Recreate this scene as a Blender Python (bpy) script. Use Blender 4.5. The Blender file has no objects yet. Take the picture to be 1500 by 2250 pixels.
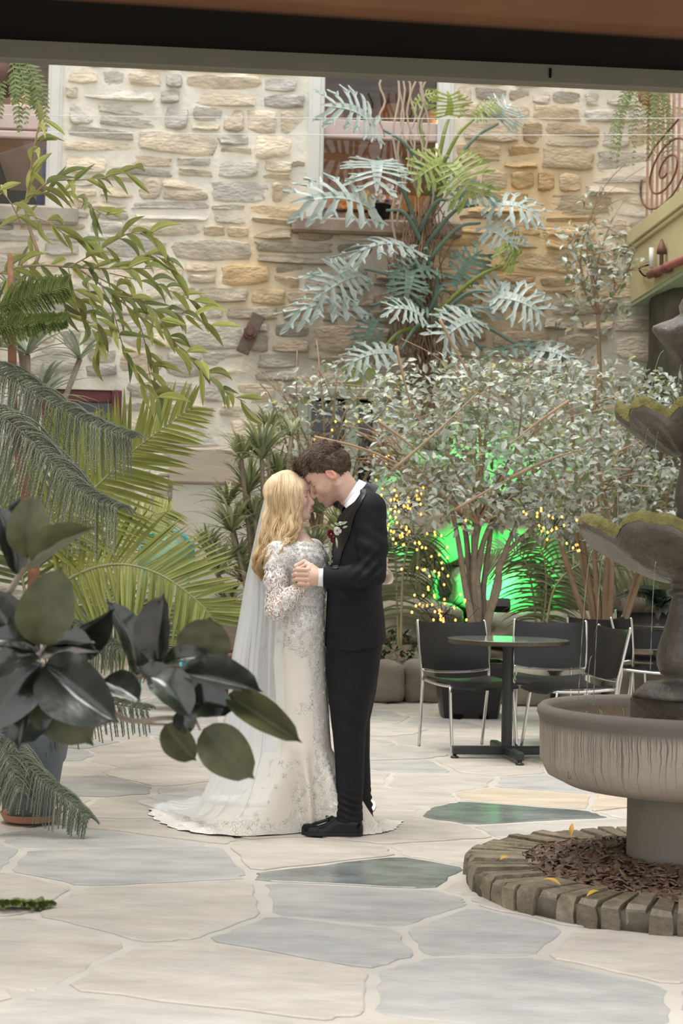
import bpy, math, random
import numpy as np
from mathutils import Vector, Matrix, noise as mnoise

# ------------------------------------------------------------------ camera
F = 3450.0                       # focal length in pixels of a 1500 x 2250 frame
CAMZ, PITCH, ROLL, YAW = 1.2, math.radians(1.78), math.radians(1.2), math.radians(4.5)
sc = bpy.context.scene
col = sc.collection
V = Vector
_f = V((0, math.cos(PITCH), math.sin(PITCH)))
_u0 = V((0, -math.sin(PITCH), math.cos(PITCH)))
_r0 = V((1, 0, 0))
_r = _r0 * math.cos(ROLL) + _u0 * math.sin(ROLL)
_u = _u0 * math.cos(ROLL) - _r0 * math.sin(ROLL)
CAM = V((0, 0, CAMZ))
cam = bpy.data.cameras.new('camera')
cam.sensor_fit = 'VERTICAL'; cam.sensor_height = 36.0; cam.sensor_width = 24.0
cam.lens = F / 2250 * 36
cam.clip_start = 0.05; cam.clip_end = 100
cam.dof.use_dof = True; cam.dof.focus_distance = 6.95; cam.dof.aperture_fstop = 5.2
camo = bpy.data.objects.new('camera', cam); col.objects.link(camo)
m = Matrix.Identity(4)
for i in range(3):
    m[i][0] = _r[i]; m[i][1] = _u[i]; m[i][2] = -_f[i]; m[i][3] = CAM[i]
camo.matrix_world = m
sc.camera = camo

# ------------------------------------------------------------------ light: overcast sky through the open court, soft sun
w = bpy.data.worlds.new('sky'); sc.world = w; w.use_nodes = True
bg = w.node_tree.nodes['Background']
bg.inputs[0].default_value = (0.965, 0.985, 1.0, 1); bg.inputs[1].default_value = 1.25
sl = bpy.data.lights.new('sun', 'SUN'); sl.energy = 3.0; sl.angle = math.radians(35); sl.color = (1.0, 0.97, 0.92)
so = bpy.data.objects.new('sun', sl); col.objects.link(so)
so.rotation_euler = V((0.25, 0.12, -1.0)).to_track_quat('-Z', 'Y').to_euler()
vs = sc.view_settings
vs.view_transform = 'Standard'; vs.look = 'None'; vs.exposure = 0.12; vs.gamma = 1.0
vs.use_curve_mapping = False

# ------------------------------------------------------------------ helpers
def ray(px, py):
    return _f + _r * ((px - 750) / F) - _u * ((py - 1125) / F)
def P(px, py, D):
    d = ray(px, py); return CAM + d * (D / d.y)
def G(px, py, z=0.0):
    d = ray(px, py); return CAM + d * ((z - CAMZ) / d.z)
BX = V((math.cos(YAW), math.sin(YAW), 0)); BN = V((math.sin(YAW), -math.cos(YAW), 0))
W0 = V((0, 16.0, 0))
def WS(s, z, off=0.0):
    return W0 + BX * s + BN * off + V((0, 0, z))
def WP(px, py, off=0.0):
    d = ray(px, py); t = ((W0 + BN * off) - CAM).dot(BN) / d.dot(BN)
    p = CAM + d * t
    return (p - W0).dot(BX), p.z
def px_of(p):
    q = V(p) - CAM; z = q.dot(_f)
    return 750 + F * q.dot(_r) / z, 1125 - F * q.dot(_u) / z

OFF = {}
def link(o):
    col.objects.link(o); return o
def tag(o, label, cat, group=None, kind=None):
    o['label'] = label
    if cat: o['category'] = cat
    if group: o['group'] = group
    if kind: o['kind'] = kind
    return o
def thing(name, label, cat, L=(0, 0, 0), group=None):
    o = link(bpy.data.objects.new(name, None)); o.location = L; o.empty_display_size = 0.1
    OFF[o.name] = Matrix.Translation(-V(L))
    return tag(o, label, cat, group)
def put(name, me, parent=None, M=None):
    o = link(bpy.data.objects.new(name, me))
    B = M if M is not None else Matrix.Identity(4)
    if parent is not None:
        o.parent = parent
        B = OFF.get(parent.name, Matrix.Identity(4)) @ B
    o.matrix_basis = B
    return o

class MB:
    def __init__(s): s.v = []; s.f = []; s.c = []; s.n = 0
    def add(s, vs, fs, c=(1, 1, 1)):
        b = len(s.v); s.v += [tuple(p) for p in vs]
        s.f += [tuple(i + b for i in f) for f in fs]
        if isinstance(c, list): s.c += c
        else: s.c += [c] * len(vs)
        return s
    def box(s, c, size, R=None, col=(1, 1, 1), bev=0.0):
        c = V(c); hx, hy, hz = [k / 2 for k in size]
        if bev <= 0:
            P8 = [V((x, y, z)) for x in (-hx, hx) for y in (-hy, hy) for z in (-hz, hz)]
            fs = [(0, 1, 3, 2), (4, 6, 7, 5), (0, 4, 5, 1), (2, 3, 7, 6), (0, 2, 6, 4), (1, 5, 7, 3)]
        else:
            b = min(bev, hx * .9, hy * .9, hz * .9); P8 = []; fs = []
            ring = lambda ex, ey, z: [V((ex[i][0], ex[i][1], z)) for i in range(8)]
            def oct_(ax, ay, q):
                return [(ax, -ay + q), (ax, ay - q), (ax - q, ay), (-ax + q, ay), (-ax, ay - q), (-ax, -ay + q), (-ax + q, -ay), (ax - q, -ay)]
            rows = [(hx - b, hy - b, -hz), (hx, hy, -hz + b), (hx, hy, hz - b), (hx - b, hy - b, hz)]
            for (ax, ay, z) in rows:
                o8 = oct_(ax, ay, b); P8 += ring(o8, o8, z)
            for k in range(3):
                for i in range(8):
                    j = (i + 1) % 8; fs.append((k * 8 + i, k * 8 + j, k * 8 + 8 + j, k * 8 + 8 + i))
            fs.append(tuple(range(7, -1, -1))); fs.append(tuple(range(24, 32)))
        if R is not None: P8 = [R @ p for p in P8]
        return s.add([c + p for p in P8], fs, col)
    def tube(s, path, r, n=8, caps=True, col=(1, 1, 1), flat=1.0):
        path = [V(p) for p in path]; N = len(path)
        rs = r if isinstance(r, (list, tuple)) else [r] * N
        T = [(path[min(i + 1, N - 1)] - path[max(i - 1, 0)]).normalized() for i in range(N)]
        a = V((0, 0, 1)) if abs(T[0].z) < .9 else V((1, 0, 0))
        x = (a - T[0] * a.dot(T[0])).normalized()
        vs = []; fs = []
        for i in range(N):
            x = x - T[i] * x.dot(T[i])
            x = x.normalized() if x.length > 1e-6 else V((1, 0, 0))
            y = T[i].cross(x)
            for k in range(n):
                t = 2 * math.pi * k / n
                vs.append(path[i] + x * (math.cos(t) * rs[i]) + y * (math.sin(t) * rs[i] * flat))
        for i in range(N - 1):
            for k in range(n):
                j = (k + 1) % n
                fs.append((i * n + k, i * n + j, i * n + n + j, i * n + n + k))
        if caps:
            fs.append(tuple(range(n - 1, -1, -1))); fs.append(tuple(range((N - 1) * n, N * n)))
        return s.add(vs, fs, col)
    def lathe(s, prof, n=32, c=(0, 0, 0), mod=None, col=(1, 1, 1)):
        c = V(c); vs = []; fs = []
        for (r, z) in prof:
            for k in range(n):
                t = 2 * math.pi * k / n
                rr, zz = (r, z) if mod is None else mod(r, z, t)
                vs.append(c + V((rr * math.cos(t), rr * math.sin(t), zz)))
        for i in range(len(prof) - 1):
            for k in range(n):
                j = (k + 1) % n
                fs.append((i * n + k, i * n + j, i * n + n + j, i * n + n + k))
        fs.append(tuple(range(n - 1, -1, -1))); fs.append(tuple(range((len(prof) - 1) * n, len(prof) * n)))
        return s.add(vs, fs, col)
    def grid(s, rows, closed=False, col=(1, 1, 1)):
        n = len(rows[0]); vs = [p for r in rows for p in r]; fs = []
        for i in range(len(rows) - 1):
            for k in range(n if closed else n - 1):
                j = (k + 1) % n
                fs.append((i * n + k, i * n + j, i * n + n + j, i * n + n + k))
        return s.add(vs, fs, col)
    def mesh(s, name, mat, smooth=True, angle=None):
        me = bpy.data.meshes.new(name)
        me.from_pydata(s.v, [], s.f)
        if any(c != (1, 1, 1) for c in s.c):
            at = me.color_attributes.new('Col', 'FLOAT_COLOR', 'POINT')
            at.data.foreach_set('color', np.array([(c[0], c[1], c[2], 1) for c in s.c], dtype=np.float32).ravel())
        if smooth: me.polygons.foreach_set('use_smooth', [True] * len(me.polygons))
        if angle: me.set_sharp_from_angle(angle=math.radians(angle))
        if mat: me.materials.append(mat)
        me.update()
        return me
    def build(s, name, mat, parent=None, M=None, smooth=True, angle=None):
        return put(name, s.mesh(name, mat, smooth, angle), parent, M)

def smooth_path(pts, n=6):
    pts = [V(p) for p in pts]
    if len(pts) < 3:
        return [pts[0].lerp(pts[-1], i / n) for i in range(n + 1)]
    Q = [pts[0] * 2 - pts[1]] + pts + [pts[-1] * 2 - pts[-2]]
    out = []
    for i in range(1, len(Q) - 2):
        a, b, c, d = Q[i - 1], Q[i], Q[i + 1], Q[i + 2]
        for k in range(n):
            t = k / n
            out.append(0.5 * ((2 * b) + (c - a) * t + (2 * a - 5 * b + 4 * c - d) * t * t + (3 * b - a - 3 * c + d) * t ** 3))
    out.append(pts[-1]); return out
def lerp_tab(tab, x):
    if x <= tab[0][0]: return tab[0][1:]
    for a, b in zip(tab, tab[1:]):
        if x <= b[0]:
            t = (x - a[0]) / (b[0] - a[0]); t = t * t * (3 - 2 * t) if False else t
            return tuple(p + (q - p) * t for p, q in zip(a[1:], b[1:]))
    return tab[-1][1:]
def frame(base, tip, up, width, thick=None):
    base, tip = V(base), V(tip); x = tip - base; L = x.length; x.normalize()
    up = V(up); z = up - x * up.dot(x)
    if z.length < 1e-5: z = x.orthogonal()
    z.normalize(); y = z.cross(x)
    M = Matrix.Identity(4)
    for i in range(3):
        M[i][0] = x[i] * L; M[i][1] = y[i] * width; M[i][2] = z[i] * (thick or L); M[i][3] = base[i]
    return M

# ------------------------------------------------------------------ materials
def mat(name, c, rough=.6, metal=0., var=.12, vscale=6., bump=0., bscale=40., rnd=0., vcol=False, spec=.5,
        coat=0., trans=0., c2=None, em=None, es=0., transl=0., sheen=0., sss=0., stretch=None, alpha=None, ior=1.45, detail=5.):
    mt = bpy.data.materials.new(name); mt.use_nodes = True
    nt = mt.node_tree; N = nt.nodes; L = nt.links; b = N['Principled BSDF']; out = N['Material Output']
    tc = N.new('ShaderNodeTexCoord'); oi = N.new('ShaderNodeObjectInfo')
    ad = N.new('ShaderNodeVectorMath'); ad.operation = 'MULTIPLY_ADD'
    ad.inputs[1].default_value = stretch or (1, 1, 1)
    sx = N.new('ShaderNodeMath'); sx.operation = 'MULTIPLY'; sx.inputs[1].default_value = 37.0
    L.new(oi.outputs['Random'], sx.inputs[0]); L.new(tc.outputs['Object'], ad.inputs[0]); L.new(sx.outputs[0], ad.inputs[2])
    nz = N.new('ShaderNodeTexNoise'); nz.inputs['Scale'].default_value = vscale; nz.inputs['Detail'].default_value = detail
    nz.inputs['Roughness'].default_value = .62
    L.new(ad.outputs[0], nz.inputs['Vector'])
    mx = N.new('ShaderNodeMix'); mx.data_type = 'RGBA'
    ca = c; cb = c2 or tuple(min(1, k * (1 + var)) for k in c)
    if c2 is None: ca = tuple(k * (1 - var) for k in c)
    mx.inputs[6].default_value = (*ca, 1); mx.inputs[7].default_value = (*cb, 1)
    rp = N.new('ShaderNodeMapRange'); rp.inputs[1].default_value = .3; rp.inputs[2].default_value = .7
    L.new(nz.outputs[0], rp.inputs[0]); L.new(rp.outputs[0], mx.inputs[0])
    src = mx.outputs[2]
    if vcol:
        at = N.new('ShaderNodeVertexColor'); at.layer_name = 'Col'
        m2 = N.new('ShaderNodeMix'); m2.data_type = 'RGBA'; m2.blend_type = 'MULTIPLY'; m2.inputs[0].default_value = 1
        L.new(src, m2.inputs[6]); L.new(at.outputs[0], m2.inputs[7]); src = m2.outputs[2]
    if rnd:
        hs = N.new('ShaderNodeHueSaturation')
        mr = N.new('ShaderNodeMapRange'); mr.inputs[3].default_value = 1 - rnd; mr.inputs[4].default_value = 1 + rnd
        L.new(oi.outputs['Random'], mr.inputs[0]); L.new(mr.outputs[0], hs.inputs['Value'])
        L.new(src, hs.inputs['Color']); src = hs.outputs[0]
    L.new(src, b.inputs['Base Color'])
    b.inputs['Roughness'].default_value = rough; b.inputs['Metallic'].default_value = metal
    b.inputs['Specular IOR Level'].default_value = spec; b.inputs['Coat Weight'].default_value = coat
    b.inputs['Coat Roughness'].default_value = .08
    b.inputs['Transmission Weight'].default_value = trans; b.inputs['IOR'].default_value = ior
    b.inputs['Sheen Weight'].default_value = sheen
    if sss:
        b.inputs['Subsurface Weight'].default_value = sss; b.inputs['Subsurface Radius'].default_value = (.012, .005, .003)
        b.inputs['Subsurface Scale'].default_value = 1.0
    if em: b.inputs['Emission Color'].default_value = (*em, 1); b.inputs['Emission Strength'].default_value = es
    if bump:
        n2 = N.new('ShaderNodeTexNoise'); n2.inputs['Scale'].default_value = bscale; n2.inputs['Detail'].default_value = 6
        L.new(ad.outputs[0], n2.inputs['Vector'])
        bp = N.new('ShaderNodeBump'); bp.inputs['Strength'].default_value = bump; bp.inputs['Distance'].default_value = .01
        L.new(n2.outputs[0], bp.inputs['Height']); L.new(bp.outputs[0], b.inputs['Normal'])
    if transl:
        tr = N.new('ShaderNodeBsdfTranslucent'); L.new(src, tr.inputs[0])
        ms = N.new('ShaderNodeMixShader'); ms.inputs[0].default_value = transl
        L.new(b.outputs[0], ms.inputs[1]); L.new(tr.outputs[0], ms.inputs[2]); L.new(ms.outputs[0], out.inputs[0])
    mt['src'] = 0
    return mt

def blotch(mt, c, scale, lo, hi, amt=1.0, stretch=(1, 1, 1)):
    """patches of a second colour (smeared mortar, mineral stains) over a material"""
    nt = mt.node_tree; N = nt.nodes; L = nt.links; b = N['Principled BSDF']; src = b.inputs['Base Color'].links[0].from_socket
    g = N.new('ShaderNodeNewGeometry'); vm = N.new('ShaderNodeVectorMath'); vm.operation = 'MULTIPLY'; vm.inputs[1].default_value = stretch; L.new(g.outputs['Position'], vm.inputs[0])
    nz = N.new('ShaderNodeTexNoise'); nz.inputs['Scale'].default_value = scale; nz.inputs['Detail'].default_value = 9; nz.inputs['Roughness'].default_value = .68; L.new(vm.outputs[0], nz.inputs['Vector'])
    mr = N.new('ShaderNodeMapRange'); mr.inputs[1].default_value = lo; mr.inputs[2].default_value = hi; mr.inputs[4].default_value = amt; L.new(nz.outputs[0], mr.inputs[0])
    mx = N.new('ShaderNodeMix'); mx.data_type = 'RGBA'; mx.inputs[7].default_value = (*c, 1); L.new(mr.outputs[0], mx.inputs[0]); L.new(src, mx.inputs[6]); L.new(mx.outputs[2], b.inputs['Base Color'])
    return mt

# ------------------------------------------------------------------ implicit surfaces
def surfnet(f, lo, hi, h):
    lo = np.array(lo, float); hi = np.array(hi, float)
    n = np.ceil((hi - lo) / h).astype(int) + 1
    ax = [lo[i] + h * np.arange(n[i]) for i in range(3)]
    X, Y, Z = np.meshgrid(*ax, indexing='ij')
    val = f(np.stack([X.ravel(), Y.ravel(), Z.ravel()], 1)).reshape(n)
    ins = val < 0
    cn = n - 1
    acc = np.zeros((*cn, 3), np.float32); cnt = np.zeros(cn, np.float32)
    for d in range(3):
        e = [1, 1, 1]; e[d] = 0
        sl0 = [slice(None)] * 3; sl1 = [slice(None)] * 3
        sl0[d] = slice(0, -1); sl1[d] = slice(1, None)
        v0, v1 = val[tuple(sl0)], val[tuple(sl1)]
        cr = ins[tuple(sl0)] != ins[tuple(sl1)]
        t = np.where(cr, v0 / np.where(cr, v0 - v1, 1), 0)
        o = [k for k in range(3) if k != d]
        for a in (0, 1):
            for b in (0, 1):
                s = [None] * 3; s[d] = slice(None)
                s[o[0]] = slice(a, a + cn[o[0]]); s[o[1]] = slice(b, b + cn[o[1]])
                c = cr[tuple(s)]; tt = t[tuple(s)]
                acc[..., d] += c * tt; acc[..., o[0]] += c * a; acc[..., o[1]] += c * b; cnt += c
    act = cnt > 0
    idx = -np.ones(cn, int); idx[act] = np.arange(act.sum())
    I = np.argwhere(act)
    verts = lo + h * (I + acc[act] / cnt[act][:, None])
    faces = []
    for d in range(3):
        o = [k for k in range(3) if k != d]
        sl0 = [slice(None)] * 3; sl1 = [slice(None)] * 3
        sl0[d] = slice(0, -1); sl1[d] = slice(1, None)
        for k in o: sl0[k] = slice(1, -1); sl1[k] = slice(1, -1)
        a, b = ins[tuple(sl0)], ins[tuple(sl1)]
        Q = np.argwhere(a != b); flip = a[tuple(Q.T)]
        def cell(da, db):
            q = Q.copy(); q[:, o[0]] += da; q[:, o[1]] += db; return idx[tuple(q.T)]
        q4 = np.stack([cell(0, 0), cell(1, 0), cell(1, 1), cell(0, 1)], 1)
        if d == 1: flip = ~flip
        q4[~flip] = q4[~flip][:, ::-1]
        faces.append(q4)
    fc = np.concatenate(faces)
    return verts, fc[(fc >= 0).all(1)]
def smin(a, b, k):
    h = np.clip(.5 + .5 * (b - a) / k, 0, 1); return b * (1 - h) + a * h - k * h * (1 - h)
def caps(p, a, b, ra, rb):
    a = np.array(a, float); b = np.array(b, float); ba = b - a; pa = p - a
    t = np.clip(pa @ ba / max(ba @ ba, 1e-9), 0, 1)
    return np.linalg.norm(pa - t[:, None] * ba, axis=1) - (ra + (rb - ra) * t)
def ell(p, c, r, R=None):
    q = p - np.array(c, float)
    if R is not None: q = q @ np.array(R, float)
    r = np.array(r, float); a = np.linalg.norm(q / r, axis=1); b = np.linalg.norm(q / r ** 2, axis=1)
    return a * (a - 1) / np.maximum(b, 1e-6)
def chain(p, pts, rs, k=.02):
    d = None
    for i in range(len(pts) - 1):
        e = caps(p, pts[i], pts[i + 1], rs[i], rs[i + 1]); d = e if d is None else smin(d, e, k)
    return d
def loft_sdf(p, tab, k=None):
    """stack of ellipses: rows (z, cx, cy, rx, ry) with z ascending"""
    T = np.array(tab, float); z = p[:, 2]
    cx, cy, rx, ry = [np.interp(z, T[:, 0], T[:, j]) for j in range(1, 5)]
    q = np.sqrt(((p[:, 0] - cx) / rx) ** 2 + ((p[:, 1] - cy) / ry) ** 2)
    d = (q - 1) * np.minimum(rx, ry)
    return np.maximum(d, np.maximum(T[0, 0] - z, z - T[-1, 0]))
def nmesh(name, pieces, mats, cols=None):
    """join (verts, faces, material index) pieces into one smooth mesh"""
    vs = []; fs = []; mi = []; b = 0
    for (v, f, k) in pieces:
        vs.append(v); fs.append(f + b); mi.append(np.full(len(f), k)); b += len(v)
    v = np.concatenate(vs); f = np.concatenate(fs); mi = np.concatenate(mi)
    me = bpy.data.meshes.new(name)
    me.vertices.add(len(v)); me.vertices.foreach_set('co', v.astype(np.float32).ravel())
    me.loops.add(f.size); me.loops.foreach_set('vertex_index', f.ravel().astype(np.int32))
    me.polygons.add(len(f)); me.polygons.foreach_set('loop_start', np.arange(0, f.size, 4).astype(np.int32))
    me.polygons.foreach_set('use_smooth', [True] * len(f))
    for k in mats: me.materials.append(k)
    me.polygons.foreach_set('material_index', mi.astype(np.int32))
    if cols is not None:
        at = me.color_attributes.new('Col', 'FLOAT_COLOR', 'POINT')
        c = np.ones((len(v), 4), np.float32); c[:, :3] = cols(v)
        at.data.foreach_set('color', c.ravel())
    me.validate(); me.update()
    return me
# ------------------------------------------------------------------ structure
rng = random.Random(7)
RW = Matrix((BX, -BN, V((0, 0, 1)))).transposed()
def wbox(mb, s0, s1, z0, z1, t0, t1, colr=(1, 1, 1), bev=0.0):
    c = WS((s0 + s1) / 2, (z0 + z1) / 2, (t0 + t1) / 2)
    return mb.box(c, (abs(s1 - s0), abs(t1 - t0), abs(z1 - z0)), RW, colr, bev)
def structure(o, label):
    o['kind'] = 'structure'; o['label'] = label; return o

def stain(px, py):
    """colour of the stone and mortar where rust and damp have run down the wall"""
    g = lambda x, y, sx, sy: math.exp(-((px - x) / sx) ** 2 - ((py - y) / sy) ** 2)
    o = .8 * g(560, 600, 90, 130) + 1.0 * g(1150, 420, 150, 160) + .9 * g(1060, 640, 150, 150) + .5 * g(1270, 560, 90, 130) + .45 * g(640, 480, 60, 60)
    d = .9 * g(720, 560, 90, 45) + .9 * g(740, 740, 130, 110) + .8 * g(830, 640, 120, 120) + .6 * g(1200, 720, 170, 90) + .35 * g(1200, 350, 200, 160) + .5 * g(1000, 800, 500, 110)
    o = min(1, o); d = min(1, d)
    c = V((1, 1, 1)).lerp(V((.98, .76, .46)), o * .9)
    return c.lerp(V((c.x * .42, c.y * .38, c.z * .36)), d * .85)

M_mortar = mat('lime_mortar', (.82, .775, .675), .9, var=.13, vscale=3, bump=.5, bscale=14, vcol=True)
M_stone = mat('wall_stone', (.70, .655, .58), .85, var=.22, vscale=5, bump=.7, bscale=16, rnd=.10, vcol=True, stretch=(1, 1, 2.2))
M_grout = mat('floor_grout', (.505, .465, .415), .8, var=.14, vscale=2, bump=.25, bscale=30)
M_flag = mat('flagstone', (.44, .43, .415), .52, var=.2, vscale=3.5, bump=.35, bscale=22, vcol=True, stretch=(1, 2.4, 1), detail=9)
for q_ in M_stone.node_tree.nodes:
    if q_.type == 'BUMP': q_.inputs['Distance'].default_value = .035; q_.inputs['Strength'].default_value = .9
for q_ in M_mortar.node_tree.nodes:
    if q_.type == 'BUMP': q_.inputs['Distance'].default_value = .03
blotch(M_flag, (.50, .465, .425), 2.2, .50, .66, .75, (1, 2.2, 1)); blotch(M_flag, (.29, .295, .295), 5.5, .56, .74, .55, (.8, 3.2, 1)); blotch(M_flag, (.43, .35, .28), 1.6, .62, .74, .5)
blotch(M_grout, (.42, .395, .365), 3.5, .52, .7, .6)
M_wet = mat('wet_flagstone', (.22, .215, .21), .2, var=.5, vscale=3.5, bump=.2, bscale=22, vcol=True, stretch=(1, 2, 1), detail=8)

# floor -------------------------------------------------------------
fl = MB(); fl.box((0, 7.5, -.06), (16, 19, .12))
floor = structure(fl.build('floor', M_grout, smooth=False), 'pale mortared flagstone courtyard floor')
def clip_poly(poly, p, n):
    out = []
    for i in range(len(poly)):
        a, b = poly[i], poly[(i + 1) % len(poly)]
        da = (a[0] - p[0]) * n[0] + (a[1] - p[1]) * n[1]; db = (b[0] - p[0]) * n[0] + (b[1] - p[1]) * n[1]
        if da <= 0: out.append(a)
        if (da < 0 < db) or (db < 0 < da):
            t = da / (da - db); out.append((a[0] + (b[0] - a[0]) * t, a[1] + (b[1] - a[1]) * t))
    return out
seeds = []
y = 2.6; row = 0
while y < 14.4:
    dy = rng.uniform(.48, .66) * (1 if y < 9 else 1.1)
    x = -5.2 + rng.uniform(0, .6)
    while x < 5.4:
        dx = rng.uniform(.45, 1.0)
        seeds.append((x + rng.uniform(-.1, .1), y + rng.uniform(-.2, .2))); x += dx
    y += dy
wet_at = [G(1200, 1790), G(930, 1900), G(980, 1935)]
wet_seed = set(min(range(len(seeds)), key=lambda i: (seeds[i][0] - q.x) ** 2 + (seeds[i][1] - q.y) ** 2) for q in wet_at)
rust_at = [G(1080, 1750), G(1000, 1765), G(1180, 1740), G(1330, 1745)]
rust_seed = set(min(range(len(seeds)), key=lambda i: (seeds[i][0] - q.x) ** 2 + (seeds[i][1] - q.y) ** 2) for q in rust_at) - wet_seed
for i, sd in enumerate(seeds):
    if abs(sd[0]) > .22 * sd[1] + .75: continue
    poly = [(sd[0] - 1, sd[1] - 1), (sd[0] + 1, sd[1] - 1), (sd[0] + 1, sd[1] + 1), (sd[0] - 1, sd[1] + 1)]
    for j, q in enumerate(seeds):
        if j == i or abs(q[0] - sd[0]) > 2 or abs(q[1] - sd[1]) > 2: continue
        n = (q[0] - sd[0], q[1] - sd[1]); l = math.hypot(*n)
        mid = (sd[0] + n[0] / 2, sd[1] + n[1] / 2)
        gap = rng.uniform(.006, .022)
        poly = clip_poly(poly, (mid[0] - n[0] / l * gap, mid[1] - n[1] / l * gap), n)
        if len(poly) < 3: break
    if len(poly) < 3: continue
    pts = []
    for k in range(len(poly)):                      # rough, rounded outline
        a, b = V(poly[k]), V(poly[(k + 1) % len(poly)])
        e = b - a
        if e.length < .03: continue
        nn = V((-e.y, e.x)).normalized()
        for t in (.08, .24, .4, .56, .72, .9):
            q = a + e * t + nn * (rng.uniform(-.004, .020) if .2 < t < .8 else 0.004); pts.append((q.x, q.y))
    if len(pts) < 6: continue
    cx = sum(p[0] for p in pts) / len(pts); cy = sum(p[1] for p in pts) / len(pts)
    hgt = rng.uniform(.003, .007); mb = MB(); n = len(pts)
    kind = rng.random()
    if kind < .46: c = V((.95, .955, .95)) * rng.uniform(.84, 1.02)
    elif kind < .86: c = V((1.17, 1.08, .98)) * rng.uniform(.92, 1.06)
    else: c = V((1.12, 1.06, 1.0)) * rng.uniform(.9, 1.1)
    mt = M_flag
    if i in wet_seed: mt = M_wet; c = V((.9, 1, 1))
    if i in rust_seed: c = V((1.2, 1.02, .82))
    vs_ = [(p[0], p[1], -.01) for p in pts] + [(p[0], p[1], hgt - .003) for p in pts] + \
          [(cx + (p[0] - cx) * .985, cy + (p[1] - cy) * .985, hgt) for p in pts] + [(cx, cy, hgt + .001)]
    fs_ = []
    for k in range(n):
        j = (k + 1) % n
        fs_ += [(k, j, n + j, n + k), (n + k, n + j, 2 * n + j, 2 * n + k), (2 * n + k, 2 * n + j, 3 * n)]
    mb.add(vs_, fs_, tuple(c)); mb.build('flagstone', mt, floor, smooth=False)

# back wall with openings ------------------------------------------
def rect(px0, py0, px1, py1):
    a = WP(px0, py1); b = WP(px1, py0); return [a[0], b[0], a[1], b[1]]
R1 = rect(-110, 60, 143, 448); R2 = rect(672, 60, 1000, 480); R3 = rect(90, 858, 268, 1010); R4 = rect(650, 880, 850, 1090)
R1[3] = R2[3] = 6.9
S_L, S_R = WP(-260, 700)[0], WP(1800, 700)[0]
OPEN = [R1, R2, R3, R4]
ss = sorted(set([S_L + (S_R - S_L) * i / 70 for i in range(71)] + [r[k] for r in OPEN for k in (0, 1)]))
zs = sorted(set([7.6 * i / 54 for i in range(55)] + [r[k] for r in OPEN for k in (2, 3)]))
wm = MB(); vid = {}
def wv(i, j):
    if (i, j) not in vid:
        p = WS(ss[i], zs[j]); px, py = px_of(p); c = stain(px, py)
        q = mnoise.noise(p * 2.3) * .012 + mnoise.noise(p * 7) * .006
        vid[(i, j)] = len(wm.v); wm.v.append(tuple(p + BN * q)); wm.c.append(tuple(c))
    return vid[(i, j)]
for i in range(len(ss) - 1):
    for j in range(len(zs) - 1):
        cs, cz = (ss[i] + ss[i + 1]) / 2, (zs[j] + zs[j + 1]) / 2
        if any(r[0] < cs < r[1] and r[2] < cz < r[3] for r in OPEN): continue
        wm.f.append((wv(i, j), wv(i + 1, j), wv(i + 1, j + 1), wv(i, j + 1)))
for r in OPEN:                                        # reveals
    for (a, b, ex) in (((r[0], r[2]), (r[0], r[3]), 1), ((r[1], r[3]), (r[1], r[2]), 1), ((r[0], r[3]), (r[1], r[3]), 1), ((r[1], r[2]), (r[0], r[2]), 1)):
        wm.add([WS(*a), WS(*b), WS(*b, -.42), WS(*a, -.42)], [(0, 1, 2, 3)], (.9, .9, .88))
wall = structure(wm.build('wall_back', M_mortar), 'old rubble stone wall pointed with cream lime mortar')
z = .05; stones = []
while z < 6.6:
    h = rng.choice([rng.uniform(.13, .19), rng.uniform(.18, .26), rng.uniform(.23, .33)])
    s = S_L + 1.1 + rng.uniform(-.3, 0)
    while s < S_R - 1.0:
        wd = rng.choice([rng.uniform(.2, .4), rng.uniform(.35, .8)]) * (1.0 if h < .22 else 1.1)
        zz, hh = z, h
        if h > .2 and rng.random() < .4:
            k = rng.uniform(.35, .65); stones.append((s, z, wd, h * k)); stones.append((s + rng.uniform(-.03, .03), z + h * k, wd, h * (1 - k)))
        else: stones.append((s, zz, wd, hh))
        s += wd
    z += h
keep = []
for (s, z0, wd, h) in stones:
    a, b, c0, d0 = s, s + wd, z0, z0 + h; ok = True
    for r in OPEN:
        if a < r[1] + .02 and b > r[0] - .02 and c0 < r[3] and d0 > r[2] - .0:
            if a < r[0] - .15 and b <= r[1]: b = r[0] - .015
            elif b > r[1] + .15 and a >= r[0]: a = r[1] + .015
            else: ok = False
    if ok and b - a > .1 and d0 - c0 > .05: keep.append((a, b, c0, d0))
keep.sort(key=lambda q: -(q[1] - q[0]) * (q[3] - q[2]))
rest = MB()
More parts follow.
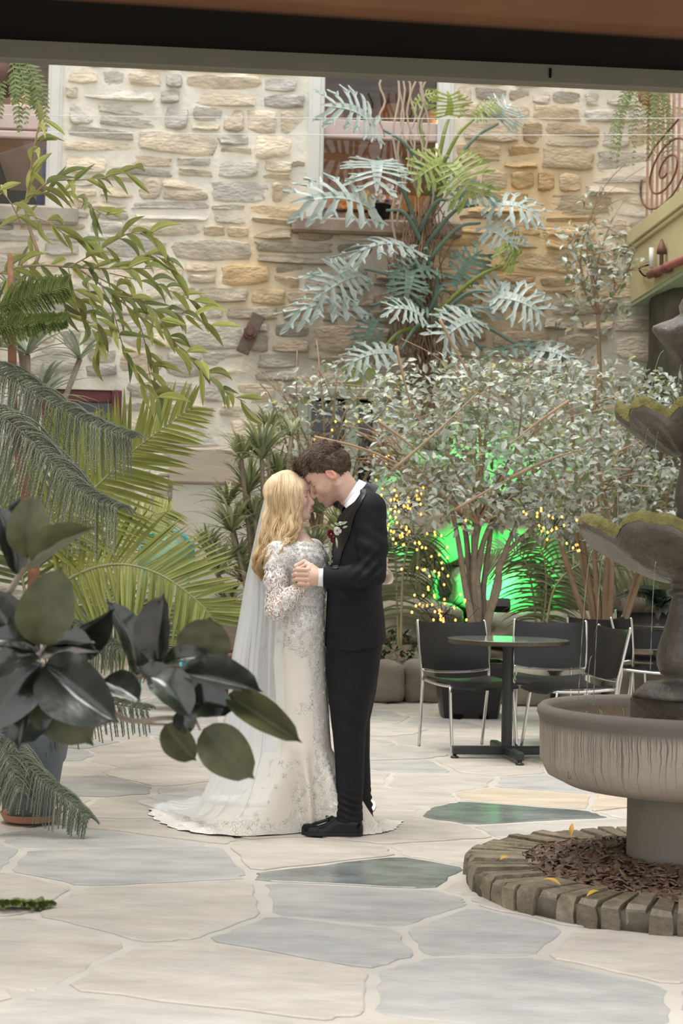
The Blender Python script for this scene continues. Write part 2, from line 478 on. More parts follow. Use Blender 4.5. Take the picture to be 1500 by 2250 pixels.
for i, (a, b, c0, d0) in enumerate(keep):
    ga = rng.uniform(.004, .026); gz = rng.uniform(.003, .017)
    a += ga; b -= ga; c0 += gz; d0 -= gz
    if b - a < .06 or d0 - c0 < .03: continue
    ps, pz = (a + b) / 2, (c0 + d0) / 2; hw, hh = (b - a) / 2, (d0 - c0) / 2
    n = 14; ring = []
    ex = rng.uniform(5, 14); sk = rng.uniform(-.22, .22); tp = rng.uniform(-.25, .25)
    for k in range(n):
        t = 2 * math.pi * (k + .5) / n; cx, sz = math.cos(t), math.sin(t)
        q = (abs(cx) ** ex + abs(sz) ** ex) ** (-1 / ex)
        j = 1 - rng.uniform(0, .13)
        x_ = cx * q * hw * j; z_ = sz * q * hh * (1 - rng.uniform(0, .16)) * (1 + tp * x_ / hw * .6)
        ring.append((x_ , z_ + sk * x_ * .25))
    prot = rng.uniform(.006, .04); tx, tz = rng.uniform(-.03, .03), rng.uniform(-.03, .03)
    P0 = WS(ps, pz)
    px, py = px_of(P0); st = stain(px + rng.uniform(-25, 25), py + rng.uniform(-25, 25))
    kk = rng.random()
    if kk < .40: c = V((.93, .93, .92)) * rng.uniform(.86, 1.08)
    elif kk < .80: c = V((1.12, 1.04, .92)) * rng.uniform(.9, 1.1)
    elif kk < .93: c = V((.92, .94, .97)) * rng.uniform(.78, 1.0)
    else: c = V((1.06, .95, .82)) * rng.uniform(.85, 1.0)
    c = (c.x * st.x, c.y * st.y, c.z * st.z)
    vs_ = []
    for (f, t0) in ((1.0, -.03), (1.0, prot * .45), (.93, prot * .85), (.72, prot)):
        for (x_, z_) in ring:
            vs_.append(WS(ps + x_ * f, pz + z_ * f, t0 + (x_ / hw * tx + z_ / hh * tz if t0 > 0 else 0) + (rng.uniform(-.007, .007) if t0 > 0 else 0)))
    vs_.append(WS(ps, pz, prot + rng.uniform(-.008, .01)))
    fs_ = []
    for r_ in range(3):
        for k in range(n):
            j = (k + 1) % n; fs_.append((r_ * n + k, r_ * n + j, r_ * n + n + j, r_ * n + n + k))
    fs_ += [(3 * n + k, 3 * n + (k + 1) % n, 4 * n) for k in range(n)]
    tgt = rest if i >= 300 else MB()
    tgt.add(vs_, fs_, c)
    if i < 300: tgt.build('stone', M_stone, wall, smooth=True, angle=50)
if rest.v:
    o = rest.build('small_stones', M_stone, wall, smooth=True, angle=50); o['kind'] = 'stuff'

# rooms behind the windows -----------------------------------------
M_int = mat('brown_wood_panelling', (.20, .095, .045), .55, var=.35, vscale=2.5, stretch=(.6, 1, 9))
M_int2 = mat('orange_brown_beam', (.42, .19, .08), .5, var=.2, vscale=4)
rm = MB()
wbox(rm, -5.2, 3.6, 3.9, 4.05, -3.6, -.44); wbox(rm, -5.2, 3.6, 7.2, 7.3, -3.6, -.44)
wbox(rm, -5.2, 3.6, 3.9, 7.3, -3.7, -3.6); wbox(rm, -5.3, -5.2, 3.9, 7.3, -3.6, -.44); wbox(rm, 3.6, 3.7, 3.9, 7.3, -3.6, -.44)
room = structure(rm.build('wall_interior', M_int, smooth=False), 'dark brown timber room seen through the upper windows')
for s in (-3.6, -2.4, -.1, .55, 1.2):
    b_ = MB(); b_.box(WS(s, 6.35, -2.0), (.16, 2.9, .2), RW @ Matrix.Rotation(.25, 3, 'X')); b_.build('ceiling_beam', M_int2, room, smooth=False)
for zz in (4.9, 5.6):
    b_ = MB(); wbox(b_, -5.1, 3.5, zz, zz + .2, -3.6, -3.5); b_.build('wall_rail', M_int2, room, smooth=False)
for s in (-3.2, .6):
    pl = bpy.data.lights.new('room_fill', 'POINT'); pl.energy = 55; pl.color = (1, .78, .55); pl.shadow_soft_size = .15  # unseen fill light added, since the closed room would stay dark
    po = link(bpy.data.objects.new('room_fill', pl)); po.location = WS(s, 6.0, -1.6)
rm = MB()
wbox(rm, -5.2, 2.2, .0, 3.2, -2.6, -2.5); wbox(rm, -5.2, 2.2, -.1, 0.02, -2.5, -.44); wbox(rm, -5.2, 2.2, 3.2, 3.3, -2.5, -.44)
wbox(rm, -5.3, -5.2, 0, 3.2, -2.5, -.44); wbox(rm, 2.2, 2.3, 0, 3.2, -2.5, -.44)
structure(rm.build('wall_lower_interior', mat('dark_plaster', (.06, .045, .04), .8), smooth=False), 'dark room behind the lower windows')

M_white = mat('cream_window_paint', (.74, .73, .69), .5, var=.05)
M_pink = mat('pinkish_frame_paint', (.66, .52, .49), .5, var=.06)
M_maroon = mat('maroon_paint', (.16, .045, .045), .45, var=.12)
M_palegreen = mat('pale_green_paint', (.45, .50, .41), .6, var=.1)
M_sill = mat('window_sill_stone', (.46, .42, .36), .85, var=.2, vscale=4, bump=.5, bscale=20)
M_sill2 = mat('brown_sill_stone', (.30, .23, .18), .85, var=.3, vscale=4, bump=.6, bscale=18)
def glass_mat():
    mt = bpy.data.materials.new('window_glass'); mt.use_nodes = True; nt = mt.node_tree; N = nt.nodes; L = nt.links
    N.remove(N['Principled BSDF']); o = N['Material Output']
    t = N.new('ShaderNodeBsdfTransparent'); t.inputs[0].default_value = (.92, .95, .94, 1)
    g = N.new('ShaderNodeBsdfGlossy'); g.inputs['Roughness'].default_value = .03
    fr = N.new('ShaderNodeFresnel'); fr.inputs[0].default_value = 1.5
    mx = N.new('ShaderNodeMixShader'); L.new(fr.outputs[0], mx.inputs[0]); L.new(t.outputs[0], mx.inputs[1]); L.new(g.outputs[0], mx.inputs[2])
    L.new(mx.outputs[0], o.inputs[0]); return mt
M_glass = glass_mat()
def window(name, label, R, jl, jr, pm, bars, sill, sm, tback=-.14):
    e = link(bpy.data.objects.new(name, None)); structure(e, label)
    for (s0, s1) in ((R[0], R[0] + jl), (R[1] - jr, R[1])):
        b_ = MB(); wbox(b_, s0, s1, R[2], R[3], tback, .035, bev=.012)
        wbox(b_, s0 + (jl * .25), s1 - jl * .25, R[2], R[3], .03, .05, bev=.006); b_.build('jamb', pm, e, smooth=False)
    for (z0, z1, mt_) in bars:
        b_ = MB(); wbox(b_, R[0] + jl, R[1] - jr, z0, z1, tback, tback + .09, bev=.01); b_.build('transom', mt_, e, smooth=False)
    zz = [R[2]] + [k for q in bars for k in q[:2]] + [R[3]]
    for k in range(0, len(zz), 2):
        if zz[k + 1] - zz[k] > .08:
            b_ = MB(); wbox(b_, R[0] + jl, R[1] - jr, zz[k], zz[k + 1], tback + .03, tback + .038); b_.build('pane', M_glass, e, smooth=False)
    if sill:
        s0, s1, z0, z1 = sill
        b_ = MB(); wbox(b_, s0, s1, z0, z1, -.3, .12, bev=.025); b_.build('window_sill', sm, e, smooth=False)
    return e
za = WP(60, 300)[1]; zb = WP(60, 228)[1]
window('window_1', 'cream-framed upper window at the left with a pink transom', R1, .12, .15, M_white, [(za, za + .07, M_pink), (za + .09, zb, M_pink)],
       (R1[0], WP(173, 470)[0], WP(60, 494)[1], R1[2]), M_sill)
za = WP(830, 303)[1]; zb = WP(830, 262)[1]
window('window_2', 'cream-framed upper window behind the climbing philodendron', R2, .165, .165, M_white, [(za, zb, M_pink)],
       (WP(640, 490)[0], WP(1012, 490)[0], WP(830, 520)[1], R2[2]), M_sill2)
za = WP(200, 935)[1]
window('window_3', 'low maroon-framed window behind the palm at the left', R3, .1, .1, M_maroon, [(za - .05, za + .05, M_maroon), (R3[3] - .12, R3[3], M_maroon)], None, M_sill)
window('window_4', 'pale green window frame half hidden behind the bush', R4, .14, .14, M_palegreen, [(WP(750, 1000)[1], WP(750, 985)[1], M_palegreen)],
       (R4[0] - .1, R4[1] + .1, R4[3], R4[3] + .12), M_sill)
b_ = MB(); sm_ = (R4[0] + R4[1]) / 2 + .1; wbox(b_, sm_ - .07, sm_ + .07, R4[2], R4[3], -.13, .03, bev=.01)
b_.build('mullion', M_palegreen, bpy.data.objects['window_4'], smooth=False)

# lintel and post of the blocked doorway -----------------------------
M_lint = mat('weathered_lintel', (.50, .42, .345), .8, var=.15, vscale=3, stretch=(.5, 1, 4), bump=.3)
a, b = WP(372, 1062), WP(548, 988)
e = link(bpy.data.objects.new('trim_1', None)); structure(e, 'weathered tan timber lintel and post set into the stone wall')
q = MB(); wbox(q, a[0], b[0], a[1], b[1], -.1, .11, bev=.02); q.build('lintel', M_lint, e, smooth=False)
q = MB(); wbox(q, WP(334, 1100)[0], WP(370, 1100)[0], .0, WP(350, 1050)[1], -.1, .09, bev=.015); q.build('post', M_lint, e, smooth=False)
q = MB(); wbox(q, WP(378, 1100)[0], WP(545, 1100)[0], .0, a[1], -.05, .075, bev=.01); q.build('infill_panel', mat('flaking_plaster', (.66, .63, .54), .85, c2=(.60, .57, .50), vscale=5, bump=.4), e, smooth=False)

# ceiling over the photographer, fascia, header ------------------------
M_dark = mat('dark_stained_ceiling', (.005, .004, .003), .95, spec=.1, var=.3, vscale=3)
M_fasc = mat('shade_toned_fascia', (.145, .132, .095), .65, var=.06)  # cream board, base colour darkened for the shade it sits in
M_brown = mat('brown_painted_beam', (.088, .040, .019), .7, spec=.08, var=.12)
def at_t(px, py, t):
    d = ray(px, py); k = ((W0 + BN * t) - CAM).dot(BN) / d.dot(BN); return CAM + d * k
tF = 10.8
pl_, pr_ = at_t(0, 131, tF), at_t(1500, 193, tF)
zF = (pl_.z + pr_.z) / 2; zT = zF + at_t(750, 120, tF).z - at_t(750, 161, tF).z
fb = MB(); wbox(fb, -4.2, 4.2, zF, zF + .17, tF - .05, tF, bev=.004)
fasc = structure(fb.build('trim_2', M_fasc, smooth=False), 'fascia board along the edge of the ceiling, shade put into its colour')
q = MB(); wbox(q, *sorted((WP(1206, 160)[0] * .325, WP(1206, 160)[0] * .325 + .008)), zF + .015, zF + .05, tF, tF + .004)
q.v = []; q.f = []; q.c = []
pp = at_t(1208, 165, tF); ls = (pp - W0).dot(BX); wbox(q, ls - .004, ls + .004, zF + .018, zF + .05, tF - .01, tF + .004)
q.build('bolt_slot', M_dark, fasc, smooth=False)
cb = MB(); wbox(cb, -4.2, 4.2, zT, zT + .12, tF + .002, tF + .8); wbox(cb, -4.2, 4.2, zT + .12, zT + .25, tF - .05, tF + .8)
structure(cb.build('ceiling', M_dark, smooth=False), 'dark stained timber ceiling over the entrance')
tH = 13.75
hz = at_t(750, 60, tH).z
hb = MB(); hb.box(WS(0, hz + .25, tH) + V((0, 0, 0)), (5.5, .03, .5), RW @ Matrix.Rotation(math.radians(.9), 3, 'Y'), bev=.008)
structure(hb.build('trim_3', M_brown, smooth=False), 'brown painted beam close overhead')

# side walls added beyond the frame, so sky light comes from above only --------------
for (nm, s0, lab) in (('wall_left', -4.3, 'plain side wall added left of the court to limit sky light'), ('wall_right', 5.6, 'plain side wall added right of the court to limit sky light')):
    q = MB(); wbox(q, s0 - .3, s0, 0, 7.4, 0, 11.5, colr=(.85, .82, .78)); structure(q.build(nm, M_mortar, smooth=False), lab)

# balcony --------------------------------------------------------------
M_yel = mat('ochre_green_painted_boards', (.56, .50, .285), .5, var=.06, vscale=2)
M_soff = mat('pale_green_soffit', (.42, .48, .34), .6, var=.06)
M_rail = mat('faded_red_picket', (.46, .27, .22), .6, var=.15)
M_iron = mat('rusty_iron', (.16, .075, .055), .6, var=.3, vscale=20)
sb = WP(1383, 600)[0]; zb0 = WP(1383, 670)[1]; zb1 = WP(1383, 545)[1]; zb2 = WP(1383, 512)[1]
bal = thing('balcony', 'ochre painted balcony with red pickets projecting at the upper right', 'balcony', WS(sb, zb0, 1.5))
q = MB(); wbox(q, sb, sb + 2.6, zb0 + .02, zb1, .0, 6.0); q.build('fascia_boards', M_yel, bal, smooth=False)
q = MB(); wbox(q, sb - .05, sb + 2.6, zb1, zb2, .0, 6.0, bev=.01); wbox(q, sb - .03, sb + .02, zb1 - .05, zb1, .0, 6.0, bev=.01); q.build('ledge', M_yel, bal, smooth=False)
q = MB(); wbox(q, sb + .01, sb + 2.6, zb0 - .02, zb0 + .02, .0, 6.0); q.build('soffit', M_soff, bal, smooth=False)
q = MB(); wbox(q, sb + .12, sb + .17, zb2 + .02, zb2 + .07, .02, 6.0); q.build('bottom_rail', M_iron, bal, smooth=False)
pk = MB()
pk.box((0, 0, .95), (.022, .03, 1.9), RW, bev=.004)
pkm = pk.mesh('picket', M_rail, smooth=False)
for k in range(19):
    put('picket', pkm, bal, Matrix.Translation(WS(sb + .15, zb2 + .06, .08 + k * .185)))
q = MB(); wbox(q, sb + .12, sb + .18, zb2 + 1.9, zb2 + 1.97, .02, 6.0); q.build('top_rail', M_iron, bal, smooth=False)
def bal_pt(px, py, s):
    d = ray(px, py); n = BX; k = ((W0 + BX * s) - CAM).dot(n) / d.dot(n); return CAM + d * k
pth = []
ctr = bal_pt(1462, 375, sb + .1)
ee = BN
for k in range(60):
    a_ = math.radians(-200 + k * 14.5); r_ = .36 * (1 - k / 66)
    pth.append(ctr + (-BN) * (math.cos(a_) * r_ * 2.6) * -1 + V((0, 0, 1)) * (math.sin(a_) * r_))
q = MB(); q.tube(pth, .011, 6); q.build('iron_scroll', M_iron, bal)
q = MB(); q.tube([bal_pt(1421, 352, sb + .09), bal_pt(1440, 320, sb + .09), bal_pt(1490, 262, sb + .09)], .011, 6); q.build('iron_brace', M_iron, bal)
pipe = thing('water_pipe', 'rust red pipe with valve fixed along the balcony face', 'pipe', bal_pt(1430, 602, sb - .06))
q = MB(); q.tube([bal_pt(1427, 604, sb - .05), bal_pt(1520, 562, sb - .05)], .04, 10); q.build('pipe_run', mat('red_pipe_paint', (.32, .11, .085), .5, var=.15), pipe)
for (x_, y_) in ((1441, 598), (1465, 588)):
    c_ = bal_pt(x_, y_, sb - .05); q = MB(); q.tube([c_ + BN * -.03, c_ + BN * .03], .052, 10); q.build('coupling', M_iron, pipe)
c_ = bal_pt(1453, 562, sb - .05)
q = MB(); q.tube([c_ + V((0, 0, -.13)), c_ + V((0, 0, .08))], [.02, .02], 8); q.tube([c_ + V((0, 0, .02)), c_ + V((0, 0, .07)), c_ + V((0, 0, .16))], [.05, .045, .01], 8); q.build('valve', M_iron, pipe)
c_ = bal_pt(1430, 560, sb - .05)
q = MB(); q.tube([bal_pt(1431, 545, sb - .05), bal_pt(1431, 588, sb - .05)], .025, 8); q.build('white_stub', M_white, pipe)
q = MB(); q.tube(smooth_path([bal_pt(1429, 603, sb - .04), bal_pt(1415, 606, sb - .04), bal_pt(1404, 590, sb - .04), bal_pt(1424, 582, sb - .05)]), .009, 6); q.build('cable', M_dark, pipe)
# dark stone pier under the balcony
M_pier = mat('dark_damp_stone', (.085, .075, .05), .85, var=.45, vscale=4, bump=.9, bscale=9)
pm = MB(); rr = []
for i in range(14):
    zz = zb0 * i / 13; ring = []
    for k in range(20):
        t = 2 * math.pi * k / 20; q_ = (abs(math.cos(t)) ** 6 + abs(math.sin(t)) ** 6) ** (-1 / 6)
        p_ = WS(sb + .75 + math.cos(t) * q_ * .66, zz, .75 + math.sin(t) * q_ * .6); nn = mnoise.noise(p_ * 2.2) * .09
        ring.append(p_ + (p_ - WS(sb + .75, zz, .75)).normalized() * nn)
    rr.append(ring)
pm.grid(rr, True); pier = pm.build('stone_pier', M_pier)
tag(pier, 'dark damp stone pier carrying the balcony', 'pier')
# cables across the court
for (ya, yb, dd, lab) in ((251, 258, 12.2, 'upper of two thin pale wires stretched across the court'), (288, 294, 12.0, 'lower of two thin pale wires stretched across the court')):
    q = MB(); a_, b_ = P(-150, ya - 1, dd), P(1650, yb + 1, dd + .6)
    q.tube([a_.lerp(b_, k / 12) + V((0, 0, -.02 * math.sin(math.pi * k / 12))) for k in range(13)], .0028, 5)
    tag(q.build('wire', mat('pale_wire', (.75, .75, .75), .4)), lab, 'wire')
# iron tie plate on the wall
tp = thing('tie_plate', 'rusty iron tie plate with a nut bolted slantwise to the wall', 'tie plate', WS(*WP(550, 733), .08))
a_, b_ = WS(*WP(531, 778), .09), WS(*WP(568, 694), .09)
q = MB(); R_ = RW @ Matrix.Rotation(-math.atan2((b_ - a_).dot(BX), (b_ - a_).z), 3, 'Y').inverted()
q.box((a_ + b_) / 2, (.135, .035, (b_ - a_).length), R_, bev=.006); q.build('plate', mat('rusted_plate', (.17, .125, .10), .8, var=.3, vscale=12, bump=.4), tp, smooth=False)
c_ = WS(*WP(548, 735), .1)
q = MB(); q.tube([c_, c_ + BN * .06], .07, 6); q.tube([c_, c_ + BN * .1], .035, 10); q.build('nut', M_iron, tp, smooth=False)
# ------------------------------------------------------------------ fountain
FD = 5.92
FC = P(1512, 1240, FD); FX, FY = FC.x, FC.y
def fz(py): return P(1500, py, FD).z
def fr(px): return FX - P(px, 1500, FD).x
M_conc = mat('fountain_concrete', (.055, .047, .038), .36, var=.35, vscale=9, bump=.6, bscale=45, c2=(.125, .108, .088))
M_bowl = mat('wet_shell_bowl', (.050, .043, .036), .30, var=.4, vscale=7, bump=.8, bscale=35, c2=(.15, .125, .10))
M_moss = mat('yellow_green_moss', (.115, .105, .032), .95, c2=(.26, .225, .075), vscale=30, bump=1.0, bscale=130)
M_ped = mat('pedestal_concrete', (.215, .19, .155), .8, var=.12, vscale=5, bump=.3, bscale=30)  # albedo lowered to stand for the shadow on the pedestal
def basin_mat():
    mt = mat('stained_basin', (.37, .31, .25), .7, var=.1, vscale=6, bump=.25, bscale=40)
    nt = mt.node_tree; N = nt.nodes; L = nt.links; b = N['Principled BSDF']; src = b.inputs['Base Color'].links[0].from_socket
    tc = N.new('ShaderNodeTexCoord'); sp = N.new('ShaderNodeSeparateXYZ'); L.new(tc.outputs['Object'], sp.inputs[0])
    an = N.new('ShaderNodeMath'); an.operation = 'ARCTAN2'; L.new(sp.outputs[1], an.inputs[0]); L.new(sp.outputs[0], an.inputs[1])
    n0 = N.new('ShaderNodeTexNoise'); n0.inputs['Scale'].default_value = 14; L.new(tc.outputs['Object'], n0.inputs['Vector'])
    wob = N.new('ShaderNodeMath'); wob.operation = 'MULTIPLY_ADD'; wob.inputs[1].default_value = .035; L.new(n0.outputs[0], wob.inputs[0]); L.new(an.outputs[0], wob.inputs[2])
    cb = N.new('ShaderNodeCombineXYZ'); L.new(wob.outputs[0], cb.inputs[0])
    zz = N.new('ShaderNodeMath'); zz.operation = 'MULTIPLY'; zz.inputs[1].default_value = .06; L.new(sp.outputs[2], zz.inputs[0])
    sca = N.new('ShaderNodeMath'); sca.operation = 'MULTIPLY'; sca.inputs[1].default_value = 3.2; L.new(wob.outputs[0], sca.inputs[0]); L.new(sca.outputs[0], cb.inputs[0]); L.new(zz.outputs[0], cb.inputs[2])
    ns = N.new('ShaderNodeTexNoise'); ns.inputs['Scale'].default_value = 26; ns.inputs['Detail'].default_value = 3; L.new(cb.outputs[0], ns.inputs['Vector'])
    # drips: dark where the streak noise beats a threshold that falls towards the rim
    th = N.new('ShaderNodeMapRange'); th.inputs[1].default_value = .36; th.inputs[2].default_value = .60; th.inputs[3].default_value = .66; th.inputs[4].default_value = .46
    L.new(sp.outputs[2], th.inputs[0])
    sb_ = N.new('ShaderNodeMath'); sb_.operation = 'SUBTRACT'; L.new(ns.outputs[0], sb_.inputs[0]); L.new(th.outputs[0], sb_.inputs[1])
    st = N.new('ShaderNodeMapRange'); st.inputs[1].default_value = -.005; st.inputs[2].default_value = .09; L.new(sb_.outputs[0], st.inputs[0])
    rim = N.new('ShaderNodeMapRange'); rim.inputs[1].default_value = .585; rim.inputs[2].default_value = .62; L.new(sp.outputs[2], rim.inputs[0])
    mxm = N.new('ShaderNodeMath'); mxm.operation = 'MAXIMUM'; L.new(st.outputs[0], mxm.inputs[0]); L.new(rim.outputs[0], mxm.inputs[1])
    mx = N.new('ShaderNodeMix'); mx.data_type = 'RGBA'; mx.inputs[7].default_value = (.10, .085, .075, 1)
    sc_ = N.new('ShaderNodeMath'); sc_.operation = 'MULTIPLY'; sc_.inputs[1].default_value = .85; L.new(mxm.outputs[0], sc_.inputs[0])
    L.new(sc_.outputs[0], mx.inputs[0]); L.new(src, mx.inputs[6]); L.new(mx.outputs[2], b.inputs['Base Color']); return mt
M_basin = basin_mat()
M_water = mat('fountain_water', (.9, .95, .95), .02, trans=1.0, var=0, ior=1.33)
M_pool = mat('brown_pool_water', (.16, .10, .045), .06, var=.2, vscale=6, bump=.35, bscale=60, spec=.6)
fo = thing('fountain', 'tiered stone fountain with mossy shell bowls and a streaked round basin', 'fountain', (FX, FY, 0))
T_f = Matrix.Translation((FX, FY, 0))
zr = fz(1553); Rb = fr(1184); zbot = fz(1738)
mb = MB(); rp = fr(1383)
mb.lathe([(rp * 1.02, 0.0), (rp, .1), (rp, zbot - .02), (rp * .9, zbot + .03)], 48); mb.build('pedestal', M_ped, fo, T_f, angle=40)
mb = MB()
mb.lathe([(rp * .6, zbot + .0), (Rb * .62, zbot + .005), (Rb * .80, zbot + .02), (Rb * .93, zbot + .055), (Rb * .98, zbot + .11), (Rb * .985, zr - .07), (Rb * .99, zr - .05), (Rb * 1.005, zr - .03), (Rb * 1.0, zr - .012), (Rb * .975, zr),
          (Rb * .94, zr - .002), (Rb * .915, zr - .018), (Rb * .90, zr - .05), (Rb * .88, zr - .15), (Rb * .3, zr - .17)], 96)
mb.build('basin', M_basin, fo, T_f)
mb = MB(); mb.lathe([(Rb * .905, zr - .052), (Rb * .905, zr - .045)], 64); mb.build('pool_water', M_pool, fo, T_f)
mb = MB()
for k in range(40):
    t = rng.uniform(1.9, 4.4); r_ = rng.uniform(.55, .86) * Rb; h_ = rng.uniform(.004, .022); q_ = V((r_ * math.cos(t), r_ * math.sin(t), zr - .047))
    mb.tube([q_, q_ + V((0, 0, h_ * .6)), q_ + V((0, 0, h_)), q_ + V((0, 0, h_ + .004))], [.004, .0016, .003, .0005], 5)
o = mb.build('splashes', M_water, fo, T_f); o['kind'] = 'stuff'
# hooks under the basin rim
for (x_, y_) in ((1247, 1709), (1267, 1714), (1348, 1731)):
    t = math.pi + math.acos(max(-1, min(1, (FX - P(x_, y_, FD).x) / Rb * 1.02))) if True else 0
    a_ = P(x_, y_ - 4, FD - .25); mb = MB()
    mb.tube([a_ + V((0, 0, .015)), a_ + V((0, 0, -.004)), a_ + V((.003, 0, -.010)), a_ + V((.008, 0, -.010)), a_ + V((.010, 0, -.004))], .0014, 5); mb.build('wire_hook', M_iron, fo)
# plinth and balusters
mb = MB(); RZ = Matrix.Rotation(math.radians(38), 3, 'Z')
ps = .30
mb.box((0, 0, zr - .03), (ps, ps, .13), RZ, bev=.006); mb.build('square_plinth', M_conc, fo, T_f, smooth=False)
mb = MB()
def fl_mod(r, z, t):
    k = max(0, min(1, (fz(1500) - z) / .08)); return r * (1 + .05 * k * math.cos(t * 12)), z
mb.lathe([(.20, zr + .035), (.195, zr + .05), (.15, zr + .09), (.115, fz(1500)), (.095, fz(1495)), (.088, fz(1488)), (.10, fz(1480)), (.112, fz(1462)), (.115, fz(1445)), (.108, fz(1420)), (.088, fz(1385)),
          (.070, fz(1345)), (.062, fz(1318)), (.060, fz(1312)), (.074, fz(1309)), (.074, fz(1300)), (.060, fz(1296)), (.062, fz(1285)), (.085, fz(1276))], 48, mod=fl_mod)
mb.build('lower_baluster', M_conc, fo, T_f)
mb = MB()
mb.lathe([(.07, fz(1200)), (.07, fz(1180)), (.045, fz(1165)), (.05, fz(1140)), (.045, fz(1120)), (.055, fz(1100)), (.05, fz(1060)), (.036, fz(1030)), (.034, fz(1010)), (.055, fz(998))], 32)
mb.build('upper_baluster', M_conc, fo, T_f)
def shell(name, R, zrim, zbase, rbase, lobes, ph, moss, dip=.16, wav=.065):
    n = lobes * 14
    def md(rr, up):
        def f(r, z, t):
            u = (t + ph) * lobes / (2 * math.pi); u = abs((u % 1) - .5) * 2          # 1 at groove
            k = (r - rbase) / max(1e-6, R - rbase); k = max(0, min(1, k))
            g = (1 - u ** 2.2)
            return r * (1 - .13 * k * (1 - g)), z + k * k * wav * (g - .5) - .02 * k * (1 - k) * (1 - g) * 0 + .012 * k * mnoise.noise(V((math.cos(t) * 6, math.sin(t) * 6, z * 4 + ph)))
        return f
    prof = [(rbase, zbase)]
    for i in range(1, 12):
        k = i / 11; r = rbase + (R - rbase) * k
        prof.append((r, zbase + (zrim - .05 - zbase) * (k ** 1.35)))
    prof += [(R * 1.01, zrim - .045), (R * 1.025, zrim - .028), (R * 1.01, zrim - .008), (R * .95, zrim), (R * .90, zrim - .015), (R * .8, zrim - .05), (R * .3, zrim - dip), (rbase * .8, zrim - dip)]
    mb = MB(); mb.lathe(prof, n, mod=md(0, 0)); b_ = mb.build(name, M_bowl, fo, T_f)
    f = md(0, 0)
    if moss:
        mb = MB(); rows = []
        for (r, dz) in ((1.028, -.030), (1.022, -.006), (.98, .010), (.93, .010), (.88, -.006), (.84, -.035)):
            row = []
            for k in range(n * 2):
                t = 2 * math.pi * k / (n * 2); amt = .72 + .9 * mnoise.noise(V((math.cos(t) * 3.1 + ph, math.sin(t) * 3.1, 2.0)))
                amt = max(0, min(1, amt * 1.6)); rr_, zz_ = f(R * r, zrim + dz, t)
                bmp = mnoise.noise(V((math.cos(t) * 40, math.sin(t) * 40, r * 60))) * .006
                zz_ += -.03 * (1 - amt) + bmp + .006 * amt; rr_ *= 1 - .02 * (1 - amt)
                row.append((rr_ * math.cos(t), rr_ * math.sin(t), zz_))
            rows.append(row)
        mb.grid(rows, True); mb.build('moss', M_moss, b_, None)
    return b_
shell('lower_bowl', fr(1266), fz(1158), fz(1282), .08, 8, .2, True)
shell('upper_bowl', fr(1347), fz(905), fz(1004), .055, 8, .55, True, dip=.1, wav=.05)
mb = MB()
mb.lathe([(.036, fz(945)), (.05, fz(900)), (.035, fz(860)), (.03, fz(800)), (.05, fz(790))], 24); mb.build('top_stem', M_conc, fo, T_f)
def tulip(r, z, t):
    u = abs(((t + .9) * 4 / (2 * math.pi)) % 1 - .5) * 2; k = max(0, min(1, (r - .05) / .1)); return r * (1 + .12 * (1 - u) * k - .1 * u * k), z + k * .035 * (.5 - u)
mb = MB(); mb.lathe([(.04, fz(800)), (.06, fz(790)), (.095, fz(765)), (.125, fz(742)), (.136, fz(732)), (.132, fz(724)), (.11, fz(715)), (.07, fz(702)), (.045, fz(690)), (.05, fz(672)), (.03, fz(650)), (.005, fz(635))], 48, mod=tulip)
mb.build('top_bud', M_bowl, fo, T_f)
# water threads falling from tier to tier
for (x0, y0, x1, y1, dy) in ((1460, 768, 1424, 895, -.10), (1496, 800, 1488, 895, -.13), (1356, 945, 1357, 1150, -.05), (1424, 940, 1404, 1150, -.2), (1446, 950, 1438, 1010, -.24),
                             (1302, 1205, 1270, 1540, -.1), (1326, 1218, 1303, 1550, -.2), (1441, 1232, 1428, 1480, -.36), (1300, 1440, 1287, 1545, -.22)):
    a_, b_ = P(x0, y0, FD + dy), P(x1, y1, FD + dy - .02); mb = MB(); pth = []; rs_ = []
    for k in range(19):
        t = k / 18; p_ = V((a_.x + (b_.x - a_.x) * math.sqrt(t), a_.y + (b_.y - a_.y) * t, a_.z + (b_.z - a_.z) * t)); pth.append(p_)
        rs_.append(.0011 if t < .45 else (.0016 if k % 3 else .0006))
    mb.tube(pth, rs_, 5); mb.build('water_thread', M_water, fo)

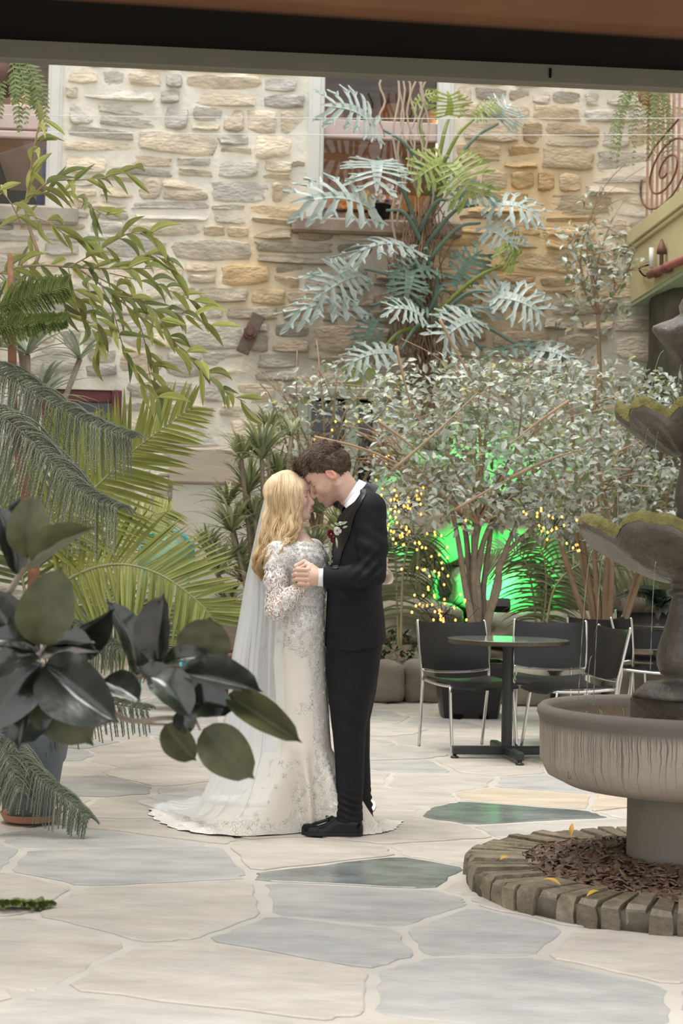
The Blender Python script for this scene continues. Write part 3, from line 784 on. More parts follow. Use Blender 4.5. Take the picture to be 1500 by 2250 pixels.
# ring of brick edging ----------------------------------------------
M_brick = mat('mossy_wet_brick', (.105, .085, .05), .36, c2=(.27, .215, .155), vscale=13, bump=.9, bscale=40, rnd=.25)
rk = thing('brick_planter_ring', 'ring of upright mossy bricks edging the fountain bed', 'brick edging', (FX, FY, 0))
Ro = fr(1026) * (FD / (FD)); Ri = Ro - .225; nb = 62; hb_ = .092
for k in range(nb):
    t = 2 * math.pi * (k + .5) / nb; w_o = 2 * math.pi * Ro / nb * .45 * rng.uniform(.86, 1.0); w_i = 2 * math.pi * Ri / nb * .45
    hh = hb_ + rng.uniform(-.006, .006); ro = Ro + rng.uniform(-.022, .010); ri = Ri + rng.uniform(-.01, .01)
    prof = []
    for (r_, w_, z_) in ((ro - .004, w_o * .93, -.01), (ro, w_o, hh * .4), (ro - .003, w_o * .98, hh - .016), (ro - .02, w_o * .88, hh)):
        prof.append([(r_, -w_, z_), (r_, w_, z_), (ri, w_i * (w_ / w_o), z_), (ri, -w_i * (w_ / w_o), z_)])
    mb = MB(); vs_ = [v for r_ in prof for v in r_]
    vs_ = [(v[0] + rng.uniform(-.005, .005), v[1] + rng.uniform(-.005, .005), v[2] + rng.uniform(-.005, .003) * (v[2] > .03)) for v in vs_]
    fs_ = [(i * 4 + j, i * 4 + (j + 1) % 4, i * 4 + 4 + (j + 1) % 4, i * 4 + 4 + j) for i in range(3) for j in range(4)] + [(12, 13, 14, 15)]
    mb.add(vs_, fs_); mb.build('brick', M_brick, rk, T_f @ Matrix.Rotation(t, 4, 'Z'), smooth=True, angle=35)
mb = MB(); mb.lathe([(Ro - .012, -.005), (Ro - .012, hb_ - .022), (Ri + .01, hb_ - .02), (Ri + .012, -.005)], 64)
mb.build('mortar_joint', mat('dark_mossy_mortar', (.10, .085, .06), .8, var=.3, vscale=20), rk, T_f)
# mulch
mb = MB(); rows = []
for i in range(12):
    r_ = Ri * (1 - i / 12) + .0
    rows.append([(r_ * math.cos(2 * math.pi * k / 60), r_ * math.sin(2 * math.pi * k / 60), .055 + .06 * max(0, 1 - abs(r_ - .3) / .35) + .012 * mnoise.noise(V((r_ * 8, k * .7, 0)))) for k in range(60)])
mb.grid(rows, True)
tag(mb.build('mulch_bed', mat('dark_soil', (.05, .035, .025), .9, var=.4, vscale=20, bump=1, bscale=60), None, T_f), 'dark soil under the bark inside the brick ring', 'soil', kind='stuff')
ch = MB()
for k in range(2600):
    r_ = math.sqrt(rng.uniform(.22 ** 2, (Ri + .01) ** 2)); t = rng.uniform(1.4, 5.4)
    z_ = .058 + .06 * max(0, 1 - abs(r_ - .3) / .35) + rng.uniform(0, .014); c_ = V((r_ * math.cos(t), r_ * math.sin(t), z_))
    R_ = Matrix.Rotation(rng.uniform(0, 6.3), 3, 'Z') @ Matrix.Rotation(rng.gauss(0, .35), 3, 'X') @ Matrix.Rotation(rng.gauss(0, .35), 3, 'Y')
    a_, b_, d_ = rng.uniform(.010, .034), rng.uniform(.007, .018), rng.uniform(.002, .006)
    q_ = [V((-a_, -b_ * .6, 0)), V((0, -b_, 0)), V((a_, -b_ * .3, 0)), V((a_ * .8, b_ * .7, 0)), V((-a_ * .3, b_, 0)), V((-a_, b_ * .4, 0))]
    vs_ = [c_ + R_ @ p for p in q_] + [c_ + R_ @ (p * .9 + V((0, 0, d_))) for p in q_]
    g_ = rng.uniform(.55, 1.25); 
    ch.add(vs_, [(i, (i + 1) % 6, 6 + (i + 1) % 6, 6 + i) for i in range(6)] + [tuple(range(6, 12))], (g_ * rng.uniform(.9, 1.15), g_, g_ * rng.uniform(.85, 1.0)))
tag(ch.build('bark_chips', mat('bark_chip', (.135, .085, .058), .45, var=.3, vscale=40, vcol=True), None, T_f, smooth=False), 'brown bark chips and dry leaves filling the brick ring', 'bark mulch', kind='stuff')
# fallen yellow leaves on the bricks
M_fall = mat('yellow_fallen_leaf', (.60, .36, .06), .6, var=.2, vscale=30, transl=.2)
def petal_mesh(nm, mt, n=6, curl=.12, fold=.12, shape=.9, bend=0.0):
    mb = MB(); rows = []
    for i in range(n + 1):
        t = i / n; wv_ = (math.sin(math.pi * min(1, t ** shape)) ** .85) * .5
        if i in (0, n): wv_ = .012
        zc = curl * math.sin(math.pi * t) - bend * t * t
        rows.append([(t, s * wv_, zc + abs(s) * fold * wv_) for s in (-1, -.5, 0, .5, 1)])
    mb.grid(rows); return mb.mesh(nm, mt)
PM_fall = petal_mesh('fallen_leaf', M_fall)
for i, (x_, y_, ln, wd, a_, hh, lab) in enumerate(((1253, 1838, .035, .02, 1.2, .09, 'small yellow leaf standing up on the bark chips'), (1232, 1945, .07, .02, 2.6, .1, 'narrow yellow leaf draped on the brick edging, behind the pale one'),
                                              (1288, 1970, .06, .016, .6, .1, 'pale yellow leaf hanging over the front edge of the bricks'), (1098, 1889, .035, .02, .3, .1, 'tiny yellow leaf lying on the bricks at the left'))):
    p_ = G(x_, y_, hh); q_ = p_ + V((math.cos(a_) * ln, math.sin(a_) * ln, .012 if i != 0 else .05))
    o = put('fallen_leaf', PM_fall, None, frame(p_, q_, (0, -.3, 1), wd)); tag(o, lab, 'leaf', 'fallen yellow leaves at the fountain')

# ------------------------------------------------------------------ tables and chairs
M_black = mat('black_plastic', (.010, .010, .011), .36, var=.1, bump=.08, bscale=200)
M_chrome = mat('chrome', (.62, .61, .59), .16, metal=1.0, var=.03)
M_pole = mat('charcoal_metal', (.035, .037, .04), .42, metal=.3, var=.1)
M_top = mat('polished_mottled_tabletop', (.10, .105, .095), .07, c2=(.24, .24, .22), vscale=24, spec=.7)
M_edge = mat('dark_bronze_edge', (.085, .072, .055), .32, var=.25, vscale=40, metal=.5)
def table(label, c, R=.375, H=.74):
    t = thing('bistro_table', label, 'table', c, 'round bistro tables'); T_ = Matrix.Translation(c)
    mb = MB(); mb.lathe([(R * .4, H - .03), (R - .006, H - .03), (R, H - .026), (R, H - .004), (R - .003, H - .001)], 72); mb.build('edge_band', M_edge, t, T_, angle=40)
    mb = MB(); mb.lathe([(R - .004, H - .004), (R - .006, H), (.01, H)], 72); mb.build('tabletop', M_top, t, T_, angle=40)
    mb = MB(); mb.lathe([(.034, .05), (.034, H - .03)], 20); mb.lathe([(.12, H - .045), (.12, H - .03)], 20); mb.build('pole', M_pole, t, T_, angle=40)
    for k in range(4):
        a_ = math.radians(8) + k * math.pi / 2; mb = MB()
        mb.box(V((math.cos(a_) * .17, math.sin(a_) * .17, .055)), (.34, .05, .05), Matrix.Rotation(a_, 3, 'Z'), bev=.006); f_ = mb.build('foot', M_pole, t, T_, smooth=False)
        mb = MB(); mb.lathe([(.026, .008), (.024, .016), (.012, .02), (.012, .035)], 14, c=(math.cos(a_) * .325, math.sin(a_) * .325, 0)); mb.build('glide', M_pole, f_)
    return t
TC = G(1112, 1668); table('round bistro table with a green reflection on its dark polished top', TC)
def make_chair():
    t = thing('stacking_chair', '', 'chair', (0, 0, 0), 'black stacking chairs with chrome legs')
    # local: front = -y
    rows = []
    for i in range(9):
        v = i / 8; row = []
        for k in range(13):
            u = k / 12 * 2 - 1; hw = .232 - .02 * (1 - v) * 0 + .012 * math.sin(math.pi * v)
            z = .505 + (.815 - .505) * v + (.018 * (1 - u * u) * -1 if v < .01 else 0) + (-.014 * (1 - abs(u) ** 3) if i == 8 else 0)
            if i == 0: z = .515 - .022 * (1 - u * u)
            y_ = .215 + .085 * v + .045 * (1 - u * u)
            row.append((u * hw, y_, z))
        rows.append(row)
    mb = MB(); mb.grid(rows); nv = len(mb.v); n = 13; f0 = list(mb.f)
    mb.v += [(v[0], v[1] - .012, v[2]) for v in mb.v]; mb.c += [(1, 1, 1)] * nv
    mb.f += [tuple(i + nv for i in reversed(f)) for f in f0]
    bd = [k for k in range(n)] + [i * n + n - 1 for i in range(1, 9)] + [8 * n + k for k in range(n - 2, -1, -1)] + [i * n for i in range(7, 0, -1)]
    for a_, b_ in zip(bd, bd[1:] + bd[:1]): mb.f.append((b_, a_, a_ + nv, b_ + nv))
    mb.build('backrest', M_black, t, angle=60)
    rows = []
    for i in range(9):
        v = i / 8; row = []
        for k in range(11):
            u = k / 10 * 2 - 1; y_ = .20 - .43 * v; z = .455 - .02 * (1 - u * u) * (1 - v * .5) - .035 * max(0, v - .75) ** 1.2 * 4 + .012 * (1 - v)
            row.append((u * (.215 + .01 * v), y_, z))
        rows.append(row)
    mb = MB(); mb.grid(rows); nv = len(mb.v); n = 11; f0 = list(mb.f)
    mb.v += [(v[0], v[1], v[2] - .014) for v in mb.v]; mb.c += [(1, 1, 1)] * nv; mb.f += [tuple(i + nv for i in reversed(f)) for f in f0]
    bd = [k for k in range(n)] + [i * n + n - 1 for i in range(1, 9)] + [8 * n + k for k in range(n - 2, -1, -1)] + [i * n for i in range(7, 0, -1)]
    for a_, b_ in zip(bd, bd[1:] + bd[:1]): mb.f.append((b_, a_, a_ + nv, b_ + nv))
    mb.build('seat', M_black, t, angle=60)
    for s in (-1, 1):
        mb = MB(); mb.tube(smooth_path([(s * .225, .275, .006), (s * .232, .235, .30), (s * .238, .215, .46), (s * .243, .25, .62), (s * .243, .295, .80), (s * .236, .302, .815)], 5), .0105, 8); mb.build('rear_leg', M_chrome, t)
        mb = MB(); mb.tube(smooth_path([(s * .225, -.225, .006), (s * .222, -.19, .25), (s * .218, -.165, .425)], 4), .0105, 8); mb.build('front_leg', M_chrome, t)
        mb = MB(); mb.tube(smooth_path([(s * .236, .215, .445), (s * .226, .0, .428), (s * .216, -.19, .428)], 4), .0095, 8); mb.build('side_rail', M_chrome, t)
    mb = MB(); mb.tube([(-.216, -.17, .426), (0, -.18, .420), (.216, -.17, .426)], .0095, 8); mb.build('front_rail', M_chrome, t)
    mb = MB(); mb.tube(smooth_path([(-.238, .215, .505), (-.1, .26, .487), (.1, .26, .487), (.238, .215, .505)], 4), .007, 8); mb.build('back_rail', M_chrome, t)
    return t
def copy_thing(o):
    c = o.copy(); col.objects.link(c)
    for ch_ in o.children:
        d = ch_.copy(); col.objects.link(d); d.parent = c
        for g in ch_.children:
            e_ = g.copy(); col.objects.link(e_); e_.parent = d
    return c
ch0 = make_chair()
specs = [(1030, 1653, (.36, -.93), 'black chair with chrome legs left of the round table with the green reflection'),
         (1205, 1640, (-.12, -1), 'black chair facing out behind the right side of the near round table'),
         (1246, 1668, (-1, -.25), 'black chair seen side-on beside the basin rim, turned to the near table'),
         (1338, 1594, (.45, .9), 'black chair seen from behind, in the back group beside the bush'),
         (1440, 1604, (.95, -.35), 'black chair seen edge-on against the fountain stem'),
         (1432, 1560, (.1, -1), 'black chair farthest back, behind the second table top')]
for i, (x_, y_, d_, lab) in enumerate(specs):
    o = ch0 if i == 0 else copy_thing(ch0)
    g_ = G(x_, y_); o.location = (g_.x, g_.y, .006); o.rotation_euler = (0, 0, math.atan2(d_[1], d_[0]) + math.pi / 2); o['label'] = lab
t2 = G(1462, 1578); table('second round bistro table half hidden behind the fountain stem', V((t2.x, t2.y, 0)))

# ------------------------------------------------------------------ planter tub, boulders, bed
bc = G(1035, 1582); tub = thing('planter_tub', 'square black plastic planter tub behind the near chairs', 'planter', (bc.x, bc.y + .25, 0))
mb = MB(); rows = []
for (hw, z_) in ((.22, .006), (.225, .03), (.275, .40), (.29, .40), (.29, .44), (.265, .44), (.26, .36), (.05, .36)):
    ring = []
    for k in range(32):
        t = 2 * math.pi * k / 32; q_ = (abs(math.cos(t)) ** 8 + abs(math.sin(t)) ** 8) ** (-1 / 8)
        ring.append((bc.x + math.cos(t) * q_ * hw, bc.y + .25 + math.sin(t) * q_ * hw, z_))
    rows.append(ring)
mb.grid(rows, True); mb.build('tub_body', M_black, tub, angle=40)
for k in (-1, 1):
    mb = MB(); mb.box((bc.x + k * .1, bc.y + .022, .02), (.07, .02, .03)); mb.build('foot_notch', M_dark, tub, smooth=False)
M_rock = mat('tan_boulder', (.235, .205, .165), .85, var=.25, vscale=3, bump=.7, bscale=14, rnd=.12)
M_rockd = mat('shadowy_rock_face', (.24, .205, .16), .85, var=.3, vscale=3, bump=.9, bscale=9)  # both rock browns lowered to stand for shade under the bush
def blob(name, c, r, mt, seed, par=None, ex=3.2, amp=.12, nu=22, nv_=14):
    mb = MB(); rows = []; c = V(c)
    for i in range(nv_ + 1):
        ph = -math.pi / 2 + math.pi * i / nv_; row = []
        for k in range(nu):
            t = 2 * math.pi * k / nu; d = V((math.cos(t) * math.cos(ph), math.sin(t) * math.cos(ph), math.sin(ph)))
            q_ = (abs(d.x) ** ex + abs(d.y) ** ex + abs(d.z) ** ex) ** (-1 / ex)
            nn = 1 + amp * mnoise.noise(d * 1.7 + V((seed, seed * .7, 0))) + amp * .4 * mnoise.noise(d * 4 + V((seed, 0, seed)))
            row.append(c + V((d.x * r[0], d.y * r[1], d.z * r[2])) * (q_ * nn))
        rows.append(row)
    mb.grid(rows, True); return mb.build(name, mt, par)
bl = [(845, 1500, 84, 92, 'pale squarish boulder right behind the groom'), (925, 1498, 92, 96, 'darker boulder between the groom and the left chair'), (1010, 1508, 80, 80, 'boulder behind the left chair back'),
      (1150, 1500, 110, 84, 'long low boulder behind the near table'), (1270, 1502, 90, 80, 'boulder behind the side-on chair'), (1370, 1505, 90, 80, 'boulder below the back group of chairs'), (765, 1505, 80, 80, 'boulder hidden in part by the groom'),
      (640, 1500, 90, 90, 'boulder behind the bride'), (1450, 1505, 90, 80, 'boulder behind the fountain stem at the right')]
for i, (x_, y_, w_, h_, lab) in enumerate(bl):
    D_ = 13.55 + .1 * (i % 3); p_ = P(x_, y_, D_); s_ = D_ / F
    o = blob('boulder', (p_.x, p_.y, h_ * s_ / 2 - .01), (w_ * s_ / 2, .28, h_ * s_ / 2), M_rock, i * 3.1 + 1, ex=5); tag(o, lab, 'boulder', 'boulders edging the planting bed')
# planting bed rising to the wall
mb = MB(); rows = []
for i in range(30):
    s = -1.7 + 6.2 * i / 29; row = []
    for k in range(16):
        t = .02 + 2.3 * k / 15; p_ = WS(s, 0, t); n_ = mnoise.noise(p_ * 1.4)
        row.append(WS(s, max(.02, .30 + .5 * max(0, (1.6 - t)) * .55 + .10 * n_ + (-.3 if k == 15 else 0)), t))
    rows.append(row)
mb.grid(rows); tag(mb.build('planting_bed', mat('dark_earth', (.10, .075, .05), .95, var=.4, vscale=5, bump=1, bscale=20)), 'dark raised earth bed along the foot of the wall', 'planting bed', kind='stuff')
# rough rock ledges behind the bush, lit green
k = 0
for (x_, y_, w_, h_, t_, lab) in ((1085, 1290, 190, 110, .55, 'broad rock lit green by the floodlight'), (1170, 1200, 170, 100, .35, 'upper rock in the green light'), (1010, 1190, 150, 110, .35, 'rock left of the green glow behind the stems'),
                              (915, 1370, 170, 100, .9, 'brown ledge rock behind the twinkle lights'), (880, 1290, 160, 80, .5, 'brown rock under the hanging fan fronds'), (1290, 1290, 170, 120, .5, 'grey rock right of the green light'),
                              (1400, 1300, 170, 120, .5, 'grey rock behind the second table'), (1290, 1390, 200, 90, .9, 'low ledge rock behind the back chairs'), (1120, 1385, 160, 80, 1.0, 'low rock below the floodlight')):
    s, z_ = WP(x_, y_, t_); p_ = WS(s, z_, t_); w2 = w_ / 216 / 2
    o = blob('ledge_rock', p_, (w2, .36, h_ / 216 / 2), M_rockd, 40 + k * 2.3, ex=4, amp=.2); k += 1
    tag(o, lab, 'rock', 'ledge rocks at the foot of the wall')
# floodlight
p_ = WS(*WP(1100, 1330, 1.55), 1.55); fl_ = thing('floodlight', 'black floodlight on a grey post throwing green light on the rocks', 'floodlight', p_)
mb = MB(); mb.box(p_, (.17, .12, .10), Matrix.Rotation(-.5, 3, 'X'), bev=.01); mb.build('lamp_housing', M_black, fl_, smooth=False)
pz_ = p_ + V((-.13, .02, 0)); mb = MB(); mb.box((pz_.x, pz_.y, (p_.z + .05 + .25) / 2), (.09, .05, p_.z + .05 - .25), bev=.005); mb.build('post', mat('grey_post', (.36, .35, .32), .7), fl_, smooth=False)
mb = MB(); mb.box(p_ + V((0, .062, .045)), (.14, .012, .07), Matrix.Rotation(-.5, 3, 'X')); mb.build('lens', mat('green_lens', (.05, .6, .15), .2, em=(.1, 1, .25), es=3), fl_, smooth=False)
gl = bpy.data.lights.new('green_flood', 'SPOT'); gl.energy = 300; gl.color = (.04, 1, .16); gl.spot_size = math.radians(95); gl.spot_blend = .5; gl.shadow_soft_size = .06
go = link(bpy.data.objects.new('green_flood', gl)); go.location = p_ + V((0, .1, .1)); go.rotation_euler = (-BN + V((.05, 0, .12))).to_track_quat('-Z', 'Y').to_euler()
# ------------------------------------------------------------------ the couple
CD = 6.95
def C(px, py, dd=0.0): return np.array(P(px, py, CD + dd))
def rows_tab(rows, dy=0.0):
    """(py, x left, x right, depth offset, half depth) -> (z, cx, cy, rx, ry) ascending in z"""
    out = []
    for (py, xl, xr, dd, ry) in rows:
        a, b = C(xl, py, dd), C(xr, py, dd); out.append(((a[2] + b[2]) / 2, (a[0] + b[0]) / 2, CD + dd, (b[0] - a[0]) / 2, ry))
    return sorted(out)
M_skin = mat('skin', (.66, .42, .325), .48, var=.05, vscale=30, sss=.12, vcol=True, bump=.05, bscale=300)
M_skin2 = mat('fair_skin', (.78, .545, .445), .45, var=.04, vscale=30, sss=.12, vcol=True)
M_suit = mat('black_suit_wool', (.0125, .0125, .0145), .72, var=.12, vscale=60, bump=.12, bscale=500, spec=.22)
M_satin = mat('black_satin', (.010, .010, .012), .32, var=.1)
M_shirt = mat('white_shirt', (.82, .83, .86), .7, var=.02)
M_patent = mat('black_patent_leather', (.004, .004, .005), .13, var=.1, spec=.38)
M_brownhair = mat('brown_hair', (.060, .036, .023), .40, c2=(.17, .108, .070), vscale=45, var=.3)
M_blond = mat('blond_hair', (.58, .42, .235), .40, c2=(.80, .66, .46), vscale=14, vcol=True, stretch=(1, 1, .25))

def head_frame(o, X, Y, s=1.0):
    X = np.array(X, float); Y = np.array(Y, float); Z = np.cross(X, Y); R = np.stack([X, Y, Z], 1)
    o = np.array(o)
    return (lambda p: ((p - o) @ R) / s), (lambda q: o + s * (np.array(q, float) @ R.T)), R
def face(q, fem=False):
    """signed distance of a head, local x forward, y left, z up, metres"""
    e = lambda c, r: ell(q, c, r)
    ay = q.copy(); ay[:, 1] = np.abs(ay[:, 1])                      # mirror
    m = lambda a, b, ra, rb: caps(ay, a, b, ra, rb)
    d = e((-.012, 0, .035), (.098, .077, .083))
    d = smin(d, e((.028, 0, -.035), (.060, .058, .075)), .03)
    d = smin(d, e((.052, 0, .045), (.040, .056, .045)), .03)       # forehead
    d = smin(d, m((-.005, .058, -.055), (.062, .014, -.098), .018, .015 if fem else .019), .022)
    d = smin(d, e((.070, 0, -.100), (.017, .017 if fem else .022, .016)), .018)
    d = smin(d, m((.058, .040, -.028), (.045, .046, -.02), .024, .02), .02)   # cheeks
    d = smin(d, m((.083, .012, .018), (.068, .044, .017), .010, .010), .014)  # brow
    d = np.maximum(d, -(smin(ell(ay, (.096, .031, -.001), (.016, .017, .010)), ell(ay, (.094, .022, -.004), (.012, .008, .010)), .01))) if False else smin(d, d, 1e-6)
    sock = ell(ay, (.093, .030, .000), (.015, .018, .012))
    h = np.clip(.5 - .5 * (d + sock) / .008, 0, 1); d = d * (1 - h) + (-sock) * h + .008 * h * (1 - h)
    d = smin(d, ell(ay, (.071, .031, -.001), (.0135, .0165, .0125)), .004)   # closed lids
    nl = .104 if fem else .110
    d = smin(d, caps(q, (.088, 0, .008), (nl, 0, -.038), .008, .0105), .010)  # nose
    d = smin(d, caps(q, (nl, 0, -.039), (nl - .004, 0, -.045), .010, .009), .006)
    d = smin(d, m((.094, .009, -.045), (.090, .012, -.046), .007, .007), .005)
    d = smin(d, e((.083, 0, -.068), (.014, .024, .018)), .012)               # muzzle
    d = smin(d, caps(ay, (.0965, 0, -.0665), (.086, .021, -.070), .0052, .003), .003)
    d = smin(d, caps(ay, (.0955, 0, -.0775), (.086, .019, -.074), .0058, .003), .003)
    li = caps(ay, (.103, 0, -.0718), (.088, .021, -.0715), .0022, .002)
    d = np.maximum(d, -li)
    # ears
    c, s = math.cos(.35), math.sin(.35); R = np.array([[c, 0, s], [0, 1, 0], [-s, 0, c]])
    ear = ell(ay, (-.010, .081, -.006), (.019, .008, .031), R)
    ear = np.maximum(ear, -ell(ay, (-.006, .090, -.004), (.011, .008, .020), R))
    ear = smin(ear, caps(ay, (-.004, .077, -.012), (-.003, .080, -.004), .006, .005), .006)
    return smin(d, ear, .008)

# ---------------- groom
gq, gw, GR = head_frame(C(722, 1045, .0), (-math.cos(.593), 0, -math.sin(.593)), (0, -1, 0))
def groom_head(p):
    d = face(gq(p))
    d = smin(d, caps(p, gw((-.028, 0, -.05)), C(776, 1100, .02), .056, .062), .03)
    d = smin(d, ell(p, gw((.105, 0, -.105)) * 0 + gw((.0, 0, -.085)), (.03, .045, .03)), .03)
    return smin(d, ell(p, C(790, 1130, .03), (.09, .16, .06)), .05)
lo, hi = C(640, 1150, -.24), C(830, 975, .26)
v1, f1 = surfnet(groom_head, (lo[0], CD - .2, lo[2]), (hi[0], CD + .26, hi[2]), .0034)
hdd = -.245
def groom_hand(p):
    d = ell(p, C(688, 1267, hdd), (.036, .020, .040))
    d = smin(d, caps(p, C(715, 1269, hdd + .004), C(694, 1268, hdd), .027, .027), .02)
    for i, y_ in enumerate((1252.5, 1262.5, 1273.5, 1283.5)):
        l = (2, 0, 1, 6)[i]; r = (.0098, .0102, .0100, .0088)[i]
        k, a, b, t = C(677, y_, hdd - .008), C(651 + l, y_ - 1, hdd - .014), C(645 + l, y_ + 1.5, hdd + .014), C(656 + l, y_ + 3, hdd + .038)
        fd = smin(caps(p, k, a, r * 1.06, r), caps(p, a, b, r, r * .92), .003); fd = smin(fd, caps(p, b, t, r * .92, r * .8), .003)
        fd = smin(fd, ell(p, k, (.010, .010, .0105)), .006)
        d = smin(d, fd, .003)
    th = chain(p, [C(697, 1256, hdd + .01), C(684, 1244, hdd + .02), C(672, 1241, hdd + .03), C(662, 1245, hdd + .034)], [.016, .0125, .0105, .009], .006)
    return smin(d, th, .008)
a_, b_ = C(625, 1310, 0), C(735, 1225, 0)
v2, f2 = surfnet(groom_hand, (a_[0], CD + hdd - .06, a_[2]), (b_[0], CD + hdd + .075, b_[2]), .0026)
def groom_core(p):
    d = chain(p, [C(790, 1125, .02), C(788, 1290, .02), C(782, 1410, .02)], [.07, .075, .08], .03)
    for (s, xa, xb, ya) in ((-.09, 768, 766, 1768), (.10, 790, 790, 1752)):
        d = smin(d, chain(p, [C(782, 1420, s), C((782 + xa) / 2 - 4, 1600, s), C(xb, ya, s)], [.06, .045, .035], .02), .03)
    d = smin(d, chain(p, [C(800, 1120, .02), C(812, 1125, -.19), C(815, 1258, -.21), C(722, 1269, hdd + .004)], [.05, .042, .035, .027], .02), .03)
    return smin(d, chain(p, [C(800, 1120, .02), C(800, 1120, .20), C(765, 1250, .27), C(665, 1292, .20), C(645, 1292, .165)], [.05, .045, .036, .026, .022], .02), .03)
a_, b_ = C(620, 1815, 0), C(850, 1090, 0)
v3, f3 = surfnet(groom_core, (a_[0], CD - .33, a_[2]), (b_[0], CD + .36, b_[2]), .014)
def groom_cols(v):
    q = gq(v); c = np.ones((len(v), 3)); k = (np.abs(q[:, 1]) < .1) & (q[:, 2] < .06) & (q[:, 2] > -.13) & (q[:, 0] > -.03)
    sn = np.array([mnoise.noise(V(p) * 160) for p in v[k]]) if k.any() else np.zeros(0)
    qq = q[k]; beard = np.clip((-.045 - qq[:, 2] + .3 * np.clip(.035 - qq[:, 0], 0, .06)) / .02, 0, 1) * np.clip((qq[:, 0] + .01) / .02, 0, 1)
    lips = np.exp(-((qq[:, 2] + .072) / .006) ** 2) * np.clip((qq[:, 0] - .086) / .006, 0, 1)
    beard = beard * (1 - lips) * (.55 + .25 * sn)
    cc = np.ones((len(qq), 3)); cc = cc * (1 - beard[:, None]) + np.array([.42, .40, .38]) * beard[:, None]
    cc = cc * (1 - .5 * lips[:, None]) + np.array([.95, .60, .58]) * .5 * lips[:, None]
    br = np.exp(-((qq[:, 2] - .018 - .10 * np.clip(np.abs(qq[:, 1]) - .03, 0, 1)) / .0045) ** 2) * (np.abs(qq[:, 1]) > .012) * (np.abs(qq[:, 1]) < .05) * np.clip((qq[:, 0] - .055) / .012, 0, 1)
    la = np.exp(-((qq[:, 2] + .009 - .1 * (np.abs(qq[:, 1]) - .03) ** 2 * 60) / .0022) ** 2) * (np.abs(np.abs(qq[:, 1]) - .031) < .017) * (qq[:, 0] > .06)
    dk = np.clip(br * .85 + la * .8, 0, 1)[:, None]; cc = cc * (1 - dk) + np.array([.16, .12, .10]) * dk
    er = np.clip((np.abs(qq[:, 1]) - .078) / .006, 0, 1)[:, None] * (qq[:, 0] < .02)[:, None]; cc = cc * (1 - er) + np.array([1.05, .80, .74]) * er
    c[k] = cc
    return c
groom = put('person', nmesh('person', [(v1, f1, 0), (v2, f2, 0), (v3, f3, 0)], [M_skin], groom_cols))
tag(groom, 'man in a black tuxedo bowing his forehead to the bride and holding her hand', 'person')
def part_sdf(name, f, a, b, y0, y1, h, mt, parent, cols=None):
    v, fc = surfnet(f, (a[0], CD + y0, a[2]), (b[0], CD + y1, b[2]), h)
    return put(name, nmesh(name, [(v, fc, 0)], [mt], cols), parent)
TJ = rows_tab([(1427, 714, 849, .0, .200), (1400, 714, 848, .0, .198), (1350, 716, 844, .0, .19), (1300, 718, 838, .0, .182), (1250, 724, 841, .0, .19), (1190, 731, 846, .01, .20), (1140, 741, 846, .01, .215),
               (1108, 755, 836, .01, .205), (1088, 768, 822, .01, .15), (1072, 778, 812, .01, .10)])
def fold(p, c, dirn, lam, amp, rad):
    w_ = np.exp(-(np.linalg.norm(p - c, axis=1) / rad) ** 2); return amp * w_ * np.sin(p @ np.array(dirn) * 2 * np.pi / lam)
def jacket(p):
    z = p[:, 2]
    q = p.copy(); d = loft_sdf(q, TJ)
    # hem rises towards the back
    hem = C(780, 1427)[2] + .035 * np.clip((p[:, 0] - C(760, 1427)[0]) / .18, 0, 1) ** 1.5 + .012 * np.clip((C(760, 1427)[0] - p[:, 0]) / .1, 0, 1)
    d = np.maximum(d, hem - z)
    sh = chain(p, [C(790, 1100, .01), C(812, 1116, -.175)], [.06, .068], .03)
    sh2 = chain(p, [C(790, 1100, .01), C(806, 1114, .20)], [.06, .068], .03)
    d = smin(smin(d, sh, .04), sh2, .04)
    arm = chain(p, [C(812, 1120, -.18), C(819, 1200, -.20), C(818, 1258, -.21)], [.072, .063, .057], .02)
    fore = chain(p, [C(818, 1262, -.21), C(770, 1268, -.228), C(716, 1269, -.242)], [.055, .050, .0455], .01)
    cut = C(711, 1269)[0] - p[:, 0] + .12 * (C(711, 1269)[2] - z) * 0
    fore = np.maximum(fore, cut)
    arm = smin(arm, fore, .018)
    arm = arm + fold(p, C(812, 1252, -.26), (-.75, 0, .66), .040, .0055, .075) + fold(p, C(805, 1200, -.26), (.5, .2, .8), .055, .003, .10) + fold(p, C(770, 1262, -.28), (.95, 0, .25), .05, .0025, .07)
    d = smin(d, arm, .012)
    arm2 = chain(p, [C(806, 1118, .20), C(775, 1245, .27), C(760, 1262, .275)], [.07, .06, .058], .02)
    arm2 = smin(arm2, np.maximum(chain(p, [C(762, 1258, .27), C(668, 1292, .21)], [.058, .047], .01), C(676, 1290)[0] - p[:, 0]), .02)
    d = smin(d, arm2, .015)
    d = d + fold(p, C(790, 1320, -.18), (.35, 0, .93), .07, .003, .12) + fold(p, C(835, 1180, -.15), (.7, 0, .7), .06, .003, .09)
    return np.maximum(d, vneck(p))
def vneck(p):
    u = (p - C(752, 1132)) @ np.array([-.808, 0, .589]); w_ = (p - C(752, 1132)) @ np.array([.589, 0, .808])
    return u - .012 * np.clip(-w_ / .1, 0, 3) ** 1.5 - .01 * np.cos(np.clip(w_ / .09, -1.5, 1.5) * 3.1416)
a_, b_ = C(655, 1440, 0), C(870, 1050, 0)
jk = part_sdf('jacket', jacket, a_, b_, -.34, .40, .0062, M_suit, groom)
TN = rows_tab([(1802, 737, 798, -.085, .068), (1790, 737, 797, -.085, .066), (1765, 739, 796, -.085, .064), (1720, 738, 799, -.085, .070), (1660, 735, 801, -.08, .078), (1600, 729, 804, -.075, .085), (1540, 722, 816, -.07, .097), (1480, 717, 831, -.065, .105), (1405, 716, 840, -.06, .12)])
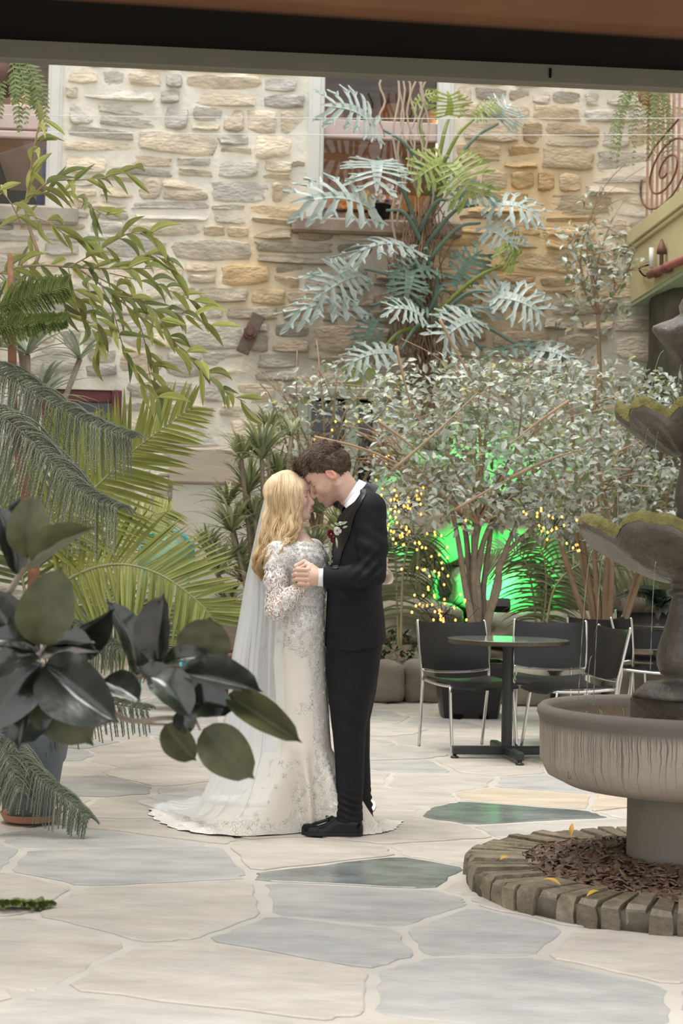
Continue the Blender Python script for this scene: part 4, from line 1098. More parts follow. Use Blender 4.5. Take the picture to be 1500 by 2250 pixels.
TFa = rows_tab([(1787, 764, 819, .105, .066), (1740, 763, 815, .105, .068), (1660, 758, 812, .10, .078), (1580, 752, 813, .095, .085), (1520, 742, 826, .085, .10), (1405, 722, 841, .07, .12)])
def trousers(p):
    n = loft_sdf(p, TN); z = p[:, 2]
    n = n + fold(p, C(770, 1772, -.14), (.3, 0, .95), .028, .006, .06) + fold(p, C(765, 1560, -.15), (.5, 0, .8), .08, .0025, .12)
    cr = np.abs(p[:, 1] - (CD - .15)); n = n - .004 * np.exp(-((p[:, 0] - C(765, 1600)[0]) / .012) ** 2) * (p[:, 1] < CD - .08)
    f = loft_sdf(p, TFa) + fold(p, C(812, 1762, .10), (.2, 0, .95), .03, .005, .05)
    k = np.clip((z - C(0, 1500)[2]) / .15, 0, 1); u = smin(n, f, .012)
    return u
a_, b_ = C(700, 1812, 0), C(860, 1398, 0)
part_sdf('trousers', trousers, a_, b_, -.21, .26, .0058, M_suit, groom)
def shoe(toe, heel, yc, w, name):
    sh_ = MB(); sol = MB(); A = C(*toe, yc); B = C(*heel, yc); L = (B - A); L[1] = 0; n = 26; rows = []; so_ = []
    z0 = .008
    for i in range(n + 1):
        t = i / n
        hw = w * float(np.interp(t, [0, .03, .1, .25, .4, .6, .8, .95, 1], [.12, .40, .66, .97, 1, .80, .74, .66, .2]))
        ht = float(np.interp(t, [0, .03, .1, .25, .4, .5, .6, .8, .95, 1], [.012, .026, .036, .045, .060, .084, .104, .098, .088, .03]))
        x = A[0] + (B[0] - A[0]) * t; yy = A[1] + (B[1] - A[1]) * t; zs_ = z0 + .012 + (.006 if t < .06 else 0)
        row = []
        for k in range(15):
            a = math.pi * k / 14; cx = math.cos(a); sx = math.sin(a)
            row.append((x, yy + hw * (abs(cx) ** .75) * (1 if cx > 0 else -1), zs_ + ht * (sx ** .72)))
        rows.append(row)
        hws = hw * 1.06 + .001; so_.append([(x, yy - hws, z0 + (.002 if .52 < t < .70 else 0)), (x, yy + hws, z0 + (.002 if .52 < t < .7 else 0)), (x, yy + hws, zs_ + .003), (x, yy - hws, zs_ + .003)])
    sh_.grid(rows); o = sh_.build(name, M_patent, groom)
    sol.grid(so_, True); sol.add(so_[0], [(0, 1, 2, 3)]); sol.add(so_[-1], [(3, 2, 1, 0)]); sol.build('sole', M_satin, o, angle=40)
    la = MB()
    for j in range(4):
        t = .40 + .045 * j; x = A[0] + (B[0] - A[0]) * t; ht = float(np.interp(t, [.25, .4, .5, .6], [.045, .058, .078, .088])); zz = z0 + .014 + ht
        la.tube(smooth_path([(x, A[1] - .026, zz - .012), (x + .004, A[1], zz + .003), (x, A[1] + .026, zz - .012)], 3), .0028, 6)
    x = A[0] + (B[0] - A[0]) * .46
    for s in (-1, 1):
        la.tube(smooth_path([(x, A[1], .085), (x - .018, A[1] + s * .018 - .008, .092), (x - .008, A[1] + s * .034 - .008, .078), (x + .004, A[1] - .004, .082)], 4), .0024, 6)
    la.build('laces', M_satin, o)
    return o
shoe((662, 1836), (797, 1836), -.075, .048, 'shoe'); shoe((690, 1818), (821, 1818), .115, .048, 'shoe')
# shirt collar, cuff, bow tie, lapel
def ring_tube(ctr, axis, r0, r1, ln, th, ysc=1.0, n=40, tilt=0):
    ax = V(axis).normalized(); yv = V((0, 1, 0)); xv = yv.cross(ax).normalized(); rows = []
    for (r, l) in ((r0, 0), (r0 + th, .001), (r1 + th, ln), (r1, ln), (r0, 0)):
        rows.append([V(ctr) + ax * l + xv * (math.cos(2 * math.pi * k / n) * r) + yv * (math.sin(2 * math.pi * k / n) * r * ysc) for k in range(n)])
    return rows
ax_ = V(C(795, 1101)) - V(C(773, 1087))
mb = MB(); mb.grid(ring_tube(C(769, 1084, .01), ax_, .0700, .0775, .060, .004), True)
sc_ = mb.build('shirt_collar', M_shirt, groom, angle=50)
mb = MB(); mb.grid(ring_tube(C(784, 1094, .01), ax_, .079, .092, .055, .006), True); mb.build('jacket_collar', M_satin, groom, angle=50)
TS = [(z_, x_, y_, rx_ - .009, ry_ - .03) for (z_, x_, y_, rx_, ry_) in TJ]
part_sdf('shirt_front', lambda p: np.maximum(smin(loft_sdf(p, TS), caps(p, C(770, 1085, .01), C(785, 1115, .01), .055, .08), .03), -(p - C(772, 1085)) @ np.array([.86, 0, -.5])), C(722, 1205), C(830, 1060), -.2, .22, .007, M_shirt, groom)
mb = MB(); mb.tube([C(714, 1269, -.242), C(698, 1268.5, -.246)], [.0395, .0375], 28, flat=.86); mb.build('shirt_cuff', M_shirt, groom, angle=50)
def bow(s):
    q = MB(); rows = []
    for i in range(7):
        t = i / 6; hh = .009 + .016 * math.sin(min(1, t * 1.15) * math.pi / 2); c_ = V(C(745, 1113, -.045)) + V((s * .022 * t, s * -.046 * t, -s * .026 * t))
        rows.append([c_ + V((math.cos(2 * math.pi * k / 12) * (.004 + .006 * t), 0, math.sin(2 * math.pi * k / 12) * hh)) for k in range(12)])
    q.grid(rows, True); return q
bt = MB(); bt.box(C(745, 1113, -.045), (.016, .018, .022), bev=.004); bo = bt.build('bow_tie', M_satin, groom, smooth=False)
for s in (-1, 1): bow(s).build('bow_loop', M_satin, bo)
tv, tf = surfnet(lambda p: np.maximum(jacket(p) - .004, np.maximum(np.abs((p[:, 0] - np.interp(p[:, 2], [C(0, 1300)[2], C(0, 1200)[2], C(0, 1120)[2], C(0, 1072)[2]], [C(728, 1300)[0], C(742, 1200)[0], C(768, 1120)[0], C(797, 1072)[0]])) ) - np.interp(p[:, 2], [C(0, 1300)[2], C(0, 1160)[2], C(0, 1072)[2]], [.002, .026, .014]), p[:, 1] - (CD + .0))),
                 (C(705, 1300)[0], CD - .27, C(0, 1238)[2]), (C(815, 1070)[0], CD + .02, C(0, 1062)[2]), .0036)
put('lapel', nmesh('lapel', [(tv, tf, 0)], [M_satin]), groom)
mb = MB(); c_ = C(671, 1275, hdd - .012); mb.tube([V(c_) + V((.0, math.cos(2 * math.pi * k / 16) * .0118, math.sin(2 * math.pi * k / 16) * .0118)) for k in range(17)], .0019, 6, caps=False)
mb.build('wedding_ring', mat('gold', (.9, .62, .25), .2, metal=1.0), groom)
# brown hair
def ghair(p):
    q = gq(p); n_ = .003 * np.sin(q[:, 0] * 150 + 3 * np.sin(q[:, 1] * 60)) * np.sin(q[:, 2] * 110 + q[:, 1] * 90)
    d = ell(q, (-.014, 0, .040), (.108, .085, .092))
    d = smin(d, ell(q, (.052, 0, .098), (.055, .060, .034)), .02); d = smin(d, ell(q, (.0, 0, .115), (.075, .062, .028)), .03)
    ln = np.interp(q[:, 0], [-.11, -.07, -.045, -.030, -.012, .006, .012, .03, .055, .12], [-.07, -.068, -.045, .012, .026, -.018, .024, .045, .058, .066]) - .0 * q[:, 1]
    cut = (ln - q[:, 2]); d = d + n_
    h = np.clip(.5 - .5 * (cut - d) / .006, 0, 1) * 0
    return np.maximum(d, cut * .8)
a_, b_ = C(630, 1110, 0), C(800, 960, 0)
hv, hf = surfnet(ghair, (a_[0], CD - .12, a_[2]), (b_[0], CD + .12, b_[2]), .0042)
hair = put('hair', nmesh('hair', [(hv, hf, 0)], [M_brownhair]), groom)
mb = MB(); rg = random.Random(5); hq = gq(hv)
for k in range(9500):
    i = rg.randrange(len(hv)); q = hq[i]
    if q[2] < -.03 and rg.random() < .5: continue
    nrm = np.array([q[0] + .014, q[1], q[2] - .035]); nrm /= np.linalg.norm(nrm)
    top = q[2] > .07
    dr = np.array([.55 if top else -.45, rg.uniform(-.12, .12), .25 if top else -.75]) + nrm * (.16 if top else .03) + np.array([.3 * math.sin(q[1] * 70 + q[2] * 40) + rg.gauss(0, .12), .5 * math.sin(q[0] * 75 + q[2] * 50) + rg.gauss(0, .12), rg.gauss(0, .1)])
    dr = dr - nrm * float(dr @ nrm) + nrm * (.22 if top else .06); dr /= np.linalg.norm(dr); L = rg.uniform(.022, .042) if top else rg.uniform(.012, .022)
    cu = np.array([rg.gauss(0, .5), rg.gauss(0, .5), -.5 if top else -.1]) * L * .5
    wv2 = np.cross(dr, nrm) * .0035 * rg.choice((-1, 1))
    pts = [gw(q + nrm * .0005 + dr * L * t + cu * t * t * .6 + wv2 * math.sin(t * 5) - nrm * L * .10 * t * t) for t in (0, .25, .5, .75, 1)]
    mb.tube(pts, [.0009, .0012, .0012, .0009, .0002], 3, caps=False)
mb.build('hair_tufts', M_brownhair, groom)['kind'] = 'stuff'
# boutonniere
bn = C(741, 1166, -.185); T0 = V(bn)
M_rose = mat('white_rose_petal', (.84, .82, .76), .6, var=.04, transl=.2); M_burg = mat('burgundy_petal', (.20, .03, .045), .55, var=.2, transl=.1); M_sage = mat('sage_leaf', (.32, .38, .22), .6, var=.15)
def rose(name, c, r, mt, par, seed, n=16):
    q = MB(); rg2 = random.Random(seed)
    for k in range(n):
        t = k * 2.4; rr = r * (.25 + .75 * k / n); el = 1.15 - 1.0 * k / n; rows = []
        for i in range(5):
            u = i / 4; row = []
            for j in range(5):
                v_ = (j / 4 - .5) * 1.5; a = t + v_ * (1.0 - .25 * u); rad = rr * (.35 + .65 * u) * (1 - .1 * v_ * v_); hgt = r * (el * u - .25)
                row.append(V((math.cos(a) * rad, -hgt, math.sin(a) * rad)))
            rows.append([V(c) + p for p in row])
        q.grid(rows)
    return q.build(name, mt, par)
bout = rose('boutonniere', T0, .021, M_rose, groom, 1)
rose('burgundy_bloom', V(C(727, 1173, -.175)), .022, M_burg, bout, 2); rose('burgundy_bloom', V(C(731, 1186, -.18)), .014, M_burg, bout, 3)
rose('small_white_bloom', V(C(749, 1150, -.185)), .012, M_rose, bout, 4, 10)
PM_sage = petal_mesh('sage_leaf', M_sage, 5)
for (x0, y0, x1, y1, w_) in ((745, 1155, 734, 1148, .012), (750, 1152, 763, 1146, .012), (752, 1160, 764, 1156, .010), (738, 1180, 741, 1206, .010), (735, 1158, 726, 1152, .012)):
    put('sage_leaf', PM_sage, bout, frame(C(x0, y0, -.19), C(x1, y1, -.195), (0, -1, .2), w_))
mb = MB(); rg = random.Random(8)
for k in range(90):
    t = k / 89; c_ = C(723.5 + 2.5 * math.sin(t * 3) + t * 1.5, 1192 + 50 * t, -.165); c_ = V(c_) + V((rg.gauss(0, .003), rg.gauss(0, .003), 0)); mb.tube([c_, c_ + V((0, 0, .003)), c_ + V((0, 0, .006))], [.001, .0028, .0008], 5)
mb.build('hanging_tassel', M_sage, bout)

# ---------------- bride
bq, bw, BR = head_frame(C(636, 1094, .0), (math.cos(-.17), 0, -math.sin(-.17)), (0, 1, 0), .93)
def bride_head(p):
    d = face(bq(p), True) * .93
    d = smin(d, caps(p, bw((-.022, 0, -.06)), C(652, 1185, .0), .043, .046), .03)
    ch = loft_sdf(p, TB)
    d = smin(d, ch, .03)
    d = smin(d, chain(p, [C(650, 1200, .0), C(614, 1216, -.125)], [.048, .040], .03), .03)
    return smin(d, chain(p, [C(655, 1200, .0), C(688, 1209, .135)], [.048, .042], .03), .03)
TB = rows_tab([(1300, 604, 704, .0, .12), (1250, 598, 706, .0, .135), (1215, 598, 704, .0, .145), (1198, 610, 698, .0, .13), (1184, 628, 682, .0, .08), (1172, 640, 668, .0, .04)])
a_, b_ = C(570, 1290, 0), C(730, 1030, 0)
v1, f1 = surfnet(bride_head, (a_[0], CD - .22, a_[2]), (b_[0], CD + .24, b_[2]), .0036)
ARM = [C(609, 1212, -.135), C(606, 1275, -.165), C(607, 1338, -.19), C(636, 1315, -.205), C(663, 1290, -.205)]; ARMR = [.044, .043, .040, .034, .023]
def bride_hand(p):
    d = chain(p, ARM[2:], ARMR[2:], .02)
    d = smin(d, ell(p, C(668, 1270, -.208), (.026, .016, .038)), .02)
    for i, (x0, y0, x1, y1, x2, y2) in enumerate(((650, 1243, 668, 1233, 684, 1241), (655, 1250, 672, 1240, 690, 1249), (660, 1257, 676, 1248, 691, 1257), (664, 1263, 678, 1256, 688, 1263))):
        r = .0082 - .0004 * i; o_ = hdd + .03 - .012 * i
        fd = chain(p, [C(664 + i, 1262 + i, -.212), C(x0, y0, o_ + .004), C(x1, y1, o_ - .006), C(x2, y2, o_ - .012)], [r * 1.1, r, r * .95, r * .75], .004); d = smin(d, fd, .003)
    return smin(d, chain(p, [C(672, 1276, -.20), C(684, 1262, -.185), C(688, 1250, -.18)], [.012, .010, .008], .005), .006)
a_, b_ = C(590, 1372, 0), C(705, 1222, 0)
v2, f2 = surfnet(bride_hand, (a_[0], CD - .29, a_[2]), (b_[0], CD - .13, b_[2]), .0028)
LARM = [C(688, 1210, .14), C(745, 1285, .27), C(800, 1282, .30), C(836, 1268, .17)]
def bride_core(p):
    d = chain(p, [C(652, 1215, 0), C(658, 1340, 0), C(660, 1430, 0)], [.085, .085, .10], .03)
    for s in (-.035, .065): d = smin(d, chain(p, [C(660, 1440, s), C(670, 1620, s + .01), C(680, 1805, s + .04)], [.070, .045, .03], .02), .03)
    d = smin(d, chain(p, [C(640, 1205, -.05)] + ARM[:4], [.05] + ARMR[:4], .02), .03)
    return smin(d, chain(p, LARM, [.044, .037, .03, .024], .02), .03)
a_, b_ = C(560, 1828, 0), C(865, 1180, 0)
v3, f3 = surfnet(bride_core, (a_[0], CD - .28, a_[2]), (b_[0], CD + .36, b_[2]), .011)
def bride_lhand(p):
    d = chain(p, [C(826, 1272, .21), C(838, 1266, .15)], [.023, .020], .01)
    d = smin(d, ell(p, C(843, 1254, .115), (.013, .030, .030)), .012)
    for i in range(4): d = smin(d, chain(p, [C(844, 1244 + i * 9 - 8, .10), C(849, 1232 + i * 9, .06), C(848.5, 1228 + i * 10, .025)], [.0085, .0078, .0062], .003), .003)
    return smin(d, chain(p, [C(842, 1250, .12), C(843, 1230, .10), C(844, 1217, .085)], [.011, .009, .007], .004), .006)
a_, b_ = C(805, 1295, 0), C(865, 1200, 0)
v4, f4 = surfnet(bride_lhand, (a_[0], CD - .0, a_[2]), (b_[0], CD + .26, b_[2]), .0032)
def bride_cols(v):
    q = bq(v); c = np.ones((len(v), 3)); k = (np.abs(q[:, 1]) < .09) & (q[:, 2] < .06) & (q[:, 2] > -.13) & (q[:, 0] > .02); qq = q[k]
    lips = np.exp(-((qq[:, 2] + .072) / .0065) ** 2) * np.clip((qq[:, 0] - .085) / .006, 0, 1) * (np.abs(qq[:, 1]) < .022)
    blush = np.exp(-((qq[:, 2] + .03) / .025) ** 2 - ((np.abs(qq[:, 1]) - .042) / .02) ** 2) * .5
    cc = np.ones((len(qq), 3)); cc = cc * (1 - blush[:, None]) + np.array([1.0, .70, .68]) * blush[:, None]
    cc = cc * (1 - .8 * lips[:, None]) + np.array([.80, .42, .42]) * .8 * lips[:, None]
    br = np.exp(-((qq[:, 2] - .020) / .004) ** 2) * (np.abs(qq[:, 1]) > .012) * (np.abs(qq[:, 1]) < .048) * (qq[:, 0] > .06) * .6
    la = np.exp(-((qq[:, 2] + .009) / .0026) ** 2) * (np.abs(np.abs(qq[:, 1]) - .031) < .018) * (qq[:, 0] > .06) * .85
    dk = np.clip(br + la, 0, 1)[:, None]; c[k] = cc * (1 - dk) + np.array([.22, .15, .11]) * dk
    return c
bride = put('person', nmesh('person', [(v1, f1, 0), (v2, f2, 0), (v3, f3, 0), (v4, f4, 0)], [M_skin2], bride_cols))
tag(bride, 'bride with long wavy blond hair in a white lace gown and trailing veil', 'person')

def lace_mat(name, cover, base, lace, alpha):
    mt = bpy.data.materials.new(name); mt.use_nodes = True; nt = mt.node_tree; N = nt.nodes; L = nt.links; b = N['Principled BSDF']; out = N['Material Output']
    tc = N.new('ShaderNodeTexCoord'); nz = N.new('ShaderNodeTexNoise'); nz.inputs['Scale'].default_value = 14; L.new(tc.outputs['Object'], nz.inputs['Vector'])
    mxv = N.new('ShaderNodeMix'); mxv.data_type = 'VECTOR'; mxv.inputs[0].default_value = .045
    L.new(tc.outputs['Object'], mxv.inputs[4]); L.new(nz.outputs['Color'], mxv.inputs[5])
    vo = N.new('ShaderNodeTexVoronoi'); vo.inputs['Scale'].default_value = 52; L.new(mxv.outputs[1], vo.inputs['Vector'])
    ml = N.new('ShaderNodeMath'); ml.operation = 'MULTIPLY'; ml.inputs[1].default_value = 15; L.new(vo.outputs['Distance'], ml.inputs[0])
    sn = N.new('ShaderNodeMath'); sn.operation = 'SINE'; L.new(ml.outputs[0], sn.inputs[0])
    n2 = N.new('ShaderNodeTexNoise'); n2.inputs['Scale'].default_value = 9; n2.inputs['Detail'].default_value = 3; L.new(tc.outputs['Object'], n2.inputs['Vector'])
    ma = N.new('ShaderNodeMath'); ma.operation = 'MULTIPLY_ADD'; ma.inputs[1].default_value = .35; L.new(sn.outputs[0], ma.inputs[0]); L.new(n2.outputs[0], ma.inputs[2])
    at = N.new('ShaderNodeVertexColor'); at.layer_name = 'Col'; sp = N.new('ShaderNodeSeparateColor'); L.new(at.outputs[0], sp.inputs[0])
    th = N.new('ShaderNodeMath'); th.operation = 'MULTIPLY_ADD'; th.inputs[1].default_value = -.75; th.inputs[2].default_value = cover; L.new(sp.outputs[0], th.inputs[0])
    sb_ = N.new('ShaderNodeMath'); sb_.operation = 'SUBTRACT'; L.new(ma.outputs[0], sb_.inputs[0]); L.new(th.outputs[0], sb_.inputs[1])
    st = N.new('ShaderNodeMapRange'); st.inputs[1].default_value = -.06; st.inputs[2].default_value = .06; L.new(sb_.outputs[0], st.inputs[0])
    mc = N.new('ShaderNodeMix'); mc.data_type = 'RGBA'; mc.inputs[6].default_value = (*base, 1); mc.inputs[7].default_value = (*lace, 1); L.new(st.outputs[0], mc.inputs[0]); L.new(mc.outputs[2], b.inputs['Base Color'])
    b.inputs['Roughness'].default_value = .55; b.inputs['Sheen Weight'].default_value = .15
    hb2 = N.new('ShaderNodeTexNoise'); hb2.inputs['Scale'].default_value = 160; L.new(tc.outputs['Object'], hb2.inputs['Vector'])
    hm = N.new('ShaderNodeMath'); hm.operation = 'MULTIPLY_ADD'; hm.inputs[1].default_value = .3; L.new(hb2.outputs[0], hm.inputs[0]); L.new(st.outputs[0], hm.inputs[2])
    hx = N.new('ShaderNodeMath'); hx.operation = 'MULTIPLY'; L.new(hm.outputs[0], hx.inputs[0]); L.new(st.outputs[0], hx.inputs[1])
    bp = N.new('ShaderNodeBump'); bp.inputs['Strength'].default_value = .8; bp.inputs['Distance'].default_value = .006; L.new(hx.outputs[0], bp.inputs['Height']); L.new(bp.outputs[0], b.inputs['Normal'])
    if alpha:
        tr = N.new('ShaderNodeBsdfTransparent'); ms = N.new('ShaderNodeMixShader')
        mr = N.new('ShaderNodeMapRange'); mr.inputs[3].default_value = .10; mr.inputs[4].default_value = 1; L.new(st.outputs[0], mr.inputs[0])
        L.new(mr.outputs[0], ms.inputs[0]); L.new(tr.outputs[0], ms.inputs[1]); L.new(b.outputs[0], ms.inputs[2]); L.new(ms.outputs[0], out.inputs[0])
    return mt
M_gown = lace_mat('ivory_gown_with_lace', 1.02, (.77, .71, .625), (.88, .86, .825), False)
M_sleeve = lace_mat('sheer_lace_sleeve', .98, (.8, .74, .68), (.87, .84, .80), True)
# gown: body rows then a skirt that runs out into the train
ND = 168
GT = rows_tab([(1186, 604, 704, .0, .13), (1205, 602, 706, .0, .138), (1250, 598, 709, .0, .140), (1300, 602, 712, .0, .130), (1345, 607, 712, .0, .122), (1400, 604, 714, .0, .140), (1450, 601, 717, .0, .152), (1520, 605, 720, .0, .150), (1600, 614, 725, .0, .140), (1630, 612, 727, .0, .140)])
hemc = V(C(690, 1800, .05)); hemc.z = 0
HP = [G(742, 1812), G(700, 1836), G(655, 1834), G(590, 1840), G(520, 1842), G(455, 1840), G(395, 1829), G(350, 1808), G(328, 1788), G(345, 1772), G(410, 1760), G(520, 1752), G(640, 1750), G(760, 1754), G(850, 1764), G(893, 1778), G(912, 1804), G(872, 1813), G(828, 1808), G(790, 1806), G(760, 1806)]
HA = sorted(((math.atan2(p.y - hemc.y, p.x - hemc.x)) % (2 * math.pi), math.hypot(p.x - hemc.x, p.y - hemc.y)) for p in HP)
HA = [(HA[-1][0] - 2 * math.pi, HA[-1][1])] + HA + [(HA[0][0] + 2 * math.pi, HA[0][1])]
_ha = np.arange(-60, 421) * math.pi / 180; _hr = np.interp(_ha % (2 * math.pi), [h[0] for h in HA], [h[1] for h in HA])
_kr = np.exp(-(np.arange(-16, 17) / 7.0) ** 2); _hr = np.convolve(_hr, _kr / _kr.sum(), 'same')
hemR = lambda t: float(np.interp(t % (2 * math.pi), _ha, _hr))
mb = MB(); rows = []; cols = []
zk = C(0, 1630)[2]
for i in range(56):                                     # bodice to knee
    t = i / 55; py = 1230 + (1630 - 1230) * t; z = C(650, py)[2]
    _, cx, cy, rx, ry = (z, *[float(np.interp(z, [g[0] for g in GT], [g[j] for g in GT])) for j in (1, 2, 3, 4)])
    row = []; 
    for k in range(ND):
        a = 2 * math.pi * k / ND; ca, sa = math.cos(a), math.sin(a)
        fr_ = 1 + (.010 * t * math.sin(a * 9 + z * 9) if t > .4 else 0)
        zz = z
        if False: zz = z + (.028 * max(0, sa) ** 1.5 - .016 * max(0, ca) ** 3 - .012 * max(0, -sa)) * (1 - i / 8) + .004 * math.sin(a * 26) * (i == 0)
        p = V((cx + rx * ca * fr_, cy + ry * sa * fr_, zz)); row.append(p)
        lc = 1.0 if py < 1330 else max(0, 1 - (py - 1330) / 140 - .4 * max(0, -sa) * max(0, (py - 1400) / 100))
        seam = math.exp(-((ca - .62) / .22) ** 2) * (.85 if sa < 0 else .3); cols.append((min(1, max(lc, seam * .8 if py > 1350 else lc)), 1, 1))
    rows.append(row)
K0 = rows[-1]
for i in range(1, 60):                                  # skirt and train
    s = i / 59; row = []
    for k in range(ND):
        a = 2 * math.pi * k / ND; p0 = K0[k]; Rh = hemR(a) * (1 + .018 * math.sin(a * 46) * max(0, (s - .96) / .04)); p1 = V((hemc.x + math.cos(a) * Rh, hemc.y + math.sin(a) * Rh, 0))
        ln = (p1 - V((p0.x, p0.y, 0))).length; pw = 1.0 + 5.2 * max(0, ln - .12)
        u = s ** 1.0; sx = u * u * (.55) + u * .45 if ln > .25 else u
        xy = V((p0.x, p0.y, 0)).lerp(p1, sx); zz = zk * (1 - sx) ** pw
        w_ = math.sin(a * 9 + zk * 9) * .016 + math.sin(a * 17 + 1.3 + s * 3) * .010 * s + math.sin(a * 5 + s * 4) * .012 * s
        rad = V((math.cos(a), math.sin(a), 0)); env = min(1, s * 2.5) * (1 - s ** 6)
        q = xy + rad * (w_ * env * (1 + ln)); zz += env * .012 * math.sin(a * 21 + s * 7) * min(1, ln * 2) + .012 + .010 * mnoise.noise(V((xy.x * 9, xy.y * 9, 0))) * s
        row.append(V((q.x, q.y, max(.009, zz))))
        seam = math.exp(-((math.cos(a) - .62) / .25) ** 2) * (.85 if math.sin(a) < 0 else .3)
        hem_ = max(0, (s - .74) / .22) * max(.12, min(1, (hemR(a) - .30) / .25)); sc1 = .38 * max(0, mnoise.noise(V((xy.x * 7, xy.y * 7, zz * 5)))) ; cols.append((min(1, max(seam * .75, min(1, hem_), sc1 + .25 * s)), 1, 1))
    rows.append(row)
mb.grid(rows, True, col=cols)
gown = mb.build('gown', M_gown, bride)
# raised lace applique: small curled sprigs standing on the gown and sleeve
def sprig(q, c, n, t, sz, rg):
    n = n.normalized(); t = (t - n * t.dot(n)).normalized(); b = n.cross(t)
    for k in range(5):
        a = 2 * math.pi * k / 5 + rg.uniform(-.3, .3); d = t * math.cos(a) + b * math.sin(a); e_ = n.cross(d)
        q.tube([c + n * .0012, c + d * sz * .45 + e_ * sz * .22 + n * .002, c + d * sz + n * .0022, c + d * sz * .55 - e_ * sz * .24 + n * .002, c + n * .0012], .0011, 3, caps=False)
ap = MB(); rg = random.Random(21); nR = len(rows)
for k in range(3600):
    i = min(nR - 3, int(rg.random() ** 1.0 * (nR - 3))); j = rg.randrange(ND)
    lc = cols[i * ND + j][0]
    if rg.random() > lc * (1.0 if i < 40 else .6): continue
    a0, a1, a2 = rows[i][j], rows[i][(j + 1) % ND], rows[i + 1][j]; u, w_ = rg.random(), rg.random()
    c_ = a0 + (a1 - a0) * u + (a2 - a0) * w_; nn = (a1 - a0).cross(a2 - a0)
    if nn.length < 1e-9: continue
    nn = -nn if nn.dot(c_ - V((C(655, 1400)[0], CD, c_.z))) < 0 else nn
    sprig(ap, c_, nn, V((rg.uniform(-1, 1), rg.uniform(-1, 1), rg.uniform(-1, 1))), rg.uniform(.006, .013), rg)
ap.build('lace_applique', mat('lace_thread', (.88, .86, .82), .6, var=.03), gown)['kind'] = 'stuff'
# bodice: lace over bust and shoulders, cut to an off-shoulder neckline
TBD = [(z_, x_, y_, rx_ + .004, ry_ + .004) for (z_, x_, y_, rx_, ry_) in rows_tab([(1330, 606, 711, .0, .124), (1300, 602, 712, .0, .132), (1250, 595, 713, .0, .148), (1220, 594, 712, .0, .150), (1205, 604, 704, .0, .140), (1190, 612, 690, .0, .118), (1175, 626, 676, .0, .09)])]
def bodice(p):
    d = loft_sdf(p, TBD)
    d = smin(d, chain(p, [C(650, 1214, -.03), C(612, 1215, -.13), C(606, 1240, -.148)], [.055, .051, .050], .03), .025)
    d = smin(d, chain(p, [C(660, 1208, .03), C(688, 1206, .135)], [.055, .047], .03), .025)
    yy = p[:, 1] - CD; fr_ = np.clip((p[:, 0] - C(640, 1200)[0]) / .1, 0, 1)
    zn = C(650, 1194)[2] + .030 * np.clip((yy - .03) / .08, 0, 1) - .016 * fr_ * np.exp(-(yy / .075) ** 2) + .010 * np.clip(-yy / .14, 0, 1) + .0025 * np.sin(p[:, 0] * 190 + p[:, 1] * 170)
    return np.maximum(d, p[:, 2] - zn)
a_, b_ = C(570, 1335, 0), C(730, 1165, 0)
bod = part_sdf('bodice', bodice, a_, b_, -.24, .24, .0045, M_gown, bride, lambda v: np.ones((len(v), 3)))
bv = np.empty(len(bod.data.vertices) * 3, np.float32); bod.data.vertices.foreach_get('co', bv); bv = bv.reshape(-1, 3)
ap = MB(); rg = random.Random(31)
for k in range(1500):
    c_ = V(bv[rg.randrange(len(bv))]); nn = c_ - V((C(655, 1250)[0], CD, c_.z - .03))
    if c_.y > CD + .02 or rg.random() < .25 or c_.z > C(650, 1193)[2]: continue
    sprig(ap, c_ + nn.normalized() * .001, nn, V((rg.uniform(-1, 1), rg.uniform(-1, 1), rg.uniform(-1, 1))), rg.uniform(.006, .012), rg)
ap.build('bodice_applique', bpy.data.materials['lace_thread'], bod)['kind'] = 'stuff'
# sleeves
def sleeve(p):
    d = chain(p, ARM, [r + .0045 for r in ARMR], .02)
    cutw = (p - C(664, 1288, -.205)) @ np.array([.76, 0, .65])
    return np.maximum(d, cutw - .0) + .0012 * np.sin(p[:, 0] * 300) * np.sin(p[:, 2] * 260)
a_, b_ = C(570, 1375, 0), C(700, 1180, 0)
sv, sf = surfnet(sleeve, (a_[0], CD - .27, a_[2]), (b_[0], CD + .02, b_[2]), .0045)
put('sleeve', nmesh('sleeve', [(sv, sf, 0)], [M_sleeve], lambda v: np.ones((len(v), 3)) * np.array([.78, 1, 1])), bride)
ap = MB(); rg = random.Random(3); cen = np.array([C(612, 1290, -.15)])
for k in range(240):
    i = rg.randrange(len(sf)); f_ = sf[i]; a0, a1, a2 = V(sv[f_[0]]), V(sv[f_[1]]), V(sv[f_[3]]); nn = (a1 - a0).cross(a2 - a0)
    if nn.y > 0: nn = -nn
    sprig(ap, a0, nn, V((rg.uniform(-1, 1), 0, rg.uniform(-1, 1))), rg.uniform(.008, .015), rg)
ap.build('sleeve_applique', bpy.data.materials['lace_thread'], bride)['kind'] = 'stuff'
def lsleeve(p):
    d = chain(p, LARM, [.049, .042, .036, .032], .02)
    return np.maximum(d, -(np.minimum(0, 0) + (C(841, 1268)[0] - p[:, 0])))
a_, b_ = C(640, 1320, 0), C(856, 1180, 0)
sv, sf = surfnet(lsleeve, (a_[0], CD + .06, a_[2]), (b_[0], CD + .37, b_[2]), .008)
put('sleeve', nmesh('sleeve', [(sv, sf, 0)], [M_sleeve], lambda v: np.ones((len(v), 3)) * np.array([.9, 1, 1])), bride)
mb = MB(); mb.tube([C(834, 1270, .17), C(846, 1268, .13), C(850, 1266, .12)], [.030, .034, .038], 20, caps=False); mb.build('lace_cuff', M_gown, bride)

